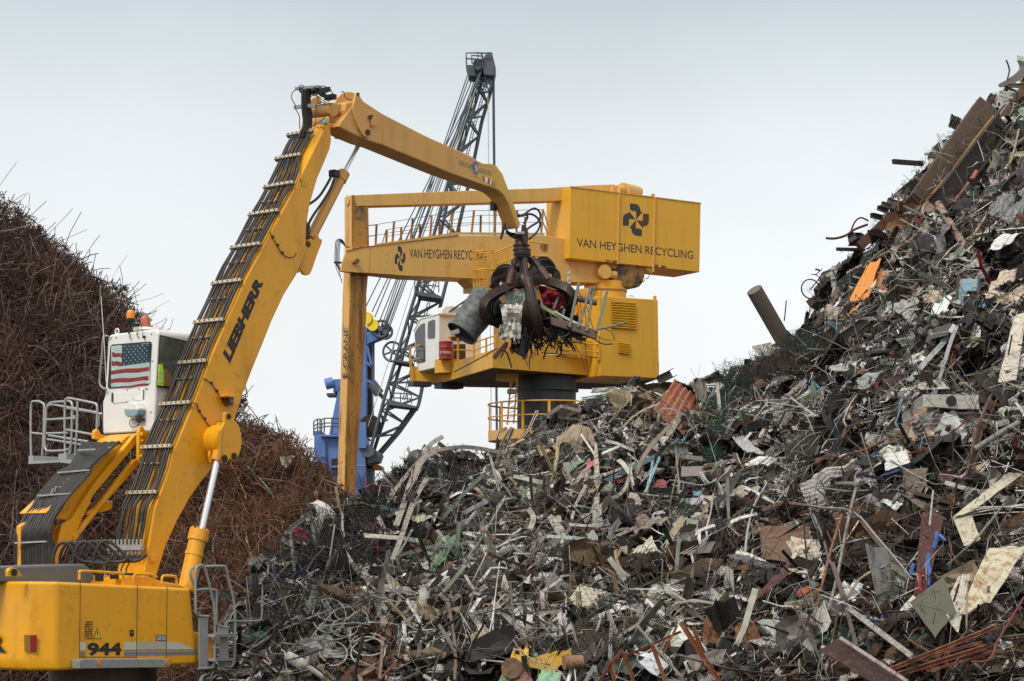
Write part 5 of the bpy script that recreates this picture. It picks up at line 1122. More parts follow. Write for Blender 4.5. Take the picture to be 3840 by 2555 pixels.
# dark mesh / coil hanging
m = MB()
for i in range(22):
    y = 1090+i*12; m.tube([gp((905+rg.uniform(-8,8), y), -.55), gp((960+rg.uniform(-10,10)-i*1.5, y+6), -.6), gp((935-i*1.2, y+14), -.4)], .014, 5, closed=True)
m.beam(gp((960,1080), -.4), gp((880,1380), -.4), .3, .2)
loose(m, 'radiator_coil', M_blk, 'dark ribbed coil hanging straight down below the centre tine', 'coil', kind=None) if False else loose(m, 'radiator_coil', M_blk, 'dark ribbed coil hanging straight down below the centre tine', 'coil')
m = MB(); m.beam(gp((1200,1090), -.3), gp((1560,1215), -.3), .07, .07, up=UP); loose(m, 'dark_rail', mat('blue_black_rail', (.03,.035,.05), .35, .4), 'dark blue grey rail sloping down right under the post rack', 'rail')
crumple([(970,1330),(1290,1250),(1650,1160),(950,1060)], 'I', GD+.1, .35, 'dark_sheet', M_rustr, 'dark torn rusty sheet under the tines of the grapple', 'sheet metal', seed=22) if False else None
crumple([(760,1330),(900,1400),(900,1080),(760,1200)], 'I', GD-.1, .25, 'dark_sheet', M_grap, 'crumpled dark steel plate behind the foil strip under the grapple', 'sheet metal', seed=23)
crumple([(1100,1080),(1500,1160),(1480,960),(1080,880)], 'I', GD-.0, .35, 'dark_sheet', M_rustr, 'dark rusty sheet behind the channel in the grapple', 'sheet metal', seed=24)

rg = random.Random(77)
LOAD = [((700,1000),150,120,M_grap,'dark crushed steel lump left of the cream sheet in the grapple',-.1), ((830,1000),120,170,M_dull,'folded cream panel behind the foil strip in the grapple',-.05), ((1010,900),130,150,M_grap,'dark crushed plate behind the centre tine',.0), ((1120,1000),160,110,M_rustr,'rusty crushed sheet right of the centre tine',-.1), ((1270,1060),170,90,M_rustr,'long rusty crushed sheet under the post rack',.1),
        ((1330,920),110,90,M_dull,'pale crushed scrap between the right claw and the posts',.2), ((1400,1130),200,60,M_grap,'black torn sheet below the post rack',-.1), ((820,1130),120,150,M_grap,'black torn sheet beside the foil strip',-.2), ((680,900),90,110,M_tank,'grey crushed sheet between the tank and the left claw',.1), ((1050,1120),120,90,M_grap,'black torn lump at the tip of the centre tine',-.3), ((1290,800),90,120,M_cloth,'crushed dark red sheet inside the right claw',.2)]
for i, (c_, w_, h_, mt_, lb_, o_) in enumerate(LOAD):
    j = lambda: rg.uniform(-.3, .3)
    crumple([(c_[0]-w_/1.5*(1+j()), c_[1]+h_/1.5*(1+j()), j()), (c_[0]+w_/1.5*(1+j()), c_[1]+h_/1.5*(1+j()), j()), (c_[0]+w_/1.5*(1+j()), c_[1]-h_/1.5*(1+j()), j()), (c_[0]-w_/1.5*(1+j()), c_[1]-h_/1.5*(1+j()), j())], 'I', GD+o_, .4, 'crushed_sheet', mt_, lb_, 'sheet metal', nx=10, ny=10, seed=40+i)
# ================================================================== heaps
def lerp_tab(tab, x):
    xs = [t[0] for t in tab]; return np.interp(x, xs, [t[1] for t in tab])
_lat = np.random.default_rng(5).uniform(-1, 1, (32, 32, 32))
def vnoise(p):
    p = np.asarray(p); i = np.floor(p).astype(int); f = p-i; f = f*f*(3-2*f); r = 0
    for a in (0, 1):
        for b_ in (0, 1):
            for c in (0, 1):
                w_ = (f[..., 0] if a else 1-f[..., 0])*(f[..., 1] if b_ else 1-f[..., 1])*(f[..., 2] if c else 1-f[..., 2])
                r = r+w_*_lat[(i[..., 0]+a) % 32, (i[..., 1]+b_) % 32, (i[..., 2]+c) % 32]
    return r
def hole(p): return np.clip(vnoise(p*.75+31)*.8+vnoise(p*1.7+3)*.45-.09, 0, 1)
def relief(p): return vnoise(p*.42)*.8+vnoise(p*1.1+9)*.35+hole(p)*2.8
class Heap:
    rel = 1.0
    def __init__(s, sil, Ds, Db, Yb=2620): s.sil, s.Ds, s.Db, s.Yb = sil, Ds, Db, Yb
    def ys(s, X): return lerp_tab(s.sil, X)
    def depth(s, X, Y):
        X = np.asarray(X, float); Y = np.asarray(Y, float)
        ys = s.ys(X); t = np.clip((Y-ys)/np.maximum(s.Yb-ys, 60), 0, 1.2)
        return 1.0/((1-t)/lerp_tab(s.Ds, X)+t/lerp_tab(s.Db, X))
    def pos(s, X, Y, off=0.0):
        X = np.asarray(X, float); Y = np.asarray(Y, float); d = s.depth(X, Y)+off
        p0 = np.stack([(X-CX)/F*d, d, CZ+(HZ-Y)/F*d], -1); d = d+relief(p0)*s.rel
        return np.stack([(X-CX)/F*d, d, CZ+(HZ-Y)/F*d], -1)
    def normal(s, X, Y):
        a = s.pos(X+20, Y)-s.pos(X-20, Y); b = s.pos(X, Y-20)-s.pos(X, Y+20); n = np.cross(a, b)
        n /= np.linalg.norm(n, axis=-1, keepdims=True)+1e-9
        n = np.where((n[..., 1] > 0)[..., None], -n, n); return n
main = Heap([(700,2620),(850,2420),(950,2230),(1050,2090),(1150,1985),(1250,1925),(1330,1890),(1400,1850),(1500,1765),(1640,1705),(1800,1725),(1900,1690),(2000,1620),(2150,1550),(2300,1490),(2450,1480),(2560,1465),(2700,1440),(2800,1410),(2900,1350),(2990,1300),(3050,1230),(3110,1100),(3180,990),(3280,890),(3390,740),(3500,600),(3620,480),(3740,380),(3840,310),(4200,60)],
    [(700,44),(900,46),(1400,56),(1800,61),(2200,65),(2900,68),(3200,70),(3840,76),(4200,78)], [(700,41),(1000,40),(1400,40),(2200,38),(3000,36),(4200,34)])
hA = Heap([(-400,560),(-100,720),(0,795),(60,840),(150,895),(230,950),(330,1035),(430,1120),(500,1215),(560,1290),(640,1330),(740,1370),(850,1480),(950,1700),(1100,1950),(1300,2300)],
    [(-400,74),(600,76),(1300,78)], [(-400,56),(700,52),(1300,52)], 2700)
hB = Heap([(500,1740),(700,1660),(860,1635),(930,1632),(1010,1645),(1100,1685),(1160,1765),(1210,1830),(1260,1880),(1320,1915),(1400,1950),(1500,2050),(1650,2300)],
    [(500,64),(1000,63),(1650,60)], [(500,50),(1000,48),(1650,48)], 2650)
def obj_from_arrays(name, V_, Q_, mats, col=None, met=None, smooth=None, origin=None, tri=None, **tags):
    me = bpy.data.meshes.new(name); o0 = np.array(origin if origin is not None else (V_.min(0)+V_.max(0))/2); o0[2] = V_[:, 2].min() if origin is None else o0[2]
    me.vertices.add(len(V_)); me.vertices.foreach_set('co', (V_-o0).astype(np.float32).ravel())
    nq = len(Q_); me.loops.add(nq*4); me.loops.foreach_set('vertex_index', Q_.astype(np.int32).ravel())
    me.polygons.add(nq); me.polygons.foreach_set('loop_start', np.arange(nq, dtype=np.int32)*4)
    me.update(calc_edges=True)
    if smooth is not None: me.polygons.foreach_set('use_smooth', smooth)
    if col is not None:
        a = me.attributes.new('item_colour', 'FLOAT_COLOR', 'POINT'); c4 = np.ones((len(V_), 4), np.float32); c4[:, :3] = col; a.data.foreach_set('color', c4.ravel())
        b = me.attributes.new('item_metal', 'FLOAT', 'POINT'); b.data.foreach_set('value', met.astype(np.float32))
    for mt in mats: me.materials.append(mt)
    o = bpy.data.objects.new(name, me); COL.objects.link(o); o.location = tuple(o0)
    for k, v in tags.items(): o[k] = v
    return o
class Batch:
    def __init__(s): s.V = []; s.Q = []; s.C = []; s.M = []; s.S = []; s.n = 0
    def sweep(s, Pn, prof, up, closed, col, met, smooth, jag=0.0):
        # Pn (N,n,3)  prof (N,m,2)  up (N,3)
        Nn, n, _ = Pn.shape; mth = prof.shape[-2]
        T = np.gradient(Pn, axis=1); T /= np.linalg.norm(T, axis=-1, keepdims=True)+1e-9
        S = np.cross(T, up[:, None, :]); S /= np.linalg.norm(S, axis=-1, keepdims=True)+1e-9; U = np.cross(S, T)
        pr = prof[:, None] if prof.ndim == 3 else prof
        Vv = Pn[:, :, None, :]+pr[..., 0:1]*S[:, :, None, :]+pr[..., 1:2]*U[:, :, None, :]
        if np.ndim(jag) or jag > 0: Vv = Vv+rng.normal(0, 1, Vv.shape)*np.asarray(jag).reshape(-1, 1, 1, 1)
        base = (np.arange(Nn)*n*mth)[:, None, None]+s.n; i = np.arange(n-1)[:, None]*mth; j = np.arange(mth if closed else mth-1)[None, :]; j2 = (j+1) % mth
        q = np.stack([i+j, i+j2, i+mth+j2, i+mth+j], -1)[None]+base[..., None]
        s.V.append(Vv.reshape(-1, 3)); s.Q.append(q.reshape(-1, 4)); s.n += Nn*n*mth
        s.C.append(np.repeat(col, n*mth, 0)); s.M.append(np.repeat(met, n*mth)); s.S.append(np.full(len(s.Q[-1]), smooth))
    def build(s, name, mats, **tags):
        return obj_from_arrays(name, np.concatenate(s.V), np.concatenate(s.Q), mats, np.concatenate(s.C), np.concatenate(s.M), np.concatenate(s.S), **tags)
def item_mat(name, dirt, dirt_amt, sc=4, rough=.62, bump=.2, metk=1.0):
    m = bpy.data.materials.new(name); m.use_nodes = True; t = m.node_tree; b = t.nodes['Principled BSDF']; l = t.links.new
    at = N(t, 'ShaderNodeAttribute', attribute_name='item_colour'); am = N(t, 'ShaderNodeAttribute', attribute_name='item_metal')
    tcn = N(t, 'ShaderNodeTexCoord'); n1 = N(t, 'ShaderNodeTexNoise'); n1.inputs['Scale'].default_value = sc; n1.inputs['Detail'].default_value = 8; n1.inputs['Roughness'].default_value = .7
    l(tcn.outputs['Object'], n1.inputs['Vector'])
    r = N(t, 'ShaderNodeMapRange'); r.inputs[1].default_value = .45; r.inputs[2].default_value = .68; r.inputs[4].default_value = dirt_amt; l(n1.outputs['Fac'], r.inputs[0])
    mx_ = N(t, 'ShaderNodeMix', data_type='RGBA'); mx_.inputs[7].default_value = tuple(dirt)+(1,); l(r.outputs[0], mx_.inputs[0]); l(at.outputs['Color'], mx_.inputs[6])
    n2 = N(t, 'ShaderNodeTexNoise'); n2.inputs['Scale'].default_value = sc*4; n2.inputs['Detail'].default_value = 5; l(tcn.outputs['Object'], n2.inputs['Vector'])
    hv_ = N(t, 'ShaderNodeMapRange'); hv_.inputs[3].default_value = .3; hv_.inputs[4].default_value = 1.5; l(n2.outputs['Fac'], hv_.inputs[0])
    sc_ = N(t, 'ShaderNodeVectorMath', operation='SCALE'); l(mx_.outputs[2], sc_.inputs[0]); l(hv_.outputs[0], sc_.inputs['Scale']); l(sc_.outputs[0], b.inputs['Base Color'])
    mu = N(t, 'ShaderNodeMath', operation='MULTIPLY'); mu.inputs[1].default_value = metk; l(am.outputs['Fac'], mu.inputs[0]); l(mu.outputs[0], b.inputs['Metallic'])
    rm = N(t, 'ShaderNodeMapRange'); rm.inputs[3].default_value = rough+.08; rm.inputs[4].default_value = .30; l(am.outputs['Fac'], rm.inputs[0]); l(rm.outputs[0], b.inputs['Roughness']); b.inputs['Specular IOR Level'].default_value = .35
    if bump:
        bp = N(t, 'ShaderNodeBump'); bp.inputs['Strength'].default_value = bump; bp.inputs['Distance'].default_value = .02; l(n2.outputs['Fac'], bp.inputs['Height']); l(bp.outputs[0], b.inputs['Normal'])
    return m
M_item = item_mat('scrap_surface', (.045,.034,.025), .62, 3.5)
M_rebar = item_mat('rusty_rod_surface', (.075,.032,.016), .5, 2.0, .7, .0)
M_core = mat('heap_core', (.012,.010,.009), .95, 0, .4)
def core(h, X0, X1, amp, shift):
    xs = np.linspace(X0, X1, 90); ts = np.linspace(0, 1.15, 50); rows = []
    for back in (40, 14): 
        ys = h.ys(xs)+30; p = h.pos(xs, ys, shift+1.0); p = p.copy(); p[:, 1] += back; p[:, 2] = np.maximum(p[:, 2]-back*.75, -.5) if back == 14 else -.5; rows.append(p)
    for t in ts:
        ys = h.ys(xs); Y = ys+25+(h.Yb-ys)*t; p = h.pos(xs, Y, shift); nz_ = np.array([mnoise.noise(V((float(a[0])*.7, float(a[1])*.7, float(a[2])*.7)))*amp for a in p]); p = p+h.normal(xs, Y)*nz_[:, None]; rows.append(p)
    last = rows[-1].copy(); last[:, 1] -= 2.0; last[:, 2] = np.minimum(last[:, 2], 0)-.3; rows.append(last)
    G = np.stack(rows); r_, c_ = G.shape[:2]; i, j = np.meshgrid(np.arange(r_-1), np.arange(c_-1), indexing='ij'); a = i*c_+j
    return G.reshape(-1, 3), np.stack([a, a+1, a+c_+1, a+c_], -1).reshape(-1, 4)
def add_core(b, h, X0, X1, amp=.5, shift=.5):
    v, q = core(h, X0, X1, amp, shift); b.V.append(v); b.Q.append(q+b.n); b.n += len(v); b.C.append(np.tile([[.014,.012,.011]], (len(v), 1))); b.M.append(np.zeros(len(v))); b.S.append(np.zeros(len(q), bool))  # near-black core colour stands in for deep shade between the pieces
def scatter(h, n, X0, X1, over=4, ybot=None, bias=1.0):
    X = rng.uniform(X0, X1, n*2); ys = h.ys(X); yb = ybot or h.Yb
    keep = rng.uniform(0, 1, n*2) < np.clip((yb-ys)/(yb-ys).max(), .02, 1)
    X = X[keep][:n]; ys = h.ys(X); Y = ys-over+(yb-ys+over)*rng.uniform(0, 1, len(X))**bias
    if bias < 2 and h.rel > 0:
        d = h.depth(X, Y); p = np.stack([(X-CX)/F*d, d, CZ+(HZ-Y)/F*d], -1)
        q = hole(p)
        k2 = (rng.uniform(0, 1, len(X)) > np.clip(q*5, 0, .9)) | (Y < ys+40); X, Y = X[k2], Y[k2]
    return X, Y
def frames(h, X, Y, spread, downslope=.5, up_tilt=.35):
    up_tilt = up_tilt*.62
    """random in-surface directions d, and piece normals"""
    n = h.normal(X, Y); up = np.array([0, 0, 1.0]); s_ = up-n*(n@up)[:, None]; s_ /= np.linalg.norm(s_, axis=1, keepdims=True); e = np.cross(n, s_)
    th = rng.normal(0, spread, len(X)); unif = rng.uniform(0, 1, len(X)) > downslope; th = np.where(unif, rng.uniform(-math.pi, math.pi, len(X)), th)
    d = s_*np.cos(th)[:, None]+e*np.sin(th)[:, None]+n*rng.normal(0, up_tilt, (len(X), 1)); d /= np.linalg.norm(d, axis=1, keepdims=True)
    nn = n+rng.normal(0, .55, (len(X), 3)); nn -= d*(nn*d).sum(1)[:, None]; nn /= np.linalg.norm(nn, axis=1, keepdims=True)
    return d, nn
def curve(c, d, nn, L_, n, bend, wig):
    N_ = len(c); t = np.linspace(-.5, .5, n)[None, :, None]; side = np.cross(d, nn)
    b1 = rng.normal(0, 1, (N_, 1, 1))*bend; b2 = rng.normal(0, 1, (N_, 1, 1))*bend*.6
    Pn = c[:, None]+d[:, None]*t*L_[:, None, None]+nn[:, None]*(t**2*4-.33)*b1*L_[:, None, None]*.5+side[:, None]*(t**2*4-.33)*b2*L_[:, None, None]*.5
    if n >= 16:
        tt = np.linspace(0, 1, n)[None, :]
        for ax_v in (side[:, None, :], nn[:, None, :], d[:, None, :]):
            for fr0, fr1, am in ((.5, 1.3, 1.5), (1.3, 2.8, .6)):
                f0 = rng.uniform(fr0, fr1, (N_, 1)); ph = rng.uniform(0, 6.283, (N_, 1)); A0 = rng.uniform(.3, 1, (N_, 1))*am*wig
                Pn = Pn+ax_v*(A0*np.sin(6.283*f0*tt+ph)*L_[:, None])[..., None]
        return Pn
    k = min(n, 5) if n < 13 else 8; w_ = rng.normal(0, 1, (N_, k, 3)); xi = np.linspace(0, k-1, n); i0 = np.floor(xi).astype(int).clip(0, k-2); f_ = (xi-i0)[None, :, None]; f_ = f_*f_*(3-2*f_)
    return Pn+(w_[:, i0]*(1-f_)+w_[:, i0+1]*f_)*wig*L_[:, None, None]
def pal(colors, weights, n, var=.25):
    c = np.array(colors); w_ = np.array(weights, float); k = rng.choice(len(c), n, p=w_/w_.sum()); out_ = c[k]*rng.uniform(1-var, 1+var, (n, 1)); return np.clip(out_*rng.uniform(.93, 1.07, (n, 3)), 0, 1)
PAL = [(.035,.023,.013),(.082,.050,.025),(.11,.105,.095),(.24,.232,.205),(.47,.455,.405),(.72,.70,.64),(.014,.014,.014),(.17,.075,.030),(.33,.25,.16),(.12,.16,.11),(.05,.13,.11),(.05,.09,.25),(.30,.035,.03),(.5,.13,.03),(.27,.44,.47),(.40,.32,.20)]
PW = [26,9,9,11,19,20,44,6,4,2.0,.5,.16,.5,.2,.35,4]
PWd = [14,10,15,14,10,5,16,4,4,2,.5,.4,.5,.1,.4,5]
BRC = np.array([(.06,.03,.016),(.10,.047,.023),(.012,.010,.009),(.022,.016,.012),(.14,.075,.038),(.04,.036,.032)])
def region(col, X, Y):
    p = np.clip((X-2350)/900, 0, 1)*np.clip((Y-1500)/500, 0, 1)*.42+.05*(Y > 1900)
    k = rng.uniform(0, 1, len(X)) < p; col = col.copy(); col[k] = BRC[rng.integers(0, len(BRC), k.sum())]*rng.uniform(.7, 1.3, (k.sum(), 1)); return col
def metal_of(c): return np.where((np.ptp(c, axis=1) < .05) & (c.mean(1) > .1), rng.uniform(.1, .9, len(c)), .0)
def rects(w_, t_): return np.stack([np.stack([-w_/2, -t_/2], -1), np.stack([w_/2, -t_/2], -1), np.stack([w_/2, t_/2], -1), np.stack([-w_/2, t_/2], -1)], 1)
def ring(r, k): a = np.arange(k)*2*math.pi/k; return r[:, None, None]*np.stack([np.cos(a), np.sin(a)], -1)[None]
def crest(h, X, Y, lmax): return np.clip((Y-h.ys(X)+25)/(60*lmax+40), .16, 1)
def sheets(b, h, n, X0, X1, smin, smax, lift, pw=PW, jag=.02, corr=0, **k):
    X, Y = scatter(h, n, X0, X1, **k); c = h.pos(X, Y)+h.normal(X, Y)*rng.uniform(-.15, lift, (len(X), 1)); d, nn = frames(h, X, Y, .6, .45, .35)
    L_ = rng.uniform(0, 1, len(X))**1.8*(smax-smin)+smin; W_ = L_*rng.uniform(.3, .95, len(X)); m_ = 6; xs = np.linspace(-.5, .5, m_)
    prof = np.zeros((len(X), m_, 2)); prof[:, :, 0] = xs*W_[:, None]; fold = rng.normal(0, .35, len(X)); prof[:, :, 1] = np.abs(xs)*W_[:, None]*fold[:, None]+rng.normal(0, .10, (len(X), m_))*W_[:, None]
    col = region(pal(PAL, pw, len(X)), X, Y); b.sweep(curve(c, d, nn, L_, 7, .45, .085), prof, nn, False, col, metal_of(col), False, jag=jag*L_)
def corrug(b, h, n, X0, X1, lift=.3):
    X, Y = scatter(h, n, X0, X1); c = h.pos(X, Y)+h.normal(X, Y)*rng.uniform(-.1, lift, (len(X), 1)); d, nn = frames(h, X, Y, .6, .45, .3)
    L_ = rng.uniform(.4, 1.4, len(X)); W_ = L_*rng.uniform(.4, .8, len(X)); m_ = 17; xs = np.linspace(-.5, .5, m_)
    prof = np.zeros((len(X), m_, 2)); prof[:, :, 0] = xs*W_[:, None]; prof[:, :, 1] = ((np.arange(m_) % 2)-.5)[None]*.035
    col = pal(PAL, [2,2,6,8,8,4,1,2,2,3,1,0,1,0,1,2], len(X)); b.sweep(curve(c, d, nn, L_, 5, .25, .03), prof, nn, False, col, metal_of(col), False, jag=.01)
def strips(b, h, n, X0, X1, lmin, lmax, wmin, wmax, lift, pw=PW, bend=.25, wig=.04, spread=.6, ds=.5, th=.012, ut=.3, **k):
    X, Y = scatter(h, n, X0, X1, **k); c = h.pos(X, Y)+h.normal(X, Y)*rng.uniform(-.1, lift, (len(X), 1)); d, nn = frames(h, X, Y, spread, ds, ut)
    L_ = (rng.uniform(0, 1, len(X))**1.6*(lmax-lmin)+lmin)*crest(h, X, Y, lmax); W_ = rng.uniform(wmin, wmax, len(X)); col = region(pal(PAL, pw, len(X)), X, Y)
    b.sweep(curve(c, d, nn, L_, 9, bend, wig), rects(W_, np.full(len(X), th)), nn, True, col, metal_of(col), False, jag=.004)
def angles(b, h, n, X0, X1, lift, pw=PW):
    X, Y = scatter(h, n, X0, X1); c = h.pos(X, Y)+h.normal(X, Y)*rng.uniform(-.1, lift, (len(X), 1)); d, nn = frames(h, X, Y, .6, .35, .4)
    L_ = rng.uniform(.4, 2.2, len(X)); w_ = rng.uniform(.04, .13, len(X)); U_ = np.array([(-.5,.5),(-.5,-.5),(.5,-.5),(.5,.5),(.4,.5),(.4,-.38),(-.4,-.38),(-.4,.5)])
    col = region(pal(PAL, pw, len(X)), X, Y); b.sweep(curve(c, d, nn, L_, 5, .06, .015), w_[:, None, None]*U_[None], nn, True, col, metal_of(col), False)
def pipes(b, h, n, X0, X1, lmin, lmax, rmin, rmax, lift, pw=PW, bend=.1, wig=.02, kk=7, ns=9, ds=.35, ut=.4, mat_sm=True, colors=PAL, **k):
    X, Y = scatter(h, n, X0, X1, **k); c = h.pos(X, Y)+h.normal(X, Y)*rng.uniform(-.15, lift, (len(X), 1)); d, nn = frames(h, X, Y, .6, ds, ut)
    L_ = (rng.uniform(0, 1, len(X))**1.4*(lmax-lmin)+lmin)*crest(h, X, Y, lmax); r = rng.uniform(rmin, rmax, len(X)); col = pal(colors, pw, len(X)); col = region(col, X, Y) if colors is PAL else col
    b.sweep(curve(c, d, nn, L_, ns, bend, wig), ring(r, kk), nn, True, col, metal_of(col), mat_sm)
def chunks(b, h, n, X0, X1, smin, smax, lift, pw=PW, **k):
    X, Y = scatter(h, n, X0, X1, **k); c = h.pos(X, Y)+h.normal(X, Y)*rng.uniform(-.1, lift, (len(X), 1)); d, nn = frames(h, X, Y, 1, 0, .6)
    L_ = rng.uniform(smin, smax, len(X)); col = region(pal(PAL, pw, len(X)), X, Y); w_ = L_*rng.uniform(.3, .8, len(X)); prof = rects(w_, w_*rng.uniform(.3, .9, len(X)))
    pr = prof[:, None]*np.array([.02, 1, .95, .02])[None, :, None, None]; t = np.array([-.5, -.49, .5, .51]); Pn = c[:, None]+d[:, None]*t[None, :, None]*L_[:, None, None]
    b.sweep(Pn, pr, nn, True, col, metal_of(col), False, jag=.12*L_)
def crushed(b, h, n, X0, X1, lift=.25, pw=PW):
    X, Y = scatter(h, n, X0, X1); c = h.pos(X, Y)+h.normal(X, Y)*rng.uniform(-.1, lift, (len(X), 1)); d, nn = frames(h, X, Y, .8, .3, .5)
    L_ = rng.uniform(.3, 1.1, len(X)); r = L_*rng.uniform(.12, .3, len(X)); k_ = 9; a = np.arange(k_)*2*math.pi/k_; pr = r[:, None, None, None]*np.stack([np.cos(a), .55*np.sin(a)], -1)[None, None]
    env = np.array([.25,.8,1,.95,1,.9,.5])[None, :, None, None]*rng.uniform(.6, 1.25, (len(X), 7, k_, 1)); col = region(pal(PAL, pw, len(X)), X, Y)
    b.sweep(curve(c, d, nn, L_, 7, .3, .04), pr*env, nn, True, col, metal_of(col), False, jag=.07*r)
# --- mixed scrap heap
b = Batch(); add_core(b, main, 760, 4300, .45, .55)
XA, XB = 780, 4250
sheets(b, main, 14000, XA, XB, .04, .2, .25, jag=.06)
sheets(b, main, 6000, XA, XB, .15, .55, .3)
sheets(b, main, 2100, 900, XB, .45, 1.3, .33)
corrug(b, main, 240, 900, XB)
crushed(b, main, 1500, 850, XB)
chunks(b, main, 5500, XA, XB, .04, .16, .3)
chunks(b, main, 500, XA, XB, .15, .4, .25)
strips(b, main, 5500, XA, XB, .2, 1.0, .012, .04, .35)
strips(b, main, 1700, XA, XB, .8, 3.0, .02, .06, .38, bend=.55, wig=.07)
strips(b, main, 400, XA, XB, .6, 2.2, .06, .15, .3, bend=.3)
strips(b, main, 650, 1350, 2700, 1.0, 3.2, .05, .14, .4, pw=[1,1,4,6,10,5,1,0,5,1,0,0,0,0,.4,6], bend=.65, wig=.07)
angles(b, main, 650, XA, XB, .3)
pipes(b, main, 1700, XA, XB, .3, 2.4, .009, .022, .4)
pipes(b, main, 330, 950, XB, .5, 2.6, .03, .055, .3)
pipes(b, main, 13000, XA, XB, .3, 2.0, .004, .008, .4, bend=.7, wig=.16, kk=3, ns=13)
pipes(b, main, 700, XA, XB, .3, 1.1, .004, .008, .5, bend=.9, wig=.18, kk=4, ns=12, ut=.9, over=8, bias=6)
strips(b, main, 130, XA, XB, .3, .9, .02, .07, .4, ut=1.1, over=5, bias=8)
heap_main = b.build('mixed_scrap_heap', [M_item], label='huge sloping heap of mixed scrap metal, sheets, pipes and trim filling the right', category='scrap heap', kind='stuff')
# --- black cable mass on the left shoulder of the mixed heap
b = Batch(); BLKP = [(.012,.012,.013),(.022,.02,.02),(.04,.038,.036),(.10,.095,.09)]
Xc = lambda x: x
sub_ = Heap(main.sil, [(t[0], t[1]-.35) for t in main.Ds], [(t[0], t[1]-.35) for t in main.Db])
class Sub(Heap):
    pass
for (x0, x1, y1, n_) in ((1120, 1330, 2200, 1100), (1200, 1480, 2130, 1900), (1400, 1780, 1880, 1700), (1010, 1240, 2350, 300)):
    pipes(b, sub_, int(n_*1.3), x0, x1, 1.0, 3.4, .005, .012, .2, pw=[6,6,4,1.2], bend=.5, wig=.07, kk=3, ns=15, ds=.8, ut=.12, colors=BLKP, ybot=y1)
b.build('black_cable_tangle', [M_item], label='tangle of black cables spread over the left shoulder of the mixed heap', category='cable', kind='stuff')
# --- rusty rod heaps
def rebar(name, h, X0, X1, n, pals, pw, lab, fly, rr=(.006,.014), L2=2.6, nz_=.14, pw2=None):
    pw2 = pw2 or pw
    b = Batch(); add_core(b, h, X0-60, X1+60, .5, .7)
    pipes(b, h, int(n*.8), X0, X1, .6, L2, rr[0], rr[1], .5, pw=pw, bend=1.2, wig=nz_*1.25, kk=3, ns=21, ds=.2, ut=.07, colors=pals)
    pipes(b, h, int(n*.10), X0, X1, .8, L2*1.3, rr[1], rr[1]*1.35, .6, pw=pw2, bend=1.1, wig=nz_*1.1, kk=3, ns=21, ds=.2, ut=.1, colors=pals)
    pipes(b, h, int(n*.18), X0, X1, 1.2, L2*1.4, rr[0], rr[1], .4, pw=pw, bend=.7, wig=.10, kk=3, ns=20, ds=.3, ut=.05, colors=pals)
    pipes(b, h, fly, X0, X1, .5, 1.7, rr[1]*.8, rr[1]*1.2, .6, pw=pw, bend=1.3, wig=.28, kk=4, ns=20, ds=.1, ut=.5, over=6, bias=7, colors=pals)
    X, Y = scatter(h, 500, X0, X1); 
    sheets(b, h, 350, X0, X1, .1, .5, .5, pw=[1,1,3,5,6,4,1,1,2,.3,.2,0,0,0,0,2], jag=.05); chunks(b, h, 300, X0, X1, .06, .2, .5, pw=[1,1,3,5,6,4,1,1,2,.3,.2,0,0,0,0,2])
    return b.build(name, [M_rebar], label=lab, category='scrap heap', kind='stuff')
RP = [(.085,.043,.029),(.045,.027,.022),(.15,.078,.048),(.24,.165,.13),(.19,.085,.036),(.016,.012,.011)]
rebar('rusty_rod_heap', hA, -120, 1150, 34000, RP, [8,9,6,5,2,6], 'tall dark heap of tangled rusty reinforcing rods behind the excavator cab', 1300, pw2=[4,1,5,9,3,1])
RP2 = [(.15,.062,.028),(.10,.045,.026),(.21,.095,.045),(.26,.17,.11),(.04,.028,.022)]
rebar('rusty_wire_heap', hB, 560, 1600, 20000, RP2, [8,8,5,2,3], 'lower heap of orange brown rusty wire right of the excavator boom', 900, (.005,.011), 1.8, .17, pw2=[4,1,5,8,1])
# ================================================================== single pieces on the mixed heap, each a thing of its own
def hd(p, lift=.35, h=None):
    h = h or main; X, Y = p; ys = float(h.ys(X)); Yc = max(Y, ys+15)
    lift = lift+.42; d = float(h.depth(X, Yc)); q = np.array([(X-CX)/F*d, d, CZ+(HZ-Yc)/F*d]); return d+min(float(relief(q)), .5)-lift
def line_depths(pts, lift, h=None):
    ds = [hd(p, lift, h) for p in pts]
    if len(pts) == 2: # keep whole chord in front of the surface
        a, b = pts; mid = min(hd((a[0]+(b[0]-a[0])*t, a[1]+(b[1]-a[1])*t), lift, h)-(ds[0]*(1-t)+ds[1]*t) for t in (.25, .5, .75)); mid = min(mid, 0)*.6; ds = [d+mid for d in ds]
    else:
        for _ in range(2): ds = [min(ds[i], (ds[max(i-1,0)]+ds[min(i+1,len(ds)-1)])/2+.15) for i in range(len(ds))]
    return ds
_mc = {}
def pm(col, kind='p', rough=.6):
    """painted / weathered finish for one kind of scrap piece"""
    key = (col, kind)
    if key not in _mc:
        c = tuple(col); spc = .3
        d = {'p': dict(dirt=(.09,.06,.04), dirt_amt=.75, lo=.5, hi=.68, bump=.08, scale=3.5), 'r': dict(dirt=(.03,.018,.013), dirt_amt=.7, lo=.45, hi=.65, bump=.2, scale=3),
             'm': dict(metal=.55, dirt=(.10,.075,.055), dirt_amt=.6, lo=.5, hi=.7, bump=.05, scale=4), 'w': dict(dirt=(.10,.075,.05), dirt_amt=.8, lo=.45, hi=.62, bump=.3, scale=5, stretch=(1,1,.3)),
             'c': dict(dirt=(.2,.17,.13), dirt_amt=.4, bump=.1, scale=3), 'k': dict(dirt=(.30,.17,.07), dirt_amt=.9, lo=.47, hi=.6, bump=.1, scale=2.5)}[kind]
        _mc[key] = mat('weathered_finish', c, rough, spec=.3, var=.18, **d)
    return _mc[key]
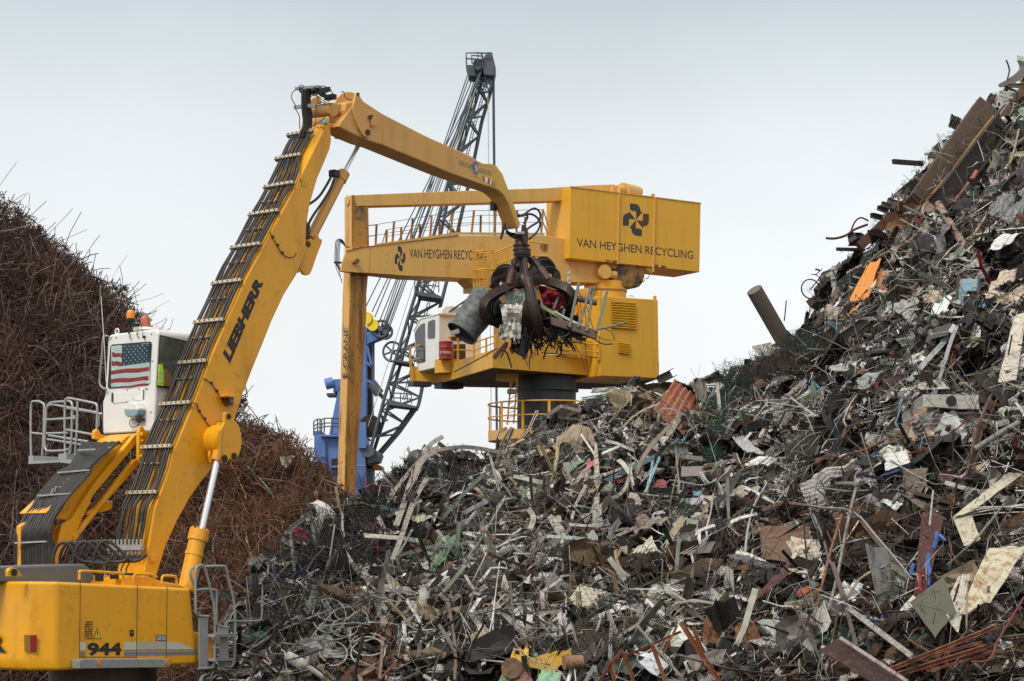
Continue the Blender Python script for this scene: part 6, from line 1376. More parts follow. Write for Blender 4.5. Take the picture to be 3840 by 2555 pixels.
def fin(m, name, mt, lab, cat, **k):
    o = m.build(name, mt, None, label=lab, category=cat, **k); return o
def pipe(k, pts, wpx, col, lab, name='pipe', cat='pipe', fk='r', lift=.4, hollow=False, sub=4, heap=None):
    pp = zs(k, pts); ds = line_depths(pp, lift, heap); P3 = [P(*p, d) for p, d in zip(pp, ds)]
    if len(P3) > 2: P3 = smoothpts(P3, sub)
    wpx = wpx/ZM[k][2]*1.15; r = wpx/2/F*float(np.mean(ds)); m = MB(); m.tube(P3, r, 14 if r > .05 else 8, caps=not hollow)
    if hollow: m.tube([P3[0]+(P3[1]-P3[0])*.02, P3[0]+(P3[1]-P3[0])*.4], r*.86, 14)
    return fin(m, name, pm(col, fk), lab, cat, fixn=not hollow)
def strip(k, pts, wpx, col, lab, name='metal_strip', cat='strip', fk='p', lift=.45, tilt=.4, th=.02, sub=5, heap=None):
    pp = zs(k, pts); ds = line_depths(pp, lift, heap); P3 = [P(*p, d) for p, d in zip(pp, ds)]
    if len(P3) > 2: P3 = smoothpts(P3, sub)
    n = len(P3); W = []
    for i in range(n):
        t = (P3[min(i+1, n-1)]-P3[max(i-1, 0)]).normalized(); wv = t.cross(V((0,1,0))).normalized(); wv = (wv+V((0,tilt,0))*1.0).normalized()
        ww = wpx if not isinstance(wpx, list) else float(np.interp(i/(n-1), np.linspace(0, 1, len(wpx)), wpx)); W.append(wv*ww/ZM[k][2]*1.1/F*P3[i].y*1.05)
    return fin(MB().ribbon(P3, W, th), name, pm(col, fk), lab, cat)
def profile(k, a, b, wpx, col, lab, shape='L', name='steel_angle', cat='beam', fk='r', lift=.45, heap=None, roll=0.0):
    pp = zs(k, [a, b]); ds = line_depths(pp, lift, heap); A_, B_ = [P(*p, d) for p, d in zip(pp, ds)]; w_ = wpx/ZM[k][2]*1.1/F*float(np.mean(ds)); t = (B_-A_).normalized()
    s1 = t.cross(V((0,1,0))).normalized(); u1 = s1.cross(t).normalized(); c_, sn = math.cos(roll), math.sin(roll); s_, u = s1*c_+u1*sn, u1*c_-s1*sn
    if u.y > 0: u = -u
    th = max(.012, w_*.08); m = MB(); sh = {'L': [(-.5,-.1),(.5,-.1),(.5,.9),(.5-th/w_,.9),(.5-th/w_,-.1+th/w_),(-.5,-.1+th/w_)], 'U': [(-.5,.7),(-.5,-.1),(.5,-.1),(.5,.7),(.5-th/w_,.7),(.5-th/w_,-.1+th/w_),(-.5+th/w_,-.1+th/w_),(-.5+th/w_,.7)],
        'I': [(-.5,.5),(-.5,.42),(-.05,.42),(-.05,-.42),(-.5,-.42),(-.5,-.5),(.5,-.5),(.5,-.42),(.05,-.42),(.05,.42),(.5,.42),(.5,.5)], 'B': [(-.5,-.3),(.5,-.3),(.5,.3),(-.5,.3)]}[shape]
    m.prism([A_+s_*x*w_+u*y*w_ for x, y in sh], B_-A_); return fin(m, name, pm(col, fk), lab, cat)
def sheet(k, quad, col, lab, name='metal_sheet', cat='sheet metal', fk='p', lift=.4, amp=.12, corr=0, nx=9, ny=9, seed=None, th=.012, heap=None, cdir=0, camp=.025, jag=.0):
    pp = zs(k, quad); ds = [hd(p, lift, heap) for p in pp]; dm = sum(ds)/4; ds = [dm+(d-dm)*.8 for d in ds]; C4 = [P(*p, d) for p, d in zip(pp, ds)]
    cen = zp(k, (sum(q[0] for q in quad)/4, sum(q[1] for q in quad)/4)); over = min(hd(cen, lift, heap)-dm, 0); C4 = [P(*p, d+over) for p, d in zip(pp, ds)]
    rg = random.Random(seed or hash((round(quad[0][0]), round(quad[0][1]))) % 1000); sd_ = rg.uniform(0, 50)
    if corr: nx, ny = (max(corr*4+1, nx), ny) if cdir == 0 else (nx, max(corr*4+1, ny))
    vs = []; m = MB(); nrm = (C4[1]-C4[0]).cross(C4[3]-C4[0]).normalized()
    if nrm.y > 0: nrm = -nrm
    sz = max((C4[1]-C4[0]).length, (C4[3]-C4[0]).length)
    for j in range(ny):
        for i in range(nx):
            u, v_ = i/(nx-1), j/(ny-1); p = bil(C4, u, v_); q = V((u*2.6+sd_, v_*2.6, sd_*.3)); nse = mnoise.noise(q)+.45*mnoise.noise(q*2.7)
            off = nse*amp
            if corr: off += camp*(1 if ((i if cdir == 0 else j) % 4) in (1, 2) else -1)
            p = p+nrm*off
            if jag and (i in (0, nx-1) or j in (0, ny-1)): p = p+(C4[1]-C4[0])*rg.uniform(-jag, jag)+(C4[3]-C4[0])*rg.uniform(-jag, jag)
            vs.append(p)
    fs = [(j*nx+i, j*nx+i+1, (j+1)*nx+i+1, (j+1)*nx+i) for j in range(ny-1) for i in range(nx-1)]
    m.add(vs, fs); o = m.build(name, pm(col, fk) if isinstance(col, tuple) else col, None, fixn=False, label=lab, category=cat)
    md = o.modifiers.new('thickness', 'SOLIDIFY'); md.thickness = th; return o
CRM, WHT, GRY, DRK, RST, BRN, OLV, TAN = (.44,.40,.32), (.68,.66,.6), (.27,.265,.25), (.05,.045,.042), (.16,.07,.035), (.085,.045,.03), (.14,.16,.10), (.34,.26,.18)
# ---- upper right slope (zoom K)
bm_ = profile('K', (1210,365), (775,1000), 150, (.075,.042,.022), 'huge dark rusty steel plate girder leaning against the top right slope', 'B', 'steel_girder', 'girder', lift=1.3)
bpos = [P(*zp('K', p), hd(zp('K', (1000,750)), 1.9)) for p in []]
profile('K', (1330,440), (900,1000), 130, (.045,.028,.018), 'dark second girder lying along the right side of the huge rusty plate girder', 'U', 'steel_girder', 'girder', lift=1.0)
strip('K', [(1265,410),(1150,560),(1000,760),(900,880),(790,1005)], [12,18,14,16,16], (.5,.27,.06), 'long yellow painted edge strip running down the huge rusty girder', lift=2.0, tilt=0)
profile('K', (1470,215), (1315,440), 46, (.12,.06,.045), 'thin red brown beam at the top right edge of the heap', 'L', lift=1.2)
sheet('K', [(1265,385),(1330,400),(1400,250),(1310,235)], (.35,.34,.31), 'grey ribbed radiator panel high on the slope above the huge girder', corr=6, cdir=1, lift=.9, amp=.05)
sheet('K', [(1350,450),(1460,470),(1470,310),(1390,330)], (.30,.42,.28), 'pale green dented panel beside the radiator panel at the top right', lift=.8)
sheet('K', [(1205,345),(1250,400),(1290,270),(1240,265)], BRN, 'dark brown curved sheet left of the radiator panel at the top', lift=.6)
strip('K', [(1300,215),(1380,180),(1440,140),(1480,100)], [20,40,50,40], (.12,.11,.09), 'dark pointed sheet sticking out at the very top right of the heap', lift=.8)
strip('K', [(1350,185),(1368,110),(1347,45)], 9, DRK, 'thin dark strip standing up against the sky at the top right corner', lift=.8, heap=None)
sheet('K', [(970,480),(1025,505),(1060,430),(990,395)], DRK, 'short dark corrugated piece poking out left of the huge girder', corr=4, lift=.6, amp=.05)
profile('K', (608,708), (800,722), 28, (.06,.05,.04), 'dark square bar pointing left into the sky below the huge girder', 'B', 'steel_bar', 'bar', lift=.5)
sheet('K', [(565,960),(720,925),(850,760),(700,850)], (.16,.14,.14), 'dark grey plate under the lower end of the huge girder', lift=.6, amp=.05)
profile('K', (385,1265), (700,975), 58, (.10,.055,.04), 'long dark brown plank like plate below the grey plate on the skyline', 'B', 'steel_plate', 'plate', lift=1.0)
for i, (a, b) in enumerate((((505,1010),(580,1035)), ((460,1060),(545,1080)), ((530,985),(610,1010)), ((570,960),(640,985)))):
    profile('K', a, b, 30, GRY, ('second', 'lowest', 'third', 'highest')[i]+' grey channel end of the small stack jutting out on the skyline', 'U', 'channel_end', 'channel', lift=.7, fk='m')
strip('K', [(640,920),(650,1010),(655,1150)], 18, (.2,.12,.07), 'upright rusty flat bar crossing the long brown plate', lift=1.2)
pipe('K', [(168,1208),(230,1210),(300,1190),(360,1150),(440,1120)], 14, (.12,.05,.04), 'dark red chain like bar sticking out left over the sky', 'bent_bar', 'bar')
pipe('K', [(330,1170),(360,1100),(400,1075),(445,1095)], 10, (.2,.03,.03), 'thin dark red bent frame on the left skyline', 'bent_bar', 'bar')
profile('K', (240,1280), (420,1285), 20, (.07,.05,.045), 'thin dark bar pointing left below the red bent frame', 'B', 'steel_bar', 'bar')
sheet('K', [(310,1260),(420,1260),(430,1180),(330,1165)], DRK, 'dark curved tank end under the red bent frame', 'tank_end', 'tank', amp=.2)
fl = pipe('K', [(905,985),(950,1060),(1010,1160),(1060,1240),(1070,1290),(1040,1320),(980,1330)], 44, (.30,.20,.15), 'pale brown flanged pipe with a bend at its lower end', lift=.9)
c_ = P(*zp('K', (905,985)), hd(zp('K', (905,985)), .95)); m = MB(); ax = (P(*zp('K', (950,1060)), c_.y)-c_).normalized(); ax = (ax+V((0,.5,0))).normalized()
m.tube([c_-ax*.05, c_+ax*.03], .52, 26); m.build('flange', pm((.22,.15,.11), 'r'), fl)
pipe('K', [(1155,775),(1080,890),(1000,985)], 30, (.35,.12,.08), 'faded red pipe above the flanged pipe', lift=.8)
pipe('K', [(950,1140),(935,1220),(910,1330)], 48, (.14,.135,.13), 'dark grey pipe end below the flanged pipe', lift=.7, hollow=True)
pipe('K', [(310,1440),(480,1350),(620,1280),(720,1230),(830,1110)], 24, (.34,.26,.2), 'long pale brown pole lying under the flanged pipe', lift=.9)
pipe('K', [(680,1000),(800,1060),(950,1130)], 18, (.12,.11,.1), 'dark pole crossing above the pale brown pole', lift=1.0)
sheet('K', [(1195,1050),(1430,1120),(1500,880),(1290,960)], (.25,.255,.25), 'large grey torn sheet at the right edge below the girders', corr=7, lift=.8, amp=.2, fk='m')
strip('K', [(1200,920),(1330,890),(1420,800),(1500,790)], [50,60,60,50], (.05,.06,.06), 'dark folded gutter near the right edge above the grey torn sheet', lift=.8)
sheet('K', [(1225,1300),(1330,1260),(1450,1175),(1300,1190)], (.62,.61,.58), 'clean white torn sheet at the right edge', lift=.9)
pipe('K', [(1430,500),(1395,650),(1335,830)], 14, TAN, 'thin rusty tan rod hanging beside the second girder', 'steel_rod', 'rod', lift=1.0)
pipe('K', [(1215,1065),(1115,1215)], 14, (.4,.3,.19), 'short tan stick above the white torn sheet', 'stick', 'stick', lift=.9)
pipe('K', [(1290,1100),(1085,1295)], 8, WHT, 'thin white rod crossing to the elbow of the flanged pipe', 'steel_rod', 'rod', lift=1.0)
# orange sheet etc. (zoom J)
sheet('J', [(855,445),(1080,240),(1185,-60),(1080,-20)], (.75,.25,.025), 'bright orange pointed sheet high on the left skyline of the heap', fk='p', lift=1.7, amp=.05)
sheet('J', [(1115,185),(1230,200),(1255,30),(1130,20)], (.40,.13,.04), 'duller rusty orange panel right of the bright orange sheet', fk='k', lift=.8, amp=.05)
sheet('J', [(740,500),(900,495),(900,290),(790,280)], (.33,.27,.21), 'beige crumpled sheet hanging below the bright orange sheet', lift=.9, amp=.15)
strip('J', [(830,230),(870,180),(915,150)], 50, (.36,.3,.22), 'beige folded strip left of the bright orange sheet', lift=.8)
profile('J', (1180,270), (1560,-20), 46, (.16,.17,.15), 'long grey green gutter pointing down left beside the orange sheet', 'L', 'gutter', 'gutter', lift=1.0, fk='m')
profile('J', (905,520), (1170,310), 60, (.13,.12,.115), 'wide dark plank with a pale edge below the bright orange sheet', 'U', 'channel_plank', 'plank', lift=.8)
cp = pipe('J', [(240,175),(360,380),(500,600)], 72, (.15,.125,.10), 'thick brown concrete looking tube sticking up into the sky', 'large_tube', 'tube', fk='k', lift=1.6, hollow=False)
# rewrite of the tube as a straight capped cylinder with a dark bore
bpy.data.objects.remove(cp)
d0 = hd(zp('J', (520,640)), .2); A_, B_ = P(*zp('J', (252,172)), d0-1.0), P(*zp('J', (520,640)), d0); r_ = 59/2/F*d0*1.02; ax = (A_-B_).normalized()
m = MB(); m.tube([B_, A_], r_, 36, caps=False); m.tube([A_, A_-ax*.02], [r_, r_*.94], 36, caps=False); m.tube([A_, A_-ax*1.2], r_*.93, 36)
tube_ = fin(m, 'large_tube', pm((.14,.118,.095), 'c', .8), 'thick grey brown tube sticking up into the sky on the skyline', 'tube', fixn=False)
m = MB(); zz_ = [B_+ax*(B_-A_).length*t+V((-.12+.25*(1-t),-r_*1.02,0)) for t in (.78,.7,.62,.56,.5,.44)]
strip('J', [(487,250),(480,330),(472,400)], 7, DRK, 'thin dark post standing right of the thick tube', 'post', 'post', lift=.4)
# green netting clumps
def net(k, quad, col, lab, n=900, depth=.7, lift=.5, rl=.12, name='net_clump', rr=.006, mt=None):
    pp = zs(k, quad); C4 = [P(*p, hd(p, lift)) for p in pp]; rg = random.Random(int(quad[0][0])); m = MB()
    for _ in range(n):
        u, v_ = rg.random(), rg.random(); p = bil(C4, u, v_)+V((rg.gauss(0,.06), rg.uniform(-depth, depth)*.5, rg.gauss(0,.06))); q = [p]
        dr_ = V((rg.gauss(0,1), rg.gauss(0,1), rg.gauss(0,1))).normalized()
        for _ in range(3): dr_ = (dr_+V((rg.gauss(0,.6), rg.gauss(0,.6), rg.gauss(0,.6)))).normalized(); q.append(q[-1]+dr_*rl)
        m.tube(q, rr, 3, caps=False)
    return fin(m, name, pm(col, 'c') if not mt else mt, lab, 'netting', fixn=False)
GRN = (.018,.06,.042)
net('J', [(450,640),(800,620),(860,560),(560,530)], (.022,.035,.028), 'dark green netting wrapped round the foot of the thick tube', 1600, 1.0, .6, .16)
net('J', [(150,900),(650,720),(620,640),(300,680)], (.06,.045,.035), 'brown wire netting spread below the thick tube', 1700, .8, .5, .18)
net('N', [(1800,700),(1900,700),(2020,200),(1880,180)], GRN, 'long green netting hanging down right of the red corrugated sheet', 1700, .5, .7, .12)
net('J', [(0,1000),(200,960),(250,740),(0,760)], (.02,.04,.03), 'dark green netting left of the brown wire netting', 900, .6, .5, .14)
net('Q', [(650,1300),(960,1330),(900,1110),(700,1110)], GRN, 'green netting near the bottom left of the long crossed poles', 1100, .5, .5, .1)
net('J', [(80,1230),(270,1250),(280,1110),(180,1100)], (.05,.10,.03), 'leaf green scrap of plastic left of the wire basket', 350, .4, .5, .12, 'plastic_clump')
net('N', [(1130,1050),(1350,1030),(1300,860),(1150,880)], (.02,.045,.035), 'small dark green netting scrap in the middle of the heap', 0) if False else None
net('K', [(540,1270),(690,1230),(700,1150),(600,1180)], (.36,.34,.3), 'pale tangled mesh on the slope left of the flanged pipe', 500, .3, .8, .08, 'mesh_clump')
# bicycle on the skyline
bc0 = zp('J', (665,165)); bdp = hd(zp('J', (700,200)), .4)
bike = thing('bicycle', P(*zp('J', (680,230)), bdp), 'old bicycle hanging over the left skyline with one wheel against the sky', 'bicycle')
Wc = P(*bc0, bdp); wr = 36/F*bdp
m = MB(); m.tube([Wc+V((math.cos(t)*wr, .12*math.cos(t), math.sin(t)*wr*1.0)) for t in np.linspace(0, 6.283, 33)[:-1]], .022, 6, closed=True); bw = m.build('wheel', M_rub, bike)
m = MB()
for i in range(14): t = i*math.pi*2/14; m.cyl(Wc, Wc+V((math.cos(t)*wr, .12*math.cos(t), math.sin(t)*wr)), .004, 4)
m.cyl(Wc-V((0,.05,0)), Wc+V((0,.05,0)), .03, 8); m.build('spokes', M_gal, bw)
bp_ = lambda p: P(*zp('J', p), bdp-.05)
m = MB()
for pts in ([(672,160),(720,100),(760,40)], [(760,40),(830,30),(890,10),(900,-40)], [(760,40),(775,110),(760,150)], [(720,100),(775,110),(860,90)], [(830,30),(860,90)]): m.tube([bp_(p) for p in pts], .022, 7)
m.build('frame', pm((.07,.07,.05), 'r'), bike)
m = MB(); m.tube([bp_(p) for p in [(672,55),(700,62),(740,30),(750,15)]], .016, 6); m.tube([bp_(p) for p in [(700,20),(725,25),(735,35)]], .03, 6); m.build('handlebar', M_grap, bike)
m = MB(); m.ribbon([bp_(p) for p in [(700,55),(730,80),(765,140)]], V((.05,.06,0)), .01); m.build('mudguard', M_grap, bike)
for i, pts in enumerate(([(650,230),(660,300),(640,400),(610,470),(600,520)], [(715,210),(680,290),(650,360),(640,450),(650,520)])):
    strip('J', pts, 5, DRK, ('left', 'right')[i]+' one of two thin dark straps hanging below the bicycle wheel', 'strap', 'strap', lift=.6, th=.006)
# mid right
sheet('J', [(1725,260),(1870,250),(1905,80),(1755,85)], (.12,.30,.38), 'blue ribbed metal crate panel near the right edge', corr=3, cdir=1, lift=.9, amp=.03, fk='k')
profile('J', (1735,260), (1755,75), 20, BRN, 'brown upright on the left side of the blue ribbed panel', 'L', lift=1.1); profile('J', (1895,260), (1905,80), 22, BRN, 'brown upright on the right side of the blue ribbed panel', 'L', lift=1.1)
sheet('J', [(1480,270),(1635,265),(1630,165),(1475,190)], (.42,.33,.22), 'small tan dented panel left of the blue ribbed panel', lift=.9)
sheet('J', [(1950,240),(2250,280),(2250,20),(2060,40)], (.50,.43,.33), 'big cream car like panel with rusty edges at the right edge', lift=1.1, amp=.15, fk='k')
sheet('J', [(2045,850),(2180,840),(2250,330),(2160,360)], (.52,.47,.38), 'tall cream speckled board at the right edge', lift=1.1, amp=.05)
strip('J', [(1370,860),(1530,680),(1640,560),(1725,430)], [38,34,34,30], (.42,.45,.44), 'long shiny grey strip leaning down left', fk='m', lift=1.0)
strip('J', [(1607,850),(1650,700),(1700,540),(1740,440)], [20,24,26,24], (.36,.38,.37), 'narrower shiny strip right of the long shiny grey strip', fk='m', lift=1.0)
sheet('J', [(1270,310),(1410,420),(1470,240),(1330,210)], (.33,.33,.29), 'folded grey sheet between the gutter and the four castors', lift=.8)
for i, (x, y) in enumerate(((1515,400),(1570,410),(1470,470),(1545,487))):
    d_ = hd(zp('J', (x, y)), 1.0); c_ = P(*zp('J', (x, y)), d_); m = MB(); axx = V((.4,-.9,.15)).normalized(); u = axx.cross(UP).normalized(); w2 = u.cross(axx)
    m.tube([c_+u*.15*math.cos(t)+w2*.15*math.sin(t) for t in np.linspace(0, 6.283, 21)[:-1]], .055, 10, closed=True)
    o_ = fin(m, 'small_tyre', M_rub, ('top left', 'top right', 'bottom left', 'bottom right')[i]+' of the four small black tyres on the right slope', 'tyre', group='four small tyres on the right slope')
    m = MB(); m.disc_plate(c_, axx, .10, .05, 14); m.build('hub', M_grayp, o_)
pipe('J', [(1185,600),(1200,540),(1260,500),(1350,490),(1400,500)], 10, DRK, 'dark hose loop left of the small tyres', 'hose', 'hose', lift=.9)
sheet('J', [(1455,900),(1690,900),(1640,850),(1460,800)], (.40,.37,.31), 'pale triangular board below the long shiny strip', lift=1.0, amp=.03)
bx_ = sheet('J', [(1490,1030),(1905,1050),(1900,940),(1490,940)], (.24,.23,.19), 'greenish grey metal cabinet panel with a round hole', 'cabinet_panel', 'panel', lift=1.0, amp=.02)
a = P(*zp('J', (1700,990)), hd(zp('J', (1700,990)), 1.35)); MB().disc_plate(a, V((0,1,0)), .12, .02, 18).build('round_hole', M_blk, bx_)
profile('J', (1995,975), (1900,1200), 52, (.13,.065,.04), 'upper part of the tall brown channel on the right slope', 'U', 'brown_channel', 'beam', lift=1.2)
profile('J', (1895,1210), (1820,1560), 44, (.12,.06,.035), 'lower part of the tall brown channel on the right slope', 'U', 'brown_channel', 'beam', lift=1.2)
pipe('J', [(1870,1345),(2050,1230),(2190,1150)], 36, (.20,.205,.19), 'grey green pipe lying across the tall brown channel', lift=1.3, fk='p')
pipe('J', [(775,1540),(900,1400),(1060,1350),(1200,1285)], 18, RST, 'long rusty pipe crossing below the wire basket', lift=.9)
sheet('J', [(1215,1500),(1400,1440),(1370,1350),(1200,1380)], (.60,.60,.56), 'white square panel on the right slope', lift=1.2, amp=.02)
strip('J', [(1035,1500),(1090,1420),(1200,1355)], 22, (.035,.08,.26), 'blue bent strip left of the white square panel', lift=1.2)
strip('J', [(1215,1530),(1300,1500),(1400,1450)], 14, (.03,.05,.16), 'dark blue edge under the white square panel', lift=1.0)
# wire basket
m = MB(); C4 = [P(*zp('J', p), hd(zp('J', p), .9)) for p in [(480,1400),(640,1420),(790,1190),(450,1240)]]
for i in range(15): t = i/14; m.tube([bil(C4, t, v_)+V((0,-.25*math.sin(v_*3.14),0)) for v_ in np.linspace(0, 1, 7)], .009, 4)
for i in range(15): t = i/14; m.tube([bil(C4, u_, t)+V((0,-.25*math.sin(t*3.14),0)) for u_ in np.linspace(0, 1, 5)], .009, 4)
fin(m, 'wire_basket', pm((.09,.09,.07), 'm'), 'bent wire mesh basket below the thick tube slope', 'basket')
sheet('J', [(90,1270),(200,1370),(330,1375),(130,1215)], (.42,.43,.41), 'shiny folded grey sheet right of the green netting', fk='m', lift=.9, amp=.1)
strip('J', [(650,940),(662,880),(668,825)], 22, (.12,.28,.50), 'light blue upright strip in the middle of the upper slope', lift=1.0); strip('J', [(690,840),(730,895)], 16, (.12,.28,.50), 'short light blue strip leaning on the light blue upright', lift=.95); strip('J', [(690,730),(760,745)], 18, (.14,.3,.52), 'short light blue strip above the light blue upright', lift=.95)
strip('J', [(295,975),(360,870),(400,800),(355,785),(420,730),(530,650)], 10, (.5,.52,.5), 'zigzag pale strip hanging over the brown wire netting', lift=1.0)
pipe('J', [(665,850),(700,720),(760,620),(850,520),(960,430)], 11, (.42,.36,.27), 'long curved tan cane right of the netting', 'cane', 'rod', lift=1.1)
sheet('J', [(870,900),(1100,900),(1200,760),(1010,790)], (.38,.39,.37), 'long crumpled silver sheet in the upper middle slope', fk='m', lift=.9, amp=.15)
sheet('J', [(800,760),(1000,790),(1000,690),(880,700)], (.42,.40,.36), 'pale grey sheet above the long crumpled silver sheet', lift=.9, amp=.1)
sheet('J', [(370,1150),(500,1120),(590,1000),(370,1000)], (.15,.12,.11), 'brown grey bent sheet above the wire basket', lift=.9, amp=.15)
for i, (x, y, c) in enumerate(((1110,900,TAN),(1330,1150,GRY),(560,1140,TAN),(1230,1210,RST),(900,1180,WHT),(1440,1190,RST),(1050,1330,GRY))): pass
# ---- middle of the heap (zoom N)
RC = sheet('N', [(1360,330),(1640,480),(1760,200),(1560,50)], (.30,.075,.04), 'large faded red corrugated sheet on the crest of the heap', fk='k', corr=5, cdir=0, lift=1.0, amp=.05, camp=.05)
sheet('N', [(1370,400),(1640,420),(1600,350),(1380,300)], (.17,.05,.04), 'darker torn lower edge of the red corrugated sheet', lift=.8, amp=.1)
profile('N', (1430,60), (1540,5), 60, (.14,.125,.11), 'dark slatted grating on the skyline left of the curled sheets', 'U', 'grating', 'grating', lift=.6)
sheet('N', [(1180,100),(1260,130),(1300,30),(1240,20)], DRK, 'dark ribbed scrap standing on the crest below the yellow crane', corr=5, lift=.6, amp=.1)
sheet('N', [(1700,60),(1800,90),(1970,30),(1900,-20)], (.20,.17,.13), 'grey curled sheet with a torn edge on the skyline', lift=.8, amp=.2); sheet('N', [(1750,300),(1830,290),(1820,60),(1700,30)], (.13,.11,.09), 'tall dark bent sheet between the red sheet and the green netting', lift=.8, amp=.2)
sheet('N', [(890,160),(1110,150),(1100,110),(900,120)], (.42,.40,.36), 'flat cream sheet on the crest right of the pedestal', lift=.6, amp=.08); sheet('N', [(1160,190),(1330,210),(1260,110),(1150,100)], (.42,.39,.34), 'crumpled cream sheet on the crest left of the red corrugated sheet', lift=.8, amp=.2)
pipe('N', [(1265,110),(1340,150),(1420,190)], 16, (.44,.36,.26), 'pale stick left of the red corrugated sheet', 'stick', 'stick', lift=1.0)
for i, (a, b) in enumerate((((815,200),(1110,155)), ((820,215),(1100,175)), ((840,230),(940,320)))): profile('N', a, b, 9, (.28,.50,.36), ('upper', 'lower', 'short sloping')[i]+' mint green bar on the crest', 'L', 'green_bar', 'bar', lift=.8, fk='p')
strip('N', [(650,265),(810,305)], 24, (.42,.36,.28), 'pale wooden looking plank near the round walkway', 'plank', 'plank', lift=.9); strip('N', [(530,345),(650,265)], 28, (.15,.12,.1), 'dark plank left of the pale plank near the round walkway', 'plank', 'plank', lift=.8)
pipe('N', [(310,560),(520,490),(660,460),(820,400),(1080,330)], 14, (.22,.19,.15), 'long brown grey pole lying along the crest', lift=.9, name='long_pole', cat='pole')
pipe('N', [(350,520),(480,490),(650,455)], 26, (.15,.125,.10), 'thicker dark pipe at the left end of the long pole', lift=.8)
profile('N', (465,720), (960,450), 52, (.11,.05,.03), 'long dark rusty channel sloping down left below the crest', 'U', 'rusty_channel', 'beam', lift=.9)
for i, pts in enumerate(([(125,745),(150,640),(190,540),(255,435)], [(150,590),(140,520),(165,470),(215,440)], [(190,620),(230,540),(270,440)], [(255,830),(225,700),(240,620),(300,550),(380,470),(430,370),(460,300)])):
    st_ = strip('N', pts, 22, (.13,.065,.045), ('leftmost', 'shortest', 'middle', 'longest')[i]+' of the four brown rubber belts with pale edges draped by the round walkway', 'rubber_belt', 'belt', lift=1.0, group=None) if False else strip('N', pts, 22, (.13,.065,.045), ('leftmost', 'shortest', 'middle', 'longest')[i]+' of the four brown belts with pale edges draped by the round walkway', 'rubber_belt', 'belt', lift=1.0)
    st_['group'] = 'brown belts by the round walkway'
    pp_e = zs('N', pts)
    for sg in (-1, 1):
        q_ = [P(p[0]+sg*4.2, p[1], hd(p, 1.06)) for p in pp_e]; MB().tube(smoothpts(q_, 4), .010, 4).build('pale_edge', M_zinc, st_)
# white ribbons / planks in the middle
RIB = [([(1040,660),(1120,580),(1200,540),(1290,510)], 34), ([(1080,700),(1200,640),(1320,600),(1390,580)], 22), ([(970,830),(1100,780),(1250,720)], 20), ([(700,1110),(750,960),(830,830),(880,770)], [20,60,70,30]), ([(735,1180),(770,1060),(850,900)], 22),
       ([(925,1250),(935,1050),(940,850),(930,560)], [50,40,44,16]), ([(990,1260),(960,1150),(975,1070),(1030,1040)], 34), ([(500,1060),(560,1050),(610,1100),(640,1200)], 40), ([(560,1150),(640,1260),(720,1360),(800,1430)], [40,70,60,50]),
       ([(510,1420),(640,1320),(780,1210),(910,1120)], 26), ([(780,1390),(900,1320),(1060,1270),(1200,1250)], 22), ([(1010,1010),(1100,990),(1180,900),(1215,740)], 26), ([(1190,860),(1320,820),(1380,770)], 18), ([(1490,650),(1520,500),(1580,380),(1680,320),(1770,330)], [40,50,55,40,30]),
       ([(400,1260),(430,1160),(390,1090)], 40), ([(120,960),(60,1000),(20,1020)], 40), ([(160,1200),(260,1100),(330,1060)], 26), ([(590,1380),(640,1430),(700,1450)], 30), ([(1200,980),(1260,1000),(1270,1060)], 44), ([(640,1090),(660,1020),(690,960)], 30)]
POSL = ['top left of the pale blue frame', 'straight left towards the pale blue frame', 'above the blue green beam', 'wide leaf shaped one left of the pink scrap', 'narrow one under the wide leaf shaped one', 'tall upright one in the centre', 'hooked one right of the tall upright one', 'arched one at the left', 'wide one sloping down right below the arched one',
        'long thin one sloping up to the right', 'gently curved one near the bottom centre', 'curved one sweeping up beside the blue green beam', 'short one under the blue green beam', 'long pale arch right of the pale blue frame', 'stubby upright one at the far left', 'short stubby one at the left edge', 'one sloping up left of the arch', 'small one at the bottom left', 'small curled one below the blue green beam', 'short slanted one left of the leaf shaped one']
for (pts, w_), ps_ in zip(RIB, POSL):
    ww = w_
    o_ = strip('N', pts, ww, (.40,.36,.29), 'weathered pale strip, '+ps_, 'weathered_strip', 'strip', fk='w', lift=.85, th=.03); o_['group'] = 'weathered pale strips in the middle of the heap'
MR = [([(905,600),(950,510),(1010,430),(1080,350),(1150,300)], 26, 'leftmost long one sweeping up the left shoulder'), ([(960,700),(1010,560),(1050,440),(1110,330),(1200,270)], 40, 'second one sweeping up the left shoulder'), ([(940,890),(990,760),(1030,640),(1080,520),(1130,440)], 34, 'longest lower one on the left shoulder'), ([(1110,300),(1160,240),(1220,205)], 26, 'tip sticking up at the crest of the left shoulder'), ([(1130,300),(1250,270),(1380,265),(1570,300)], 24, 'top one lying along the left crest')]
for pts, w_, ps_ in MR: o_ = strip('M', pts, w_*.8, (.30,.27,.22), 'grey weathered strip, '+ps_, 'weathered_strip', 'strip', fk='w', lift=2.1, th=.03); o_['group'] = 'weathered strips on the left shoulder'
LB = (.27,.47,.52)
for i, (a, b, w_) in enumerate((((1345,530),(1650,545),16), ((1410,590),(1440,700),14), ((1430,700),(1350,900),16), ((1400,600),(1360,880),12), ((1560,630),(1650,520),14), ((1365,880),(1320,960),12))): 
    o_ = profile('N', a, b, w_, LB, ('top cross', 'right upright', 'lower right', 'left long', 'far right short', 'bottom tip')[i]+' piece of the broken pale blue window frame', 'L', 'frame_piece', 'frame', fk='p', lift=1.2); o_['group'] = 'broken pale blue window frame'
profile('N', (1000,870), (1390,680), 34, (.13,.25,.28), 'wide blue green beam sloping down left from the pale blue frame', 'B', 'painted_beam', 'beam', fk='p', lift=1.0)
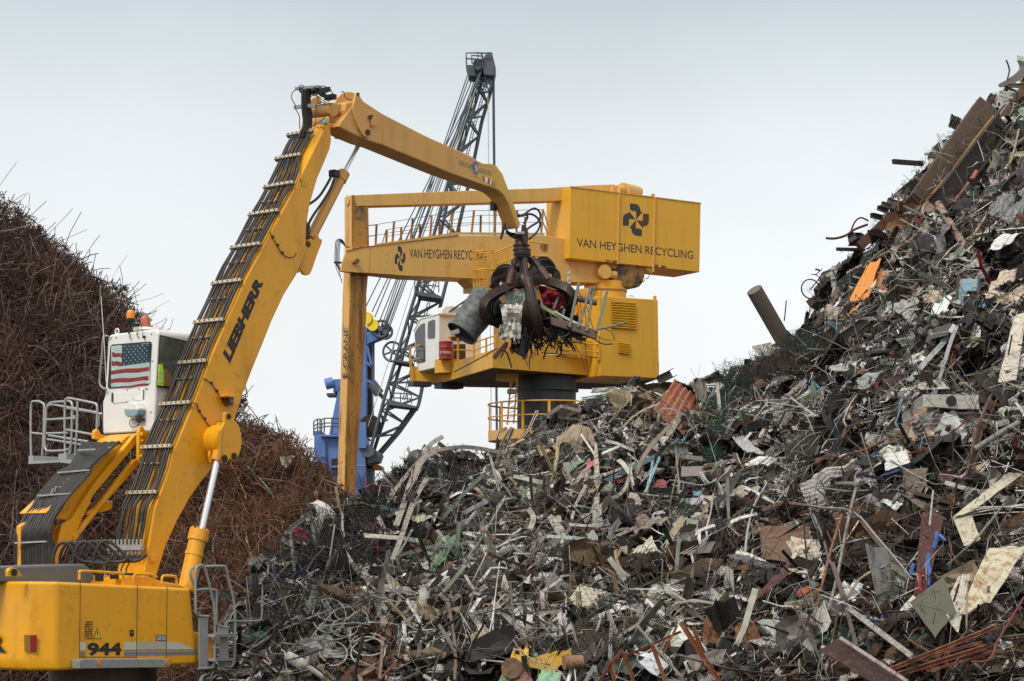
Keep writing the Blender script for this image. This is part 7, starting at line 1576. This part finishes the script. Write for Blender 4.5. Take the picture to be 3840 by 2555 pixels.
sheet('N', [(670,690),(735,690),(735,625),(680,640)], (.35,.04,.03), 'small red plastic scrap left of the tall pale strips', lift=.9, amp=.1); strip('N', [(1100,870),(1165,850)], 12, (.35,.02,.03), 'small red strip under the blue green beam', lift=1.1); sheet('N', [(1370,930),(1500,920),(1495,860),(1420,860)], (.22,.05,.05), 'dull red plate right of the pale blue frame foot', lift=.9, amp=.05)
sheet('N', [(850,770),(930,740),(930,700),(870,700)], (.55,.2,.22), 'crumpled pink wrapper in the centre of the heap', 'wrapper', 'wrapper', lift=1.1, amp=.15)
sheet('N', [(690,880),(760,900),(720,790),(650,800)], (.22,.28,.19), 'grey green folded channel left of the pink wrapper', lift=1.0, amp=.15); sheet('N', [(655,800),(720,790),(850,710),(700,700)], (.20,.26,.18), 'upper leg of the grey green folded channel left of the pink wrapper', lift=1.0)
sheet('N', [(280,1000),(460,1080),(470,930),(330,910)], (.20,.27,.16), 'green corrugated crumpled sheet left of centre', corr=4, lift=1.0, amp=.2); sheet('N', [(970,930),(1090,950),(1090,900),(980,880)], (.16,.22,.12), 'small olive green sheet under the blue green beam', lift=1.0)
sheet('N', [(1615,830),(1860,820),(1880,745),(1620,750)], (.21,.17,.155), 'flat grey brown slab right of the pale blue frame', lift=1.1, amp=.02)
profile('N', (1670,900), (1890,760), 26, (.12,.12,.05), 'dark olive bar right of the grey brown slab', 'B', 'steel_bar', 'bar', lift=1.0); pipe('N', [(1770,960),(1900,860)], 30, (.42,.34,.27), 'pale pipe below the dark olive bar', lift=1.0)
sheet('N', [(1905,930),(2000,960),(2010,800),(1900,790)], (.06,.025,.02), 'very dark brown plate right of the grey brown slab', lift=1.0, amp=.02); profile('N', (1715,1050), (1950,1020), 30, (.07,.03,.025), 'dark brown beam below the very dark brown plate', 'U', lift=1.0)
strip('N', [(2040,640),(2080,740),(2130,850)], 22, (.04,.03,.03), 'dark upright bar right of the very dark brown plate', lift=1.1)
pipe('N', [(2130,1430),(2150,1250),(2200,1080),(2260,980),(2295,900),(2290,865)], 14, (.42,.44,.43), 'light grey curved pipe hooked at its top', 'hooked_pipe', 'pipe', fk='m', lift=1.2)
pipe('N', [(1255,965),(1400,985),(1560,995)], 14, (.33,.33,.27), 'pale straight pipe below the dull red plate', lift=1.0); pipe('N', [(40,1270),(120,1140),(205,990)], 20, (.31,.29,.23), 'pale pole leaning right at the left edge of the middle heap', 'pole', 'pole', lift=1.0)
sheet('N', [(1660,1310),(1750,1320),(1755,1180),(1660,1160)], (.22,.24,.17), 'mossy grey green box face in the middle heap', lift=1.0, amp=.03)
sheet('N', [(1230,1260),(1530,1230),(1540,1160),(1290,1150)], (.36,.33,.29), 'crumpled grey and rusty sheet right of the tall pale strip', lift=1.1, amp=.3, nx=14, ny=10, fk='k')
sheet('N', [(1210,1450),(1430,1430),(1380,1310),(1290,1380)], (.58,.54,.43), 'cream ribbed wedge in the lower middle', corr=7, lift=1.1, amp=.05, camp=.012); sheet('N', [(1420,1350),(1560,1330),(1610,1285),(1480,1300)], (.05,.28,.30), 'small turquoise triangle beside the cream ribbed wedge', lift=1.1, amp=.02)
sheet('N', [(1090,1460),(1180,1440),(1190,1390),(1110,1400)], (.38,.30,.22), 'tan stone like lump left of the cream ribbed wedge', lift=1.0, amp=.15); pipe('N', [(1490,1440),(1520,1370),(1620,1330),(1780,1310),(1860,1330)], 12, (.45,.45,.43), 'pale curved tube over the brown board in the lower middle', 'bent_tube', 'tube', fk='m', lift=1.3)
for i in range(3): pipe('N', [(1610+i*30,1450+i*6),(1750+i*20,1370+i*5),(1865-i*8,1285+i*8)], 6, (.55,.55,.52), ('upper', 'middle', 'lower')[i]+' one of three parallel white rods in the lower middle', 'white_rod', 'rod', fk='m', lift=1.35)
sheet('N', [(1500,1460),(1850,1440),(1900,1350),(1640,1340)], (.14,.105,.085), 'flat brown board under the three white rods', lift=1.0, amp=.02)
# ---- lower middle (zoom O)
sheet('O', [(890,560),(1170,605),(1380,500),(1010,420)], (.50,.45,.34), 'cream patterned board with dark dirt rows at the bottom centre', corr=9, cdir=0, lift=.9, amp=.03, camp=.010, fk='w')
strip('O', [(870,905),(1000,800),(1140,690),(1300,620),(1450,590),(1600,560)], [40,36,34,32,30,26], (.68,.67,.62), 'long bright white curved bumper in the bottom centre', 'white_trim', 'trim', lift=1.1, tilt=.7, th=.05)
strip('O', [(880,890),(960,770),(1060,690),(1150,655),(1190,660)], 12, (.03,.03,.035), 'black trim arching over the bright white bumper', 'black_trim', 'trim', lift=1.2)
sheet('O', [(470,1020),(760,1120),(950,1040),(950,940)], (.40,.24,.015), 'torn yellow corrugated sheet at the bottom centre', corr=0, lift=1.0, amp=.1, fk='k'); sheet('O', [(450,1010),(600,1060),(600,910),(500,905)], (.55,.34,.02), 'brighter yellow curled left end of the torn yellow sheet', lift=1.1, amp=.15, fk='k')
hx = sheet('O', [(340,1240),(640,1200),(600,1060),(430,1040)], (.26,.13,.07), 'rusty brown plate with a round boss at the bottom edge', lift=1.1, amp=.05, fk='r'); sheet('O', [(375,1190),(520,1200),(490,1110),(420,1100)], (.22,.36,.15), 'light green painted patch plate at the bottom edge', lift=1.2, amp=.03)
for (x, y, r_) in ((470,1085,.19), (580,1168,.09)): a = P(*zp('O', (x, y)), hd(zp('O', (x, y)), 1.3)); MB().disc_plate(a, V((.1,1,-.1)).normalized(), r_, .08, 22).build('boss', pm((.2,.11,.07), 'r'), hx)
sheet('O', [(660,1210),(850,1230),(870,1110),(710,1080)], (.24,.42,.26), 'crumpled pale green sheet at the bottom edge', lift=1.1, amp=.12)
a = P(*zp('O', (980,1040)), hd(zp('O', (980,1040)), 1.2)); m = MB(); m.tube([a+V((-.2,0,0)), a+V((.12,.1,.0))], .13, 24); fin(m, 'rusty_dome', pm((.28,.15,.09), 'r'), 'rounded rusty cap right of the torn yellow sheet', 'cap')
strip('O', [(165,760),(215,760),(225,900),(245,1060)], [30,44,40,34], (.50,.48,.38), 'pale folded board standing at the bottom left centre', 'board', 'board', lift=1.0, tilt=.2, fk='w')
sheet('O', [(245,440),(390,450),(360,380),(315,300)], (.55,.50,.38), 'cream wedge shaped block left of centre', lift=1.0, amp=.04)
pipe('O', [(370,945),(385,760),(370,640),(320,540),(300,470)], 8, (.50,.50,.47), 'thin white hose hanging left of centre', 'hose', 'hose', fk='p', lift=1.1); pipe('O', [(985,1190),(960,980),(920,800),(905,600),(905,500),(865,445)], 9, (.52,.50,.45), 'long thin white hose hanging in the bottom centre', 'hose', 'hose', fk='p', lift=1.3)
pipe('O', [(275,350),(265,200),(270,80),(255,0)], 9, (.52,.50,.45), 'thin white hose above the cream wedge block', 'hose', 'hose', fk='p', lift=1.2)
pipe('O', [(910,1190),(850,1110),(700,1050),(550,950),(480,850),(470,790),(560,765),(760,765),(930,780)], 9, (.33,.29,.22), 'long tan cable looping over the torn yellow sheet', 'cable', 'cable', fk='p', lift=1.5)
pipe('O', [(80,655),(150,500),(220,330),(290,120),(330,0)], 14, (.26,.09,.05), 'long rusty red pole leaning right at the left centre', 'pole', 'pole', lift=1.2); pipe('O', [(0,430),(80,260),(160,130)], 18, (.27,.25,.2), 'pale grey pole left of the rusty red pole', 'pole', 'pole', lift=1.1)
REDF = (.26,.065,.035); rf = thing('angle_iron_frame', P(*zp('O', (1700,1100)), hd(zp('O', (1700,1100)), 1.5)), 'broken red and rust angle iron frame at the bottom edge', 'frame')
for a, b, w_ in (((1825,715),(2140,1200),30), ((1360,1000),(1830,790),16), ((1170,1190),(1360,935),18), ((1370,960),(1450,1200),24), ((1590,880),(1720,1240),24), ((1800,740),(1680,980),14), ((1925,750),(1990,930),26), ((1245,1040),(1300,1200),22), ((1230,1050),(1350,1010),14)):
    pp_ = zs('O', [a, b]); ds = [hd(p, 1.5) for p in pp_]; dm = 37.0; A_, B_ = P(*pp_[0], min(ds)), P(*pp_[1], min(ds)+.1); t = (B_-A_).normalized(); s_ = t.cross(V((0,1,0))).normalized(); ww = w_*.6/F*38; u = V((0,-1,0))
    MB().prism([A_+s_*x*ww+u*y*ww for x, y in [(-.5,-.1),(.5,-.1),(.5,.9),(.4,.9),(.4,0),(-.5,0)]], B_-A_).build('frame_bar', pm(REDF, 'k'), rf)
m = MB(); C4 = [P(*zp('O', p), hd(zp('O', p), 1.25)) for p in [(1490,1040),(1640,1150),(1740,1060),(1600,950)]]
dish = thing('dish_rack_tray', C4[1], 'white plastic tray inside a wire rack under the red frame', 'tray'); m.prism(C4, V((0,.06,0))); m.build('tray', pm((.60,.62,.64), 'p'), dish, bevel=.02)
m = MB(); C5 = [P(*zp('O', p), hd(zp('O', p), 1.3)) for p in [(1475,1010),(1660,1160),(1765,1060),(1640,930),(1560,950)]]; m.tube(smoothpts(C5, 3, True), .012, 6, closed=True); m.build('wire_rim', M_gal, dish)
profile('O', (1055,1200), (1130,1070), 22, (.33,.34,.34), 'grey perforated rail at the bottom edge left of the red frame', 'U', 'perforated_rail', 'rail', fk='m', lift=1.3); profile('O', (1255,1010), (1268,690), 22, (.36,.37,.37), 'upright grey perforated rail crossing the bright white bumper', 'U', 'perforated_rail', 'rail', fk='m', lift=1.5)
profile('O', (1290,760), (1640,600), 32, (.18,.14,.11), 'brown plank under the right end of the bright white bumper', 'B', 'plank', 'plank', fk='w', lift=1.0); strip('O', [(430,575),(600,580),(780,582),(890,565)], 16, (.38,.30,.2), 'tan plank with a split end at the bottom centre left', 'plank', 'plank', fk='w', lift=1.0); strip('O', [(510,630),(650,640),(820,635)], 22, (.34,.24,.15), 'broken tan board below the split tan plank', 'board', 'board', fk='w', lift=1.0)
sheet('O', [(1730,600),(2050,740),(2000,620),(1850,480)], (.085,.068,.06), 'dark twisted sheet at the bottom centre right', lift=1.1, amp=.2); sheet('O', [(1900,500),(2190,470),(2180,440),(1900,440)], (.40,.40,.38), 'pale ribbed mesh sheet at the bottom right of centre', corr=10, lift=1.0, amp=.03, camp=.01)
wl_ = zp('O', (2278,605)); d_ = hd(wl_, 1.2); c_ = P(*wl_, d_); axx = V((-.25,-.95,.1)).normalized(); m = MB(); u = axx.cross(UP).normalized(); w2 = u.cross(axx); m.tube([c_+u*.085*math.cos(t)+w2*.095*math.sin(t) for t in np.linspace(0, 6.283, 25)[:-1]], .032, 10, closed=True)
o_ = fin(m, 'mower_wheel', M_rub, 'small cream hubbed wheel with a black tyre at the lower right centre', 'wheel'); MB().disc_plate(c_, axx, .085, .05, 20).build('hub', pm((.5,.46,.36), 'p'), o_)
for i in range(3): m = MB(); t = i*2.09; m.beam(c_+axx*.03, c_+axx*.03+u*.07*math.cos(t)+w2*.07*math.sin(t), .02, .01, up=axx); m.build('spoke', M_grayp, o_)
# ---- lower right (zoom Q)
sheet('Q', [(285,720),(560,760),(620,500),(275,500)], (.15,.078,.04), 'large flat brown steel plate in the lower right', lift=1.1, amp=.03, fk='r')
sheet('Q', [(500,840),(740,870),(680,560),(460,600)], (.52,.50,.42), 'cream washing machine like crumpled panel in front of the brown plate', lift=1.4, amp=.25, nx=14, ny=14, fk='k')
sheet('Q', [(550,1060),(640,1090),(700,910),(540,930)], (.30,.05,.03), 'rusty red box end below the cream crumpled panel', lift=1.2, amp=.08, fk='k')
pipe('Q', [(665,1075),(710,880),(760,680),(840,420)], 20, (.22,.10,.06), 'long rusty brown pole crossing the long grey pole', 'pole', 'pole', lift=1.7); pipe('Q', [(740,1090),(800,880),(850,620),(905,360),(935,240)], 20, (.24,.22,.19), 'long grey pole right of the rusty brown pole', 'pole', 'pole', lift=1.6)
pipe('Q', [(640,420),(700,560),(760,760)], 18, (.15,.145,.13), 'dark grey tube behind the cream crumpled panel', 'pole', 'pole', lift=1.3)
ribn = strip('Q', [(270,405),(400,355),(510,345),(700,380),(860,390),(960,450),(1060,570),(1170,700),(1320,870)], [24,20,22,14,20,50,56,50,10], (.14,.08,.045), 'long curving rusty gutter with a shiny edge across the lower right', 'curved_gutter', 'gutter', lift=1.5, tilt=.8, fk='r')
pts_ = zs('Q', [(510,338),(700,372),(860,382),(965,440),(1065,560),(1180,690),(1325,870)]); MB().tube(smoothpts([P(*p, hd(p, 1.75)) for p in pts_], 5), .014, 6).build('shiny_edge', M_gal, ribn)
pipe('Q', [(175,690),(190,540),(230,370),(290,260),(318,210),(308,190)], 12, (.40,.41,.40), 'light grey walking stick shaped tube left of the brown plate', 'hooked_tube', 'tube', fk='m', lift=1.4)
st2 = strip('Q', [(770,750),(820,900),(880,1110),(935,1320)], 30, (.11,.075,.06), 'brown wooden strip with a pale edge standing at the bottom right', 'edged_strip', 'strip', lift=1.5)
profile('Q', (880,1065), (1320,1400), 34, (.30,.285,.25), 'long pale grey bar sloping down right at the bottom right', 'B', 'steel_bar', 'bar', fk='w', lift=1.4); profile('Q', (510,1220), (715,1070), 30, (.28,.29,.28), 'short pale grey channel pointing up right at the bottom', 'U', 'channel', 'channel', fk='m', lift=1.4)
gate = thing('tubular_gate', P(*zp('Q', (330,1540)), hd(zp('Q', (330,1500)), 1.3)), 'grey tubular gate piece with five bars at the bottom edge', 'gate')
for i, (a, b, w_) in enumerate((((60,1535),(345,1300),11), ((330,1320),(490,1530),11), ((180,1440),(280,1600),12), ((220,1410),(330,1590),6), ((255,1385),(370,1560),6), ((285,1360),(420,1560),6), ((305,1340),(450,1550),6))):
    d_ = hd(zp('Q', (300,1400)), 1.4); MB().cyl(P(*zp('Q', a), d_+.03*i*.2), P(*zp('Q', b), d_+.2), w_/2/F*d_*1.0, 10).build('gate_bar', pm((.33,.34,.35), 'm'), gate)
sheet('Q', [(680,1350),(1250,1700),(1300,1560),(820,1270)], (.035,.012,.007), 'dark red brown panel sloping out of the bottom edge', lift=1.6, amp=.02); profile('Q', (830,1270), (1290,1570), 22, (.32,.27,.24), 'pale timber edge on top of the dark red brown panel', 'B', 'timber', 'timber', fk='w', lift=1.8)
for i, (a, b, w_) in enumerate((((1160,1490),(1900,1190),26), ((1240,1450),(1800,1300),16), ((1190,1530),(1830,1330),30), ((1420,1500),(1840,1380),14))): o_ = profile('Q', a, b, w_, (.20,.05,.035), ('highest', 'second', 'widest', 'lowest')[i]+' of the stacked dull red window bars at the bottom right', 'U', 'red_bar', 'bar', fk='k', lift=1.3-.1*i)
pipe('Q', [(1730,1435),(1830,1430),(1880,1380),(1900,1310),(1990,1160),(2091,990)], 13, (.20,.03,.025), 'bent dark red tube at the bottom right corner', 'bent_tube', 'tube', fk='p', lift=1.7)
sheet('Q', [(1640,1110),(1860,1030),(2110,640),(1850,650)], (.50,.46,.33), 'large cream board with peeling dark and yellow patches at the right edge', lift=1.5, amp=.08, fk='k', nx=14, ny=14); sheet('Q', [(1530,1100),(1640,1230),(1720,830),(1640,840)], (.46,.43,.35), 'narrow cream panel left of the peeling cream board', lift=1.4, amp=.08)
sheet('Q', [(1600,440),(1680,640),(1790,590),(1720,400)], (.46,.41,.30), 'short leg of the folded cream casing at the right edge', lift=1.4, amp=.02); sheet('Q', [(1600,440),(1730,400),(2080,140),(1990,130)], (.46,.42,.31), 'long sloping leg of the folded cream casing at the right edge', lift=1.4, amp=.02)
sheet('Q', [(1310,1030),(1480,1270),(1620,1080),(1540,850)], (.08,.085,.055), 'dark olive door panel leaning at the lower right', lift=1.4, amp=.03); profile('Q', (1310,1030), (1560,840), 12, (.25,.24,.19), 'pale rim of the dark olive door panel', 'L', lift=1.5)
sheet('Q', [(1330,1000),(1410,1020),(1540,440),(1390,400)], (.055,.011,.008), 'tall dark maroon door standing at the lower right', 'maroon_door', 'door', lift=1.3, amp=.02)
BLU = (.04,.12,.42)
for i, pts in enumerate(([(1490,540),(1485,600),(1470,655)], [(1510,560),(1550,600)], [(1435,690),(1430,760),(1445,840),(1435,910)], [(1330,760),(1310,840)])): strip('Q', pts, [20,26,16], BLU, ('upper', 'short right', 'lower', 'small left')[i]+' blue cloth strip in front of the maroon door', 'blue_cloth', 'cloth', lift=1.6, fk='c')
strip('Q', [(1385,810),(1370,870),(1380,950)], 24, (.30,.01,.02), 'crimson rag at the foot of the maroon door', 'red_rag', 'cloth', lift=1.6, fk='c')
sheet('Q', [(1090,1060),(1230,930),(1170,660),(1000,640)], (.13,.13,.125), 'grey folded steel sheet under the curving gutter', lift=1.2, amp=.15, fk='m'); sheet('Q', [(160,1065),(200,1060),(520,790),(480,740)], (.10,.03,.025), 'long dull maroon curved trim below the brown plate', lift=1.3, amp=.05)
sheet('Q', [(1250,300),(1560,470),(1460,380),(1290,230)], (.17,.13,.10), 'dark brown bent plate above the maroon door', lift=1.2, amp=.15); sheet('Q', [(1240,230),(1400,290),(1430,100),(1270,110)], (.14,.10,.075), 'brown plate below the white square panel', lift=1.1, amp=.1, fk='r')
sheet('Q', [(1100,330),(1210,390),(1260,350),(1150,310)], (.60,.60,.58), 'small white torn sheet left of the dark brown bent plate', lift=1.3, amp=.05); sheet('Q', [(40,710),(300,790),(400,780),(180,705)], (.15,.16,.165), 'dark grey roofing sheet left of the brown plate', lift=1.2, corr=6, amp=.05); strip('Q', [(110,680),(200,700),(310,750)], 22, (.62,.60,.55), 'white plastic edge above the dark grey roofing sheet', lift=1.4)
sheet('Q', [(180,1290),(450,1370),(465,1260),(300,1270)], (.33,.32,.27), 'pale grey ribbed board above the tubular gate', lift=1.2, corr=5, amp=.03, camp=.01); sheet('Q', [(50,310),(250,290),(280,220),(80,235)], (.36,.31,.23), 'tan folded plate at the left of the lower right slope', lift=1.1, amp=.15)
for i, (y, dy) in enumerate(((420,-60),(440,-90),(455,-50),(405,-30))): pipe('Q', [(1715,y-20),(1850,y-30+dy*.2),(2091,y+dy)], 8, (.50,.47,.40), ('second', 'highest crossing', 'lowest', 'topmost')[i]+' pale thin pipe of the bundle at the right edge', 'thin_pipe', 'pipe', fk='p', lift=1.6)
a = P(*zp('Q', (675,175)), hd(zp('Q', (675,175)), 1.3)); m = MB(); m.tube([a+V((0,.0,-.12)), a+V((0,0,-.05)), a+V((0,0,.06)), a+V((0,0,.12))], [.06,.13,.12,.04], 16); fin(m, 'white_jug', pm((.72,.73,.72), 'p', .35), 'bright white rounded jug in the lower right', 'jug')
strip('Q', [(665,235),(780,210),(900,205),(950,215)], 20, (.17,.17,.16), 'dark grey flattened pipe right of the white jug', lift=1.2); strip('Q', [(965,125),(1010,60),(1060,0)], 14, (.05,.12,.34), 'long blue strip at the foot of the white square panel', lift=1.4); profile('Q', (950,150), (1130,178), 18, (.04,.05,.10), 'dark navy rail below the long blue strip', 'L', lift=1.3)
# ---- lower left (zoom M)
sheet('M', [(755,960),(800,1035),(910,950),(800,900)], (.40,.37,.30), 'beige dented pan lid on the black cable slope', lift=.9, amp=.06); sheet('M', [(1045,660),(1070,690),(1160,650),(1060,612)], (.42,.42,.28), 'pale yellow green dented panel on the black cable slope', lift=.9, amp=.05)
sheet('M', [(1130,1010),(1200,920),(1310,740),(1200,770)], (.17,.25,.15), 'long grey green ribbed sheet on the left middle slope', corr=5, lift=1.0, amp=.12); sheet('M', [(1120,895),(1180,850),(1230,800),(1180,800)], (.46,.44,.36), 'cream ribbed end left of the long grey green ribbed sheet', corr=3, lift=1.0)
sheet('M', [(1005,1255),(1080,1265),(1160,1040),(1110,1030)], (.29,.28,.235), 'long grey channel sheet hanging at the lower left middle', lift=1.0, amp=.06, fk='w'); sheet('M', [(1450,1050),(1540,1060),(1500,950),(1480,960)], (.52,.48,.38), 'second cream wedge block left of the rusty red pole', lift=1.1)  if False else None
sheet('M', [(400,1430),(510,1450),(550,1340),(450,1320)], (.11,.115,.115), 'dark grey slab at the lower left near the excavator steps', lift=.9, amp=.03); sheet('M', [(900,1310),(930,1320),(955,1120),(930,1110)], (.15,.075,.05), 'upright brown steel plate at the lower left middle', lift=1.1, amp=.02, fk='r')
pipe('M', [(660,635),(665,740),(700,820),(760,930)], 12, (.34,.35,.34), 'bent light grey tube on the black cable slope', 'bent_tube', 'tube', fk='m', lift=.9); pipe('M', [(700,800),(830,770),(960,730)], 5, (.42,.38,.3), 'long thin pale stick across the black cable slope', 'stick', 'stick', lift=.9)
profile('M', (370,730), (395,960), 18, (.15,.16,.155), 'left leg of the bent grey steel frame on the rusty wire heap', 'L', 'bent_angle', 'frame', lift=.3, fk='m', heap=main); profile('M', (355,735), (480,635), 18, (.2,.21,.20), 'upper arm of the bent grey steel frame on the rusty wire heap', 'L', 'bent_angle', 'frame', lift=.6, fk='m'); profile('M', (480,640), (520,845), 18, (.14,.15,.145), 'right leg of the bent grey steel frame on the rusty wire heap', 'L', 'bent_angle', 'frame', lift=.5, fk='m')
pipe('M', [(140,650),(185,625),(300,670),(425,722)], 8, (.42,.26,.07), 'yellow brown bent tube on the rusty wire heap', 'bent_tube', 'tube', heap=hB, lift=.9); pipe('M', [(130,645),(120,540),(80,440),(35,345)], 5, (.36,.22,.06), 'thin yellow brown rod rising on the rusty wire heap', 'steel_rod', 'rod', heap=hB, lift=.9); pipe('M', [(130,370),(200,440),(250,500),(285,560)], 5, (.16,.30,.17), 'thin pale green cord on the rusty wire heap', 'cord', 'cord', heap=hB, lift=.9)
strip('M', [(110,695),(160,680),(205,675)], 10, (.20,.33,.27), 'small green strip on the rusty wire heap', heap=hB, lift=.8)
strip('M', [(120,765),(145,840),(165,920)], 9, (.5,.42,.28), 'torn cream strip hanging on the rusty wire heap', heap=hB, lift=.8); sheet('M', [(490,540),(520,545),(530,510),(500,510)], (.55,.5,.4), 'small cream scrap high on the rusty wire heap', heap=hB, lift=.8)
# loops of pale cable
rg = random.Random(21); m = MB(); cx_, cy_ = 680, 1260
for i in range(11):
    x, y = 690+rg.uniform(-110, 120), 1300+rg.uniform(-130, 120); a_, b_ = rg.uniform(50, 110), rg.uniform(30, 90); ph = rg.uniform(0, 6.28); pts = []
    for t in np.linspace(0, rg.uniform(4.5, 7.5), 12): q = zp('M', (x+a_*math.cos(t+ph), y+b_*math.sin(t+ph)+t*3)); pts.append(P(*q, hd(q, .95+.03*i)))
    m.tube(smoothpts(pts, 3), .016, 6)
fin(m, 'pale_cable_coil', pm((.38,.37,.30), 'p'), 'tangled coil of pale grey cable at the lower left of the heap', 'cable', kind='stuff')
# red beaded chain
pts = [zp('M', p) for p in [(790,490),(815,472),(845,478),(860,510),(852,600),(850,700),(858,860),(862,1000),(865,1150),(870,1300),(880,1350),(915,1380)]]; P3 = smoothpts([P(*p, hd(p, 1.0)) for p in pts], 9)
m = MB(); m.tube(P3, .008, 5)
for i, p in enumerate(P3): m.tube([p-V((0,0,.022)), p, p+V((0,0,.022))], [.006,.028,.006], 6)
fin(m, 'beaded_cord', mat('red_cord', (.28,.02,.02), .5), 'long red beaded cord hanging down the black cable slope', 'cord')
a = zp('M', (450,1480)); d_ = hd(a, 1.0); c_ = P(*a, d_); m = MB(); m.tube([c_+V((-.35,.1,.18)), c_+V((-.05,0,.02)), c_+V((0,0,0)), c_+V((.02,-.02,-.01)), c_+V((.35,0,-.2))], [.10,.11,.2,.05,.07], 18); fin(m, 'horn_fitting', pm((.56,.54,.48), 'p'), 'cream pipe fitting with a flange at the bottom left of the heap', 'fitting')
pipe('M', [(1160,1560),(1190,1450),(1240,1360),(1290,1270),(1350,1150)], 12, (.03,.03,.03), 'thick black arching hose at the bottom left centre', 'hose', 'hose', fk='c', lift=1.3); pipe('M', [(1255,1100),(1340,940),(1430,780),(1568,545)], 11, (.30,.28,.23), 'long pale pole leaning right across the left middle slope', 'pole', 'pole', lift=1.3)
strip('M', [(1245,1110),(1270,1250),(1290,1400),(1285,1560)], 15, (.15,.10,.075), 'tall narrow brown channel standing at the bottom left centre', lift=1.3)
profile('M', (350,1005), (540,1050), 16, (.45,.45,.43), 'shiny white ribbed bar at the foot of the rusty wire heap', 'U', 'ribbed_bar', 'bar', fk='m', lift=.9)
pipe('M', [(1000,1425),(940,1480),(870,1560)], 12, (.22,.06,.035), 'rusty red pipe at the bottom left of centre', lift=1.3); pipe('M', [(885,1340),(878,1450),(868,1560)], 18, (.22,.165,.115), 'upright brown pole at the bottom left of centre', 'pole', 'pole', lift=1.2)
# curly strands on the skyline of the left heap
